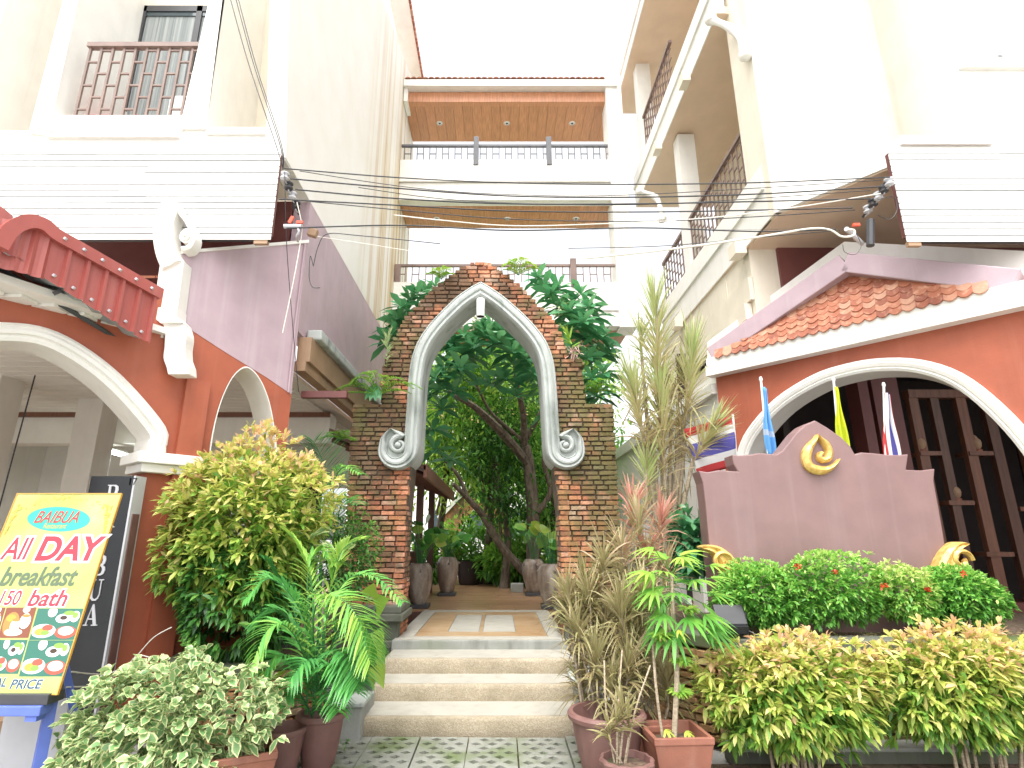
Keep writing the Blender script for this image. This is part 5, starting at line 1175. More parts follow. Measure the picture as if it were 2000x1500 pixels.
def photo(x0, y0, x1, y1, bgc, items):
    A, B_, C_, D_ = pl2(x0[0], y0), pl2(x1[0], y0), pl2(x1[1], y1), pl2(x0[1], y1)
    pn = pflat('photo_panel', [D_, C_, B_, A], C[bgc], .0132, brd)
    for k, (u, v, ru, rv, c_) in enumerate(items):
        pts = []
        for j in range(18):
            a = 2 * math.pi * j / 18; uu, vv = min(.99, max(.01, u + ru * math.cos(a))), min(.99, max(.01, v + rv * math.sin(a)))
            top_ = (A[0] + (B_[0] - A[0]) * uu, A[1] + (B_[1] - A[1]) * uu); bot_ = (D_[0] + (C_[0] - D_[0]) * uu, D_[1] + (C_[1] - D_[1]) * uu)
            pts.append((top_[0] + (bot_[0] - top_[0]) * vv, top_[1] + (bot_[1] - top_[1]) * vv))
        V = [w3(x, y, .0134 + .0002 * (k + 1)) for x, y in pts]; obj('printed_shape', MB().add(V, [tuple(range(18))[::-1]]), C[c_], pn) if False else m2.setdefault(c_, MB()).add(V, [tuple(range(18))[::-1]])
brk = [(.25, .72, .27, .22, 'plate'), (.2, .75, .14, .12, 'orange'), (.33, .62, .12, .10, 'meat'), (.3, .78, .1, .08, 'leaf'), (.75, .76, .24, .2, 'meat'), (.75, .72, .17, .14, 'plate'), (.62, .32, .17, .15, 'plate'), (.62, .30, .08, .07, 'coffee'), (.86, .26, .10, .18, 'plate'), (.86, .22, .06, .1, 'leaf'), (.35, .12, .10, .16, 'plate'), (.72, .15, .12, .08, 'leaf')]
cup = [(.30, .55, .26, .40, 'food'), (.25, .35, .16, .12, 'orange'), (.45, .82, .30, .12, 'plate'), (.45, .62, .16, .24, 'plate'), (.75, .45, .18, .26, 'plate'), (.45, .42, .13, .06, 'food'), (.75, .28, .13, .06, 'food'), (.70, .08, .12, .10, 'plate')]
m2 = {}
photo((16, -1), 1187, (74, 58), 1246, 'brown', cup); photo((77, 60), 1189, (167, 148), 1250, 'dkgreen', brk)
photo((-22, -40), 1187, (14, -3), 1245, 'brown', cup); photo((-2, -18), 1250, (57, 38), 1316, 'dkgreen', brk[4:] + brk[:4]); photo((59, 40), 1251, (146, 128), 1321, 'dkgreen', brk)
for c_, mm in m2.items(): tag(obj('printed_food', mm, C[c_], brd), kind='stuff')
# easel
Ye = 3.93
l0, l1 = at(103, 1352, Ye), at(72, 1510, Ye - .02)
obj('leg', MB().tube([l0 + Vector((-.02, .04, .3)), l1 + (l1 - l0) * .6], .042, 4), M['bluewood'], po)
obj('leg', MB().tube([l0 + Vector((-.62, .04, .3)), l1 + (l1 - l0) * .6 + Vector((-.62, 0, 0))], .042, 4), M['bluewood'], po)
obj('back_leg', MB().tube([l0 + Vector((-.06, .06, .3)), Vector((l1.x + .06, 4.3, 0.05))], .03, 4), M['bluewood'], po)
r0, r1 = at(-60, 1372, Ye - .10), at(88, 1385, Ye - .10)
obj('rail', MB().bx((r0.x, Ye - .14, r1.z - .03), (r1.x, Ye - .05, r1.z + .025)), M['bluewood'], po, bevel=.005); obj('rail_end', MB().bx((r1.x - .09, Ye - .13, r1.z - .06), (r1.x - .02, Ye - .06, r1.z - .03)), M['bluewood'], po)
obj('tray', MB().bx((r0.x, Ye - .12, r1.z + .025), (r1.x + .02, Ye + .02, r1.z + .085)), M['steel'], po, bevel=.004)
obj('lower_panel', MB().bx((r0.x - .1, 4.25, .08), (l1.x - .12, 4.28, r1.z - .05)), M['silver'], po)
# ================================================================== black vertical sign
vb = thing('vertical_sign', tuple(at(225, 1445, 5.0)), 'tall black sign box with white letters behind the yellow poster', 'sign')
xr_ = at(265, 932, 4.95).x; xl_ = at(178, 932, 4.95).x; zt_ = at(222, 930, 4.95).z
obj('box', MB().bx((xl_, 4.95, .08), (xr_ - .012, 5.10, zt_)), M['black'], vb); obj('side_trim', MB().bx((xr_ - .012, 4.945, .08), (xr_ + .004, 5.10, zt_ + .004)), M['silver'], vb)
obj('side_channel', MB().bx((xr_ + .004, 4.98, .08), (xr_ + .014, 5.07, zt_ - .32)), M['clay_mauve'], vb)
LT = {'B': [[(0, 0), (.62, 0), (.80, .08), (.86, .26), (.80, .42), (.66, .50), (.78, .58), (.82, .76), (.74, .93), (.56, 1.0), (0, 1), (0, .95), (.10, .95), (.10, .05), (0, .05)], [(.26, .07), (.26, .46), (.50, .46), (.62, .38), (.66, .26), (.60, .12), (.50, .07)], [(.26, .54), (.26, .93), (.48, .93), (.58, .86), (.60, .74), (.57, .60), (.48, .54)]],
      'U': [[(0, 1), (0, .95), (.10, .95), (.10, .25), (.18, .08), (.34, -.02), (.56, -.02), (.72, .08), (.80, .25), (.80, .95), (.92, .95), (.92, 1), (.58, 1), (.58, .95), (.73, .95), (.73, .27), (.64, .12), (.50, .06), (.40, .06), (.30, .14), (.27, .27), (.27, .95), (.38, .95), (.38, 1)]],
      'I': [[(.1, 0), (.6, 0), (.6, .05), (.44, .05), (.44, .95), (.6, .95), (.6, 1), (.1, 1), (.1, .95), (.26, .95), (.26, .05), (.1, .05)]],
      'A': [[(0, 0), (.30, 0), (.30, .05), (.20, .05), (.27, .28), (.60, .28), (.68, .05), (.56, .05), (.56, 0), (.98, 0), (.98, .05), (.88, .05), (.54, 1), (.46, 1), (.12, .05), (0, .05)], [(.29, .34), (.43, .78), (.57, .34)]]}
FV = Fr((0, 4.95), (1, 0)); cxl = at(222, 968, 4.95).x; ch_ = FV.px(196, 1131)[1] - FV.px(196, 1172)[1]; z1_ = FV.px(222, 947)[1]; pit = (z1_ - FV.px(187, 1180)[1]) / 5
for k, c_ in enumerate('BAIBUA'):
    zb_ = z1_ - k * pit - ch_; w_ = ch_ * .72
    cu = bpy.data.curves.new('letter', 'CURVE'); cu.dimensions = '2D'; cu.fill_mode = 'BOTH'; cu.extrude = .004
    for lp_ in LT[c_]:
        s_ = cu.splines.new('POLY'); s_.points.add(len(lp_) - 1); s_.use_cyclic_u = True
        for i, (a, b) in enumerate(lp_): s_.points[i].co = (a * w_, b * ch_, 0, 1)
    to = bpy.data.objects.new('letter', cu); COL.objects.link(to); dg = bpy.context.evaluated_depsgraph_get(); me = bpy.data.meshes.new_from_object(to.evaluated_get(dg)); bpy.data.objects.remove(to)
    for v in me.vertices: v.co = Vector((cxl - w_ / 2 + v.co.x, 4.945 - v.co.z, zb_ + v.co.y))
    link('letter', me, M['silver'], vb)
me = textmesh('number', '17', .085, .0, 0.0, .001); p = at(248, 947, 4.945)
for v in me.vertices: v.co = Vector((p.x + v.co.x, 4.944, p.z + v.co.y))
link('number', me, C['gold'], vb)
# string tying the poster to the pillar
ty = thing('tie_string', tuple(at(230, 1320, 4.9)), 'pale string tied from the yellow poster round the black sign to the pillar', 'string')
for L in ([(140, 1312), (175, 1316), (210, 1316), (245, 1300), (268, 1280), (300, 1245), (335, 1225)], [(130, 1342), (165, 1341), (205, 1339), (230, 1325), (250, 1302), (268, 1280), (298, 1286)], [(268, 1280), (262, 1292), (300, 1292)]):
    obj('strand', MB().tube(spline([tuple(at(x, y, 4.0 + .9 * min(1, max(0, (x - 140) / 60)))) for x, y in L], 5), .0045, 5), M['wirewhite'], ty, True)
# ================================================================== floodlight
fl2 = thing('floodlight', tuple(at(1420, 1238, 5.1)), 'black floodlight on the planter ledge at the foot of the sign', 'lamp')
a, b = at(1397, 1190, 5.1), at(1446, 1238, 5.1); zc_ = .80
obj('housing', MB().box((a.x + .12, 5.12, zc_ + .17), (.25, .06, .17), Matrix.Rotation(-.5, 3, 'X')), M['steel'], fl2, bevel=.008)
for k in range(12): obj('fin', MB().box((a.x + .02 + k * .018, 5.17, zc_ + .19), (.006, .06, .12), Matrix.Rotation(-.5, 3, 'X')), M['black'], fl2)
obj('box', MB().box((a.x + .12, 5.08, zc_ + .07), (.24, .10, .07)), M['black'], fl2, bevel=.006)
m = MB(); m.tube([(a.x - .02, 5.1, zc_), (a.x - .02, 5.1, zc_ + .2)], .009, 4); obj('bracket', m, M['steel'], fl2); m = MB(); m.tube([(a.x + .25, 5.1, zc_), (a.x + .25, 5.1, zc_ + .2)], .009, 4); obj('bracket', m, M['steel'], fl2)
obj('cable', MB().tube(spline([(a.x + .25, 5.08, zc_ + .06), (a.x + .32, 5.04, zc_ + .02), (a.x + .30, 5.10, zc_ + .015), (a.x + .36, 5.16, zc_ + .01)], 5), .006, 6), M['steel'], fl2, True)
# ================================================================== balcony chair
ch = thing('plastic_chair', tuple(at(212, 232, 5.95)), 'red plastic chair on the left balcony', 'chair')
c = at(212, 206, 5.95); zf = c.z - .75
V = []; 
for j in range(7):
    for i in range(11):
        a = math.radians(-70 + 14 * i); hgt = zf + .42 + .40 * j / 6 * (1 - .12 * abs(i - 5) / 5 * (j / 6)); V.append((c.x + .25 * math.sin(a), c.y + .12 - .25 * math.cos(a) * -1 * .6, hgt))
fs = [(j * 11 + i, j * 11 + i + 1, (j + 1) * 11 + i + 1, (j + 1) * 11 + i) for j in range(6) for i in range(10) if not (1 <= j <= 4 and i in (3, 6) )]
o = obj('backrest', MB().add(V, fs), M['redplastic'], ch, True); s_ = o.modifiers.new('t', 'SOLIDIFY'); s_.thickness = .02
obj('seat', MB().box((c.x, c.y, zf + .42), (.44, .42, .03)), M['redplastic'], ch, bevel=.012)
for sx in (-1, 1):
    for sy in (-1, 1): obj('leg', MB().tube([(c.x + sx * .19, c.y + sy * .17, zf + .42), (c.x + sx * .22, c.y + sy * .2, zf)], .02, 6), M['redplastic'], ch)
bx_ = thing('white_board', tuple(at(342, 230, 6.0)), 'white panel standing behind the left balcony railing', 'panel'); p = at(342, 205, 6.0)
obj('panel', MB().bx((p.x - .08, 6.0, p.z - .5), (p.x + .09, 6.03, p.z + .14)), M['white_clean'], bx_)
# ================================================================== overhead wires and insulators
def wire(pts, r, mat, label, Y=5.15, Y2=None, group='overhead wires'):
    n = len(pts); P = [tuple(at(x, y, Y + ((Y2 if Y2 is not None else Y) - Y) * i / (n - 1))) for i, (x, y) in enumerate(pts)]
    w = obj('overhead_wire', MB().tube(spline(P, 8), r, 6), mat, None, True); tag(w, label, 'wire', group); return w
WB = 'thin black overhead wire strung between the wings above the arch'
wire([(555, 329), (780, 347), (1000, 357), (1250, 360), (1500, 356), (1738, 346)], .0065, M['wire'], 'highest black overhead wire of the bundle between the wings')
wire([(585, 334), (800, 366), (1000, 380), (1250, 380), (1720, 352)], .004, M['wire'], 'thin black wire just under the highest overhead wire')
wire([(567, 349), (780, 368), (1000, 383), (1250, 385), (1500, 378), (1728, 364)], .0075, M['wire'], 'black overhead wire third from the top of the bundle')
wire([(700, 366), (860, 388), (1050, 398), (1300, 398), (1700, 372)], .004, M['wire'], 'thin black wire crossing the middle of the overhead bundle')
wire([(577, 370), (780, 388), (1000, 398), (1250, 398), (1500, 393), (1700, 388)], .0075, M['wire'], 'black overhead wire in the middle of the bundle')
wire([(545, 389), (760, 400), (1000, 412), (1250, 414), (1500, 410), (1665, 406)], .007, M['wire'], 'black overhead wire just above the white sagging cable')
wire([(600, 393), (800, 412), (1000, 428), (1260, 432), (1500, 422), (1670, 410)], .005, M['wire'], 'lowest thin black wire above the thickest cable')
wire([(560, 441), (780, 444), (1000, 446), (1250, 449), (1480, 448), (1632, 446)], .0011, M['wire'], 'thickest black cable of the overhead bundle')
wire([(560, 446), (780, 440), (1000, 450), (1250, 445), (1480, 452), (1632, 448)], .007, M['wire'], 'black wire twisted along the thickest overhead cable')
wire([(770, 420), (860, 430), (1000, 441), (1180, 437), (1380, 426), (1560, 404), (1720, 378)], .006, M['wirewhite'], 'white overhead cable sagging in front of the lower wood ceiling')
wire([(1140, 505), (1300, 488), (1480, 463), (1580, 447), (1620, 449), (1644, 462), (1666, 460), (1668, 450), (1655, 448)], .011, M['wirewhite'], 'thick white cable looping into the bracket on the right wing')
wire([(1110, 485), (1300, 480), (1500, 462), (1640, 450)], .004, M['wire'], 'thin black wire running down to the right from the balcony')
wire([(612, 520), (622, 480), (640, 457), (700, 460), (860, 476)], .0045, M['wire'], 'thin black wire leaving the junction box on the left wing')
wire([(612, 520), (606, 500), (604, 540), (610, 560), (625, 562)], .0045, M['wire'], 'loose black wire end hanging on the mauve corner')
wire([(620, 462), (700, 474), (800, 490)], .003, M['wirewhite'], 'thin pale wire beside the junction box on the left wing')
for a_, b_ in ((440, 538), (451, 546), (456, 549)):
    wire([(a_, -40), (a_ + (b_ - a_) * .45, 120), (b_, 280), (553, 330)], .005, M['wire'], 'black wire dropping from above to the left bracket', 4.9, 5.15)
wire([(556, 335), (560, 480), (572, 640), (583, 765)], .004, M['wire'], 'black wire hanging down the mauve wall on the left', 5.1, 5.9)
wire([(580, 395), (588, 430), (590, 452), (575, 540), (552, 650)], .005, M['wirewhite'], 'white wire hanging down the mauve wall on the left', 5.1, 5.3)
wire([(1715, 390), (1745, 385), (1752, 410), (1738, 428), (1715, 420)], .004, M['wire'], 'small black wire loop beside the right insulators')
wire([(1672, 455), (1682, 480), (1670, 497), (1650, 492), (1646, 478)], .003, M['wire'], 'thin wire loop hanging over the white gable on the right')
def rack(label, p0, p1, n):
    r = thing('insulator_rack', tuple((Vector(p0) + Vector(p1)) / 2), label, 'insulators', 'insulator racks'); p0, p1 = Vector(p0), Vector(p1)
    obj('strap', MB().tube([p0 + Vector((0, .05, .03)), p1 + Vector((0, .05, -.03))], .018, 4), M['steel'], r)
    for k in range(n):
        q = p0.lerp(p1, (k + .5) / n)
        obj('spool', MB().lathe(q - Vector((0, 0, .045)), [(.028, 0), (.045, .01), (.045, .025), (.028, .035), (.028, .055), (.045, .065), (.045, .08), (.028, .09)], 14, True, True), M['steel'] if k % 2 else M['silver'], r, True)
        obj('clevis', MB().tube([q + Vector((0, .06, .05)), q + Vector((0, 0, .055)), q + Vector((0, 0, -.055)), q + Vector((0, .06, -.05))], .009, 4), M['silver'], r)
rack('rack of dark insulators on the left wing corner', at(553, 334, 5.15), at(582, 410, 5.5), 4)
rack('rack of dark insulators under the right wing corner', at(1742, 348, 5.15), at(1690, 415, 5.6), 5)
ct = thing('cable_clamp', tuple(at(570, 441, 5.2)), 'metal cable clamp with orange tape on the left wing', 'clamp')
p = at(570, 442, 5.16); obj('clamp_body', MB().tube([p + Vector((-.08, 0, 0)), p + Vector((.1, 0, 0))], .022, 8), M['silver'], ct); obj('hook', MB().tube(spline([p + Vector((.05, 0, 0)), p + Vector((.08, 0, -.06)), p + Vector((.04, .05, -.09)), p + Vector((0, .2, -.06))], 4), .012, 6), M['silver'], ct, True)
obj('tape', MB().box(p + Vector((-.01, -.01, .07)), (.035, .02, .08), Matrix.Rotation(.4, 3, 'Y')), M['orange'], ct); obj('tape', MB().box(p + Vector((.08, -.01, .04)), (.07, .02, .03)), M['orange'], ct)
ct = thing('cable_clamp', tuple(at(1680, 445, 5.2)), 'metal cable clamp with orange tape under the right wing', 'clamp')
p = at(1672, 447, 5.2); obj('clamp_body', MB().tube([p + Vector((-.1, 0, 0)), p + Vector((.25, .3, 0))], .025, 8), M['silver'], ct); obj('tape', MB().box(p + Vector((0, -.01, .04)), (.07, .03, .03)), M['orange'], ct)
obj('drop_pole', MB().tube([at(1700, 430, 5.4), at(1700, 480, 5.4)], .04, 8), M['steel'], ct)
# ================================================================== plants
def pxm(Y, z=1.6): return (Y * cp + (z - EYE) * sp) / F          # metres per pixel
def shoots(P, D, n, spread=.75, up=.25):                          # leaves fanning from shoot tips
    N = len(P); PP_ = np.repeat(P, n, axis=0); DD = np.repeat(D, n, axis=0) + RS.normal(0, spread, (N * n, 3)); DD[:, 2] += up
    return PP_, DD
def bush(name, label, c, r, cat='bush', n=500, per=6, L=.09, Wd=.032, mat='leaf_gold', tintf=None, fill=.5, amp=.22, spread=.75, stems=None, base=None, group=None, zmin=-.85, bend=.2, shape='oval', dirs=9, seed=None, up=.25, jit=.04):
    t_ = thing(name, (c[0], c[1], base if base is not None else c[2] - r[2]), label, cat, group)
    P, D = lumps(c, r, n, dirs, amp, zmin); P = P + RS.normal(0, jit, P.shape)
    pp, dd = shoots(P - D * L * .5, D, per, spread, up)
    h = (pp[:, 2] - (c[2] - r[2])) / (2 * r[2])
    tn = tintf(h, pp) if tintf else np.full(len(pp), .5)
    leaves('foliage', pp, dd, L * RS.uniform(.65, 1.2, len(pp)), Wd * RS.uniform(.75, 1.2, len(pp)), shape, M[mat], t_, bend, tn)
    m_ = int(n * per * fill); q = RS.uniform(.35, .93, (m_, 1)); d = rdir(m_); d = d
    P2_ = np.array(c) + d * np.array(r) * q * (1 - amp * .5); ok = P2_[:, 2] > c[2] + zmin * r[2]; P2_ = P2_[ok]; d = d[ok]
    h2 = (P2_[:, 2] - (c[2] - r[2])) / (2 * r[2])
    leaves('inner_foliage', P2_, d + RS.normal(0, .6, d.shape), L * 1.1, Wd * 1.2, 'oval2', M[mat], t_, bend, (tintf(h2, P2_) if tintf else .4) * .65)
    for k in range(stems or 0):
        a = RS.uniform(0, 6.28); q = RS.uniform(.1, .6)
        b0 = Vector((c[0] + r[0] * q * math.cos(a) * .9, c[1] + r[1] * q * math.sin(a) * .5, base)); b1 = Vector((c[0] + r[0] * q * 1.15 * math.cos(a), c[1] + r[1] * .7 * q * math.sin(a), c[2]))
        obj('stem', MB().tube([b0, b0.lerp(b1, .5) + Vector((RS.uniform(-.02, .02), 0, 0)), b1], [.013, .010, .006], 6), M['stem'], t_, True)
    return t_
# --- big golden bush on the left: several lobes over a dark green skirt
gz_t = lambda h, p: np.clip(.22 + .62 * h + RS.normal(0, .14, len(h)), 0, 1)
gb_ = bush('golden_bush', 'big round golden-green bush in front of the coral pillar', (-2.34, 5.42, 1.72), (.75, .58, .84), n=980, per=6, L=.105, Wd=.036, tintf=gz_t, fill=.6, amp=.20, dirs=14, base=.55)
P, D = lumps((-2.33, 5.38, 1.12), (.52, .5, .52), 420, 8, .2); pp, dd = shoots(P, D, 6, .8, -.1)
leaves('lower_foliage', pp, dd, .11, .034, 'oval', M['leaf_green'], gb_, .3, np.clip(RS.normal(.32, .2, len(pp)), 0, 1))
for k in range(5): obj('stem', MB().tube([(-2.25 + RS.uniform(-.12, .12), 5.6, .5), (-2.3 + RS.uniform(-.2, .2), 5.5, 1.2)], [.025, .015], 6), M['bark'], gb_, True)
bush('clipped_bush', 'clipped dark green bush beside the left pier of the arch', (-1.62, 6.15, 1.42), (.36, .3, .46), n=420, per=5, L=.055, Wd=.018, mat='leaf_green', tintf=lambda h, p: np.clip(.3 + .5 * h + RS.normal(0, .15, len(h)), 0, 1), amp=.1, fill=.6)
# --- palms
def frond(parent, pts, ll=.26, n=26, mat='leaf_palm', tint=.5, droop=.3, w=.023, ang=.75, name='frond', flat_=None, r0=.008):
    P = np.array(spline(pts, 10)); m = len(P); seg = np.linspace(.12, 1, n)
    idx = seg * (m - 1); i0 = np.minimum(idx.astype(int), m - 2); f_ = (idx - i0)[:, None]; C_ = P[i0] * (1 - f_) + P[i0 + 1] * f_; T = P[i0 + 1] - P[i0]; T /= np.linalg.norm(T, axis=1, keepdims=True)
    side_ = np.cross(T, np.array([0, 0, 1.0])); side_ /= (np.linalg.norm(side_, axis=1, keepdims=True) + 1e-6)
    if flat_ is not None: side_ = side_ * .25 + np.array(flat_) ; side_ /= np.linalg.norm(side_, axis=1, keepdims=True)
    prof_ = ll * np.sin(np.pi * (.12 + .80 * seg)) ** .6
    PP_ = np.concatenate([C_, C_]); DD = np.concatenate([T * (1 - ang * .6) + side_ * ang, T * (1 - ang * .6) - side_ * ang]) + RS.normal(0, .05, (2 * n, 3)); DD[:, 2] += .25
    o = leaves(name, PP_, DD, np.concatenate([prof_, prof_]), w, 'leaflet', M[mat], parent, droop * .75, tint, .18, kind=None, U=np.tile(np.array([[0, -.3, 1.0]]), (2 * n, 1)))
    r = obj('rachis', MB().tube([tuple(p) for p in P[::3]] + [tuple(P[-1])], [r0 * (1 - .8 * k / (len(P[::3]))) for k in range(len(P[::3]) + 1)], 5), M['leaf_palm'], o, True)
    return o
pm_ = thing('areca_palm', (-1.33, 4.72, .35), 'bright green areca palm in the tall clay pot left of the steps', 'palm')
base_ = (-1.36, 4.75, .5)
def pf(lst, **k): frond(pm_, [tuple(at(x, y, Y)) for x, y, Y in lst], **k)
pf([(618, 1360, 4.75), (600, 1230, 4.7), (570, 1165, 4.6), (525, 1130, 4.5), (480, 1170, 4.4)], ll=.27, n=30, tint=.35)
pf([(622, 1360, 4.75), (612, 1200, 4.6), (650, 1165, 4.45), (695, 1200, 4.35), (722, 1290, 4.3)], ll=.34, n=40, tint=.72, droop=.5)
pf([(610, 1360, 4.7), (590, 1270, 4.5), (555, 1220, 4.35), (520, 1235, 4.25), (492, 1300, 4.2)], ll=.26, n=32, tint=.6, droop=.5)
pf([(625, 1350, 4.75), (640, 1200, 4.8), (680, 1130, 4.7), (735, 1128, 4.6), (785, 1175, 4.5)], ll=.20, n=32, tint=.55, droop=.4)
pf([(620, 1350, 4.8), (640, 1180, 5.0), (665, 1080, 5.0), (700, 1055, 5.0)], ll=.30, n=30, tint=.8)
pf([(610, 1350, 4.8), (610, 1150, 4.95), (585, 1070, 4.95), (555, 1035, 4.9)], ll=.20, n=32, tint=.85, droop=.25)
pf([(630, 1370, 4.7), (650, 1290, 4.5), (680, 1275, 4.35), (700, 1330, 4.25)], ll=.26, n=32, tint=.3, droop=.6)
pf([(615, 1370, 4.65), (620, 1320, 4.45), (600, 1290, 4.3), (565, 1330, 4.2)], ll=.24, n=30, tint=.25, droop=.6)
pf([(630, 1400, 4.65), (640, 1370, 4.5), (650, 1350, 4.4), (660, 1390, 4.3)], ll=.18, n=22, tint=.4, droop=.6)
pf([(610, 1400, 4.65), (590, 1360, 4.5), (570, 1345, 4.4), (545, 1375, 4.3)], ll=.18, n=22, tint=.4, droop=.6)
for (lst, k_) in (([(618, 1340, 4.75), (575, 1230, 4.75), (540, 1195, 4.7), (500, 1215, 4.65)], dict(ll=.28, n=34, tint=.3, droop=.5)), ([(618, 1340, 4.8), (600, 1130, 5.0), (625, 1075, 5.05), (660, 1100, 5.0)], dict(ll=.24, n=34, tint=.7, droop=.4)),
    ([(625, 1340, 4.75), (660, 1230, 4.6), (705, 1215, 4.5), (735, 1270, 4.45)], dict(ll=.28, n=34, tint=.6, droop=.55)), ([(618, 1360, 4.65), (640, 1310, 4.45), (665, 1300, 4.3), (690, 1350, 4.2)], dict(ll=.26, n=34, tint=.35, droop=.6)),
    ([(608, 1350, 4.7), (565, 1290, 4.5), (535, 1285, 4.4), (510, 1330, 4.35)], dict(ll=.24, n=30, tint=.45, droop=.6)), ([(618, 1350, 4.85), (570, 1180, 5.0), (540, 1120, 5.0), (520, 1095, 4.95)], dict(ll=.28, n=30, tint=.2, droop=.3))): pf(lst, **k_)
for x in (598, 612, 625, 636): obj('cane', MB().tube([at(x, 1395, 4.72), at(x + RS.uniform(-12, 12), 1230, 4.72)], [.012, .009], 6), M['leaf_palm'], pm_, True)
pk = thing('fan_palm', tuple(at(650, 1060, 6.2)), 'dark green palm fronds standing behind the golden bush', 'palm')
frond(pk, [tuple(at(655, 1060, 6.2)), tuple(at(648, 970, 6.2)), tuple(at(630, 900, 6.15)), tuple(at(612, 862, 6.1))], ll=.36, n=34, tint=.15, droop=.1, flat_=(1, 0, 0), w=.024)
frond(pk, [tuple(at(655, 1060, 6.2)), tuple(at(652, 950, 6.1)), tuple(at(672, 912, 6.0)), tuple(at(705, 925, 5.9))], ll=.22, n=26, tint=.6, droop=.5)
frond(pk, [tuple(at(660, 1060, 6.2)), tuple(at(662, 1000, 6.1)), tuple(at(680, 975, 6.0)), tuple(at(700, 985, 5.9))], ll=.22, n=22, tint=.4, droop=.3)
obj('trunk', MB().tube([at(655, 1060, 6.2) - Vector((0, 0, .9)), at(655, 1050, 6.2)], .03, 8), M['bark'], pk, True)
# --- variegated bush front left
vt = lambda h, p: np.clip(.25 + .6 * h + RS.normal(0, .2, len(h)), 0, 1)
vb_ = bush('variegated_bush', 'low cream-edged variegated bush in the bottom left corner', (-2.06, 3.95, .44), (.60, .40, .40), n=440, per=5, L=.075, Wd=.055, mat='leaf_varieg', tintf=vt, fill=.25, amp=.30, dirs=16, base=.0, bend=.35, spread=.85, zmin=-.9)
for lst in ([(420, 1330), (390, 1275), (350, 1300)], [(420, 1360), (470, 1310), (545, 1345)], [(250, 1400), (180, 1430), (118, 1440)], [(480, 1380), (520, 1360), (550, 1372)], [(330, 1380), (270, 1330), (240, 1330)], [(200, 1450), (150, 1470), (130, 1480)]):
    P = np.array(spline([tuple(at(x, y, 3.9 + .1 * k)) for k, (x, y) in enumerate(lst)], 14)); P = P + RS.normal(0, .03, P.shape)
    P = np.repeat(P, 3, axis=0); D = RS.normal(0, .7, P.shape); D[:, 2] += .2
    leaves('spray', P, D, .07, .052, 'oval', M['leaf_varieg'], vb_, .35, np.clip(RS.normal(.6, .2, len(P)), 0, 1))
# --- single large leaves
def bigleaf(parent, p, d, L, Wd, mat, shape='heart', tint=.5, bend=.3, U=None, name='leaf', fold=.1):
    return leaves(name, [tuple(p)], [tuple(d)], L, Wd, shape, M[mat], parent, bend, tint, fold, kind=None, U=np.array([U]) if U is not None else None)
ph = thing('philodendron', tuple(at(700, 1350, 5.0)), 'philodendron with big glossy heart leaves beside the steps on the left', 'plant')
for (x, y, dx, dz, s_, tn) in [(690, 1330, -.2, -.9, .13, .4), (722, 1290, .3, -.9, .19, .75), (735, 1300, .4, -.6, .17, .8), (700, 1275, -.2, -.7, .16, .5), (735, 1190, .3, .3, .24, .95), (728, 1235, .4, -.7, .2, .85), (722, 1165, .2, .6, .16, .8), (735, 1262, .5, -.6, .15, .7), (672, 1315, -.5, -.8, .12, .4), (705, 1310, 0, -1, .15, .45), (660, 1300, -.4, -.7, .14, .4)]:
    p = at(x, y, 5.0 + RS.uniform(-.15, .1)); bigleaf(ph, p, (dx, -.35, dz), s_, s_ * .85, 'leaf_lotus', 'heart', tn - .1, .15, (RS.uniform(-.3, .3), -1.0, .5))
    obj('petiole', MB().tube([p, p + Vector((-dx * .08, .08, .02)), Vector((-1.32 + RS.uniform(-.05, .05), 5.15, .3))], .005, 5), M['leaf_palm'], ph, True)
df = thing('dumb_cane', tuple(at(650, 1120, 5.3)), 'pale spotted dumb cane leaves above the areca palm', 'plant')
for (cx0, cy0) in ((605, 1055), (655, 1080), (625, 1100)):
    q = at(cx0, cy0, 5.25)
    obj('stem', MB().tube([q + Vector((0, .02, .0)), q + Vector((.02, .15, -.9))], .014, 6), M['leaf_palm'], df, True)
    for k in range(6):
        a = k * 1.05 + RS.uniform(-.2, .2); bigleaf(df, q, (math.cos(a) * .8, math.sin(a) * .5 - .25, .55), .24, .085, 'leaf_varieg', 'oval', .9 if k % 2 else .7, .25)
cr = thing('croton_plant', tuple(at(530, 1330, 4.9)), 'small yellow-green croton between the palm and the variegated bush', 'plant')
q = at(530, 1330, 4.85)
for k in range(8):
    a = k * .8; bigleaf(cr, q, (math.cos(a), -.4 + .3 * math.sin(a), .7 if k % 2 else .2), .17, .06, 'leaf_lotus', 'oval', .95 if k % 3 else .6, .25)
obj('stem', MB().tube([q, q - Vector((0, -.05, .45))], .01, 6), M['stem'], cr)
cm = thing('soft_shrub', tuple(at(370, 1300, 4.9)), 'sprig of fine bright leaves rising behind the variegated bush', 'plant')
P = np.array([tuple(at(x, y, 4.75)) for x, y in spline([(372, 1290), (368, 1270), (360, 1255)], 8) + spline([(376, 1290), (380, 1270), (384, 1252)], 8)]); P = np.repeat(P, 3, axis=0) + RS.normal(0, .015, (len(P) * 3, 3))
leaves('foliage', P, RS.normal(0, 1, P.shape), .035, .02, 'oval2', M['leaf_green'], cm, .1, .75)
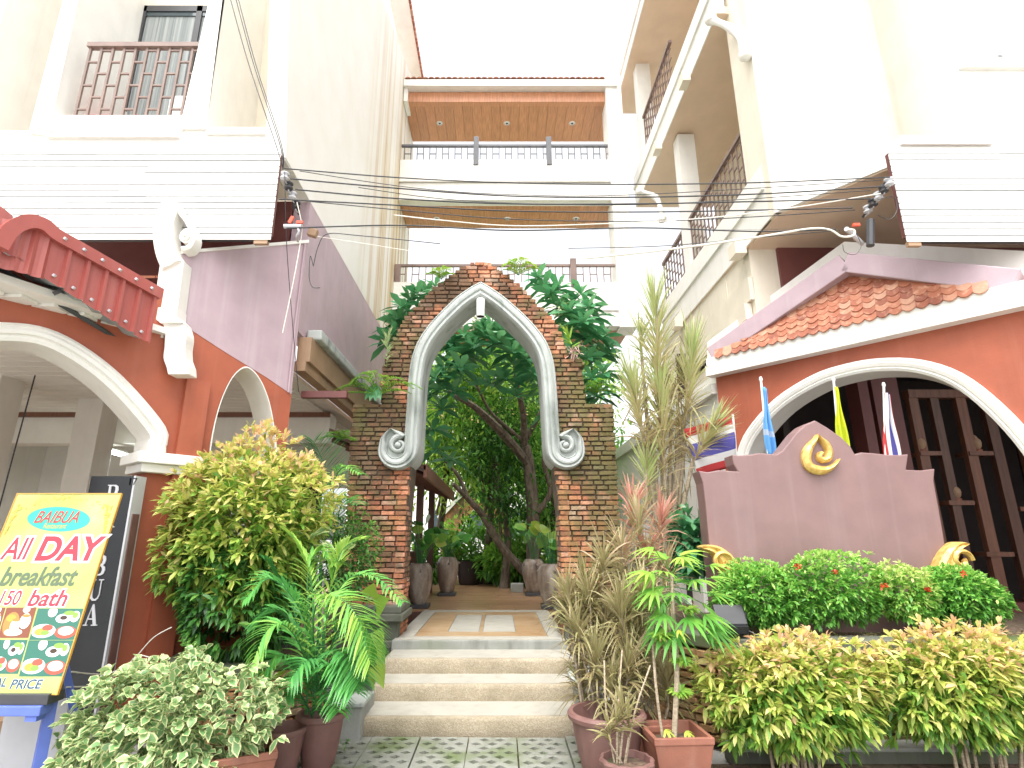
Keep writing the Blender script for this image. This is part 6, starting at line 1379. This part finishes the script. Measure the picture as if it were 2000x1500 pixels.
# --- tall dracaena
dc = thing('dracaena_plant', tuple(at(1300, 1010, 6.2)), 'tall spiky variegated dracaena in front of the right pier', 'plant')
def spiky(parent, base, top, n, L, w, mat, tint=(.2, .9), tipup=.9, droop=.12, out=.75, bl=.35, name='leaf_head', dead=0.0):
    base, top = np.array(base), np.array(top); u = RS.uniform(0, 1, n) ** .75; P = base + (top - base) * u[:, None]; ax = (top - base) / np.linalg.norm(top - base)
    a = RS.uniform(0, 6.283, n); R_ = np.stack([np.cos(a), np.sin(a), np.zeros(n)], 1); e = (out * (1 - u) + .22 * u)[:, None]
    D = R_ * e + ax * (tipup * (.35 + .65 * u))[:, None] + RS.normal(0, .06, (n, 3))
    tn = tint[0] + (tint[1] - tint[0]) * u
    return leaves(name, P, D, L * RS.uniform(.7, 1.1, n) * (.75 + .35 * u), w, 'strap', M[mat], parent, droop + bl * (1 - u) * RS.uniform(.3, 1.2, n), tn, .12)
Yd = 6.25
heads = [((1292, 880), (1280, 590), 230, .55, .1), ((1330, 880), (1352, 690), 170, .52, .1), ((1262, 880), (1236, 750), 130, .48, .0), ((1352, 905), (1387, 845), 130, .46, .0), ((1300, 980), (1290, 760), 150, .50, .0), ((1255, 720), (1250, 650), 45, .36, .25), ((1262, 1000), (1262, 900), 60, .42, -.1)]
for k, (b, t_, n, L, dy) in enumerate(heads):
    p0, p1 = at(b[0], b[1], Yd + dy), at(t_[0], t_[1], Yd + dy); spiky(dc, p0, p1, int(n * 1.2), L * 1.15, .018, 'leaf_drac', (.0 if k < 5 else .8, .95), 1.0)
    root = at(1300 + (b[0] - 1300) * .35, 1060, Yd)
    obj('stem', MB().tube([root - Vector((0, 0, .35)), root, p0, p1], [.03, .026, .022, .012], 7), M['stem'], dc, True)
for x in (1275, 1310, 1325, 1340): obj('stem', MB().tube([at(1300 + (x - 1300) * .4, 1080, Yd + .05), at(x, 840, Yd + .1)], [.028, .02], 7), M['stem'], dc, True)
P = np.array([tuple(at(RS.normal(1318, 26), RS.normal(800, 60), Yd + RS.uniform(-.1, .3))) for _ in range(150)])
leaves('dry_leaves', P, RS.normal(0, .6, P.shape) + np.array([0, 0, -.7]), .35, .016, 'strap', M['leaf_bronze'], dc, .2, .15)
# --- bronze cordylines
bc = thing('bronze_cordyline', tuple(at(1200, 1400, 4.9)), 'clump of bronze strap-leaved cordylines beside the steps on the right', 'plant')
hd = [(1150, 1130, 1200, 5.0, .3), (1180, 1060, 1150, 5.1, .45), (1128, 1200, 1270, 4.85, .25), (1215, 1035, 1150, 5.2, .6), (1250, 985, 1120, 5.3, .5), (1212, 1160, 1260, 4.75, .3), (1165, 1260, 1340, 4.7, .2), (1245, 1190, 1280, 4.9, .3), (1292, 985, 1080, 5.4, 1.0), (1195, 1310, 1390, 4.6, .2), (1300, 1080, 1180, 5.3, .55), (1228, 1270, 1350, 4.6, .15), (1275, 1120, 1220, 5.2, .35), (1140, 1300, 1370, 4.95, .1), (1265, 1050, 1130, 5.3, .85), (1185, 1180, 1260, 5.0, .25), (1255, 1300, 1400, 4.85, .15), (1235, 960, 1050, 5.5, .95), (1110, 1160, 1220, 5.1, .2)] + [(RS.uniform(1105, 1310), (yy := RS.uniform(1090, 1330)), yy + 75, RS.uniform(4.7, 5.3), RS.uniform(.15, .5)) for _ in range(14)]
for k, (x, yt_, yb_, Y, tn) in enumerate(hd):
    p0, p1 = at(x + RS.uniform(-10, 10), yb_, Y), at(x, yt_ + 30, Y); spiky(bc, p0, p1, 84, .40, .017, 'leaf_bronze', (max(0, tn - .2), tn + .1), .8, .22, .85, .95)
    g0 = at(1150 + (x - 1150) * .7 + 25, 1440, 4.75); obj('stem', MB().tube([g0, (g0 + p0) / 2 + Vector((RS.uniform(-.05, .05), 0, 0)), p0, p1], [.012, .011, .010, .006], 6), M['stem'], bc, True)
bs = thing('bronze_cordyline', tuple(at(1210, 1490, 4.0)), 'young cordyline stems in the small scalloped pot', 'plant')
for k, (x, yt_) in enumerate([(1205, 1400), (1218, 1380), (1190, 1420), (1228, 1410)]):
    p0, p1 = at(x, yt_ + 30, 4.0), at(x, yt_, 4.0); spiky(bs, p0, p1, 22, .24, .016, 'leaf_bronze', (.1, .35), .8, .2, .8, .5); obj('stem', MB().tube([at(1205 + k * 5, 1492, 4.0), p0], .007, 6), M['stem'], bs)
for x0, x1, yt_ in ((1200, 1180, 1290), (1212, 1215, 1270), (1222, 1270, 1300)): obj('stem', MB().tube(spline([tuple(at(x0, 1490, 4.0)), tuple(at((x0 + x1) / 2 - 6, 1390, 4.1)), tuple(at(x1, yt_, 4.3))], 5), .006, 6), M['stem'], bs, True)
# --- cassava
cs_ = thing('cassava_plant', (1.19, 4.33, .35), 'cassava with lobed pale-veined leaves in the square terracotta pot', 'plant')
def lobed(parent, p, d, L, n=6, tint=.5, mat='leaf_cass', w=.2):
    d = Vector(d).normalized(); up = Vector((0, -.25, 1)); sd = d.cross(up).normalized(); P = []; D = []; LL = []
    for k in range(n):
        a = (k - (n - 1) / 2) * (2.3 / (n - 1)); P.append(tuple(p)); D.append(tuple(d * math.cos(a) + sd * math.sin(a))); LL.append(L * (1 - .25 * abs(a)))
    return leaves('leaf', P, D, LL, np.array(LL) * w, 'blade', M[mat], parent, .35, tint, .1, kind=None, U=np.tile(np.array([[0, -.25, 1.0]]), (n, 1)))
top = at(1312, 1120, 4.55); base_ = Vector((1.19, 4.33, .3))
obj('trunk', MB().tube(spline([tuple(base_), tuple(at(1322, 1300, 4.4)), tuple(at(1315, 1200, 4.5)), tuple(top)], 5), [.020 - .0006 * i for i in range(16)], 7), M['stem'], cs_, True)
obj('trunk', MB().tube(spline([tuple(base_ + Vector((-.08, 0, 0))), tuple(at(1280, 1330, 4.4)), tuple(at(1272, 1200, 4.6))], 5), .010, 6), M['stem'], cs_, True)
for k in range(30):
    a = k * 2.4; rr = .06 + .28 * ((k * .37) % 1); p = top + Vector((math.cos(a) * rr, math.sin(a) * rr * .6 - .05, .20 - .58 * (k / 30) - .3 * rr + RS.uniform(-.06, .06)))
    lobed(cs_, p, (math.cos(a), math.sin(a) * .6 - .3, .25 - .9 * (k / 30) + RS.uniform(-.3, .3)), RS.uniform(.18, .27), 7, .85 - .55 * (k / 30), w=.15)
    obj('petiole', MB().tube([top - Vector((0, 0, .22 * k / 30)), p], .003, 4), M['leaf_cass'], cs_)
for (cx0, cy0, n) in ((1330, 1290, 7), (1328, 1350, 8), (1345, 1190, 6), (1290, 1240, 5)):
    q = at(cx0, cy0, 4.4)
    for k in range(n): a = k * 6.28 / n; lobed(cs_, q, (math.cos(a), math.sin(a) * .5 - .4, .3), .11, 5, .8, w=.28)
for (x, y) in ((1325, 1230), (1300, 1425), (1340, 1428)): lobed(cs_, at(x, y, 4.3), (.5, -.5, -.4), .10, 4, 1.2, 'leaf_lotus', .25)
# --- ixora hedge
for k, (x, y, rx, rz, tn, lab) in enumerate([(1478, 1165, 86, 62, .35, 'green ixora bush beside the floodlight'), (1622, 1152, 108, 72, .5, 'largest ixora bush in the middle under the sign'), (1762, 1162, 58, 56, .9, 'small yellowish ixora bush under the sign'), (1872, 1166, 84, 58, .3, 'dark green ixora bush at the right end under the sign')]):
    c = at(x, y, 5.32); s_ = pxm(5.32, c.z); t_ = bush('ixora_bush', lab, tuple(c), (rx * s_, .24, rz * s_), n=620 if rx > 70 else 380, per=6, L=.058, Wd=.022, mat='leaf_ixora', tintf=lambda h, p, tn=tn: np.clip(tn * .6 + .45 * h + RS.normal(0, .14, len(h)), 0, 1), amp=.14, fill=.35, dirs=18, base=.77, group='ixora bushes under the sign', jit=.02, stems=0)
for (x, y) in ((1558, 1108), (1725, 1145), (1812, 1152), (1880, 1122), (1630, 1118)):
    c = at(x, y, 5.10); f_ = thing('flower_head', tuple(c), 'red ixora flower cluster ' + {1558: 'on the hedge just above the leftmost gap', 1725: 'between the largest and the yellowish ixora bush', 1812: 'between the yellowish and the rightmost ixora bush', 1880: 'on top of the rightmost ixora bush', 1630: 'near the top of the largest ixora bush'}[x], 'flower', 'red ixora flowers')
    P = np.array(c) + rdir(18) * .018; leaves('petals', P, rdir(18) + np.array([0, -.5, .6]), .028, .018, 'oval2', M['flower'], f_, .1, .5, kind=None)
# --- golden bushes in front
gt2 = lambda h, p: np.clip(.20 + .66 * h + RS.normal(0, .15, len(h)), 0, 1)
for x, y, rx, rz, lab in ((1552, 1352, 178, 108, 'golden bush with pinkish tips in front of the planter, nearer the steps'), (1884, 1345, 178, 106, 'golden bush with pinkish tips in front of the planter, at the right edge')):
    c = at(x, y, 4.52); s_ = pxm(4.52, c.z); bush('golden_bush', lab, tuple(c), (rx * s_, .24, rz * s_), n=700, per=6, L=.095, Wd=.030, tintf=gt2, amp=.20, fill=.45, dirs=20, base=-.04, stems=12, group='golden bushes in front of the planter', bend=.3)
# --- ferns and epiphytes on the arch
def fern(label, px_, py_, Y, n, L, spreadx=1.0, tint=.6):
    f_ = thing('fern', tuple(at(px_, py_, Y)), label, 'fern', 'ferns on the brick arch'); q = at(px_, py_, Y)
    for k in range(n):
        a = -1.9 + 3.8 * k / max(1, n - 1) + RS.uniform(-.15, .15); l = L * RS.uniform(.7, 1.1); dx, dz = math.sin(a) * spreadx, math.cos(a * .75)
        pts = [tuple(q), tuple(q + Vector((dx * l * .4, -.10, dz * l * .5))), tuple(q + Vector((dx * l * .85, -.2, dz * l * .55 - .02))), tuple(q + Vector((dx * l * 1.1, -.25, dz * l * .35 - .05)))]
        frond(f_, pts, ll=.085, n=18, mat='leaf_fern', tint=tint + RS.uniform(-.2, .2), droop=.15, w=.022, r0=.004)
    return f_
fern('light green fern growing on the left flank of the arch', 738, 775, 6.95, 11, .50)
fern('small fern on top of the arch right of the apex', 1012, 538, 7.1, 6, .32, .8, .8); fern('small fern on top of the arch left of the apex', 862, 546, 7.1, 4, .2, .8, .8)
fern('small fern beside the wooden rafter left of the arch', 668, 860, 7.0, 4, .2, 1, .4)
fern('fern hanging at the right shoulder of the arch', 1160, 770, 7.3, 6, .3, .8, .5)
orc = thing('orchid_clump', tuple(at(757, 680, 6.98)), 'pale orchid clump on the upper left flank of the arch', 'plant')
spiky(orc, at(755, 720, 6.95), at(757, 655, 6.95), 46, .17, .02, 'leaf_varieg', (.6, 1.0), .8, .1, .8, .2)
orc2 = thing('orchid_clump', tuple(at(1122, 690, 6.98)), 'orchid clump with pale pink roots on the upper right flank of the arch', 'plant')
spiky(orc2, at(1118, 680, 6.95), at(1110, 655, 6.95), 22, .22, .025, 'leaf_fern', (.5, .9), .8, .1, .8, .2)
P = np.tile(np.array(at(1122, 685, 6.93)), (70, 1)) + RS.normal(0, .03, (70, 3)); leaves('roots', P, RS.normal(0, 1, (70, 3)) + np.array([0, -.5, -.4]), .10, .008, 'strap', M['pinkroot'], orc2, .2, .5)
bd = thing('orchid_leaf', tuple(at(730, 765, 6.95)), 'broad grey-green orchid leaves below the left fern on the arch', 'plant')
for k in range(4): bigleaf(bd, at(733, 748, 6.93), (-.4 + .25 * k, -.2, -.8), .24, .09, 'leaf_plum', 'oval', .55, .1, (0, -1, .2))
# --- plumeria tree behind the arch
pt_ = thing('plumeria_tree', (.35, 9.9, .5), 'plumeria tree with long leaves spreading behind the brick arch', 'tree')
def br_(pts, r0, r1, name='branch'):
    P = spline([tuple(at(x, y, Y)) for x, y, Y in pts], 6); obj(name, MB().tube(P, [.78 * (r0 + (r1 - r0) * i / (len(P) - 1)) for i in range(len(P))], 8), M['bark'], pt_, True)
br_([(1042, 1135, 13.2), (1042, 1060, 13.2), (1040, 980, 13.0), (1032, 905, 12.8), (1024, 870, 12.6)], .22, .15, 'trunk')
br_([(1032, 905, 12.8), (985, 850, 12.2), (950, 815, 11.6), (920, 790, 10.8), (885, 772, 9.8)], .15, .06)
br_([(1024, 870, 12.6), (1022, 810, 12.0), (1010, 750, 11.0), (1005, 700, 10.0)], .11, .05)
br_([(1020, 860, 12.5), (985, 830, 12), (955, 800, 11), (925, 740, 10)], .06, .025)
br_([(1026, 860, 12.6), (1060, 800, 12), (1090, 740, 11), (1130, 660, 9.8)], .08, .03)
br_([(1050, 1000, 13), (1075, 960, 12.8), (1062, 900, 12.5), (1075, 840, 12)], .10, .05)
br_([(1040, 1130, 13.2), (985, 1075, 13.0), (945, 1010, 12.8), (915, 975, 12.5), (885, 945, 12.2)], .14, .06)
br_([(915, 975, 12.5), (895, 930, 12.3), (870, 900, 12.0), (850, 870, 11.5)], .06, .03)
br_([(885, 772, 9.8), (840, 720, 9.4), (800, 650, 9.0), (780, 620, 8.8)], .04, .02)
br_([(1130, 660, 9.8), (1150, 700, 9.4), (1165, 760, 9.1)], .03, .02)
ros = [(778, 625, 8.6), (802, 588, 8.7), (765, 655, 8.5), (835, 572, 8.9), (790, 640, 8.8), (1062, 560, 8.8), (1095, 600, 8.7), (1125, 640, 8.6), (1150, 600, 8.7), (1165, 655, 8.6), (1148, 700, 8.6), (1178, 730, 8.6), (1090, 565, 8.9), (1115, 690, 8.7), (1165, 775, 8.6), (938, 640, 8.6), (905, 695, 8.5), (868, 725, 8.5), (885, 765, 8.6), (1000, 710, 8.7), (1055, 755, 8.5), (1010, 775, 8.6), (850, 690, 8.6), (960, 750, 8.7), (1045, 690, 8.8), (985, 655, 8.9), (862, 800, 8.6), (1030, 640, 9.0), (920, 665, 9.0), (850, 880, 8.8), (845, 840, 9.0), (1140, 660, 9.0), (1105, 620, 9.1), (1180, 690, 9.0), (1080, 590, 9.2), (880, 900, 9.4), (960, 690, 9.1), (1020, 730, 9.2), (900, 740, 9.2), (1068, 720, 9.2), (1075, 800, 9.2), (835, 770, 9.2), (1130, 740, 9.0), (1120, 590, 9.3), (785, 600, 8.5), (815, 575, 8.6), (758, 670, 8.6), (795, 610, 9.0), (850, 560, 9.0), (770, 640, 8.9), (1050, 545, 8.9), (1075, 575, 8.6), (1110, 610, 8.5), (1140, 630, 8.4), (1160, 620, 8.8), (1155, 740, 8.5), (1172, 760, 8.7), (1110, 650, 8.9), (1135, 575, 9.0), (1178, 660, 8.9), (1160, 690, 9.1), (1150, 800, 8.9), (930, 700, 8.9), (985, 740, 8.5), (1035, 720, 8.5), (880, 690, 8.9), (950, 660, 8.4), (860, 760, 8.5), (1070, 770, 8.8), (905, 655, 8.4), (945, 648, 8.5), (985, 645, 8.4), (1012, 668, 8.4), (880, 672, 8.5), (960, 632, 8.6), (1000, 690, 8.3), (1032, 702, 8.4), (925, 680, 8.3), (970, 670, 8.3), (900, 720, 8.3), (1045, 730, 8.3), (850, 740, 8.3)]
lt_ = []
cntl = 0; RP, RD, RL, RW, RT = [], [], [], [], []
lm_cache = []
for k, (x, y, Y) in enumerate(ros):
    q = at(x, y, Y); ax = Vector((RS.uniform(-.4, .4), -.35, 1)).normalized()
    nl = 13
    for j in range(nl):
        a = j * 2.4; e = .25 + .75 * ((nl - j) / nl); d = Vector((math.cos(a) * e, math.sin(a) * e - .1, .95 - 1.15 * e + RS.uniform(-.15, .1))); L = RS.uniform(.28, .44); tn = .25 + .5 * (j / nl) + RS.uniform(-.15, .2)
        if cntl < 290: leaves('leaf', [tuple(q)], [tuple(d)], L, L * .30, 'oval', M['leaf_plum'], pt_, .3, tn, .12, kind=None); cntl += 1
        else: RP.append(tuple(q)); RD.append(tuple(d)); RL.append(L); RW.append(L * .3); RT.append(tn)
leaves('foliage', RP, RD, RL, RW, 'oval', M['leaf_plum'], pt_, .3, RT)
for (x, y) in ((930, 628), (925, 640), (1105, 600), (1090, 610)):
    P = np.array(at(x, y, 8.5)) + RS.normal(0, .05, (26, 3)); leaves('flowers', P, rdir(26) + np.array([0, -.6, .4]), .05, .035, 'oval2', M['flowerw'], pt_, .1)
# --- jar plants with round leaves
def jarplant(label, x, y, z, n, hgt, tint):
    p_ = thing('jar_plant', (x, y, z), label, 'plant', 'round-leaved plants in the jars')
    for k in range(n):
        a = k * 2.4; rr = .08 + .24 * ((k * .618) % 1); hh = hgt * (.45 + .55 * ((k * .37 + .3) % 1)); q = Vector((x + rr * math.cos(a), y + rr * math.sin(a) * .8, z + hh))
        obj('petiole', MB().tube(spline([(x + rr * .15 * math.cos(a), y, z), (x + rr * .5 * math.cos(a), y + rr * .4 * math.sin(a), z + hh * .6), tuple(q)], 4), .005, 5), M['leaf_palm'], p_, True)
        d = (math.cos(a) * .6, math.sin(a) * .5 - .35, RS.uniform(-.3, .7)); bigleaf(p_, q, d, RS.uniform(.19, .26), RS.uniform(.16, .21), 'leaf_lotus', 'round', min(1, tint + RS.uniform(-.25, .3)), .15, (RS.uniform(-.4, .4), -.9, .7), 'leaf', .06)
for k, ((l, lab), (n, hg, tn)) in enumerate(zip(JL, ((20, .72, .55), (18, .68, .25), (20, .68, .6), (18, .75, .4)))):
    jarplant('round-leaved plant in the ' + lab.replace('tall ', '').replace(' of the deck', ''), l[0], l[1], l[2] + .62, n, hg, tn)
bpnt = thing('bowl_plant', (-.72, 14.4, 1.0), 'dark leafy plant in the large bowl at the end of the deck', 'plant'); spiky(bpnt, (-.72, 14.4, 1.0), (-.72, 14.4, 1.6), 70, .5, .05, 'leaf_tree', (.1, .5), .6, .2, 1.0, .5)
# --- trees and shrubs behind
def tree(label, base, h, crown, r, n, L=.15, tint=(.2, .9), holes=.25, trunk_r=.12, group='trees behind the arch', cl=26):
    t_ = thing('courtyard_tree', base, label, 'tree', group); b = Vector(base); c = Vector(crown)
    obj('trunk', MB().tube(spline([tuple(b), tuple(b.lerp(c, .5) + Vector((.15, .1, 0))), tuple(c)], 6), [trunk_r * (1 - .06 * i) for i in range(13)], 8), M['bark'], t_, True)
    C_ = np.array(c) + rdir(cl) * np.array(r) * (RS.uniform(.25, 1, (cl, 1)) ** .5)
    for k in range(min(9, cl)):
        q = Vector(C_[k]); obj('limb', MB().tube(spline([tuple(b.lerp(c, RS.uniform(.4, .8))), tuple((q + c) / 2 + Vector((0, 0, -.2))), tuple(q)], 4), [trunk_r * .4, trunk_r * .36, trunk_r * .32, trunk_r * .28, trunk_r * .22, trunk_r * .18, trunk_r * .14, trunk_r * .1, trunk_r * .06], 6), M['bark'], t_, True)
    ci = RS.randint(0, cl, n); cs = RS.uniform(.45, .95, cl); P = C_[ci] + RS.normal(0, 1, (n, 3)) * (cs[ci] * .55)[:, None]
    hz_ = np.clip((P[:, 2] - c.z + r[2]) / (2 * r[2]), 0, 1); D = RS.normal(0, .8, (n, 3)); D[:, 2] -= .25
    leaves('crown', P, D, L * RS.uniform(.7, 1.2, n), L * .38, 'oval2', M['leaf_tree'], t_, .25, np.clip(tint[0] + (tint[1] - tint[0]) * (cs[ci] - .45) * 2 + RS.normal(0, .12, n), 0, 1)); return t_
tree('light green tree filling the left of the arch opening', (-1.9, 15.5, .4), 6, (-1.3, 15.0, 4.9), (1.7, 1.2, 2.8), 7500, .20, (.25, 1.0), cl=40)
tree('light green tree filling the right of the arch opening', (2.2, 16.5, .4), 6, (1.7, 16.0, 5.0), (1.7, 1.2, 2.9), 7500, .20, (.25, 1.0), cl=40)
tree('pale green tree far behind the middle of the arch', (.2, 20.5, .4), 7, (.1, 20.0, 5.6), (2.6, 1.4, 3.6), 7500, .24, (.35, 1.05), cl=46)
tree('mid green tree close behind the plumeria branches', (-.4, 14.6, .4), 6, (-.3, 14.2, 4.6), (1.9, .8, 2.0), 4200, .17, (.25, 1.0), cl=30)
tree('dark creeper-covered tree behind the plumeria trunk', (0.1, 13.4, .4), 4, (-.02, 13.3, 3.0), (.6, .5, 1.8), 4200, .15, (-.15, .3), cl=20)
tree('dark leafy tree at the right behind the jars', (1.3, 14.2, .4), 4, (1.35, 14.2, 2.6), (.9, .6, 1.5), 4000, .16, (.0, .6), cl=20)
for k, (x, y, rx, rz, lab) in enumerate([(.25, 13.9, .7, .55, 'dark leafy shrub at the far end of the deck'), (-1.6, 14.6, .7, .7, 'leafy shrub behind the left jars'), (1.5, 13.2, .5, .6, 'leafy shrub behind the right jars'), (-.75, 17.2, 1.0, .9, 'broad leafy shrub beyond the large dark bowl'), (.9, 17.6, 1.0, 1.0, 'broad leafy shrub beyond the deck on the right')]):
    bush('courtyard_shrub', lab, (x, y, .5 + rz), (rx, .5, rz), n=260, per=6, L=.2, Wd=.05, mat='leaf_tree', tintf=lambda h, p: np.clip(.15 + .6 * h + RS.normal(0, .12, len(h)), 0, 1), amp=.25, group='shrubs at the end of the deck', shape='oval')
bush('wall_shrub', 'dark leafy shrub behind the left edge of the sign', (2.02, 6.15, 1.55), (.26, .22, .34), n=60, per=5, L=.17, Wd=.07, mat='leaf_plum', tintf=lambda h, p: np.clip(.3 + .3 * h, 0, 1), amp=.2)
# --- far building behind the courtyard
fb = thing('far_house', (-1, 30, .3), 'white house with brick gable far behind the arch', 'building')
obj('wall', MB().bx((-8, 30, .3), (3.6, 36, 7.5)), M['white'], fb)
for xx in (-5.5, -3.6, -1.7, .2, 2.0):
    for zz in (1.6, 4.6):
        w_ = obj('window', MB().bx((xx, 29.93, zz), (xx + 1.0, 30.0, zz + 1.5)), M['silver'], fb); obj('pane', MB().bx((xx + .08, 29.91, zz + .08), (xx + .92, 29.93, zz + 1.42)), M['glass'], w_)
obj('roof', MB().add([(-8.4, 29.6, 7.5), (4.0, 29.6, 7.5), (4.0, 33, 9.4), (-8.4, 33, 9.4), (-8.4, 36.4, 7.5), (4.0, 36.4, 7.5)], [(0, 1, 2, 3), (3, 2, 5, 4), (0, 3, 4), (1, 5, 2), (0, 4, 5, 1)]), M['tile'], fb)
gh = thing('garden_shrine', (-.9, 21, .4), 'small brick garden gateway behind the trees', 'gateway')
FG = Fr((0, 21), (1, 0)); gx = -.9
obj('wall', MB().prism(FG, [(gx - 1.2, .4), (gx - .5, .4), (gx - .5, 2.0), (gx, 2.7), (gx + .5, 2.0), (gx + .5, .4), (gx + 1.2, .4), (gx + 1.2, 2.4), (gx, 3.6), (gx - 1.2, 2.4)], -.4, 0), M['brick'], gh)
obj('trim', MB().sweep(FG, [(gx - 1.3, 2.3), (gx, 3.65), (gx + 1.3, 2.3)], [(-.08, -.4), (-.08, .1), (.08, .1), (.08, -.4)]), M['white'], gh)
# --- moss in the paver cells, weeds and litter
P = []
for _ in range(3200): P.append((RS.uniform(-1.85, 1.0), RS.uniform(3.4, 5.33), -.03))
leaves('moss_tufts', P, RS.normal(0, .7, (3200, 3)) + np.array([0, 0, .8]), .03, .008, 'oval2', M['leaf_fern'], pv, .3, np.clip(RS.normal(.1, .2, 3200), 0, 1))
P = np.stack([RS.uniform(2.0, 6.5, 900), RS.uniform(5.05, 5.5, 900), np.full(900, .785)], 1)
leaves('leaf_litter', P, RS.normal(0, 1, (900, 3)) * np.array([1, 1, .25]), .05, .022, 'oval2', M['leaf_bronze'], pl, .1, np.clip(RS.normal(.3, .25, 900), 0, 1))
P = np.stack([RS.uniform(-1.3, -.9, 60), RS.uniform(5.0, 5.3, 60), np.full(60, -.02)], 1); P[:, 0] -= .3
leaves('weeds', P, RS.normal(0, .6, (60, 3)) + np.array([0, 0, .8]), .08, .02, 'oval2', M['leaf_green'], pv, .3, .6)
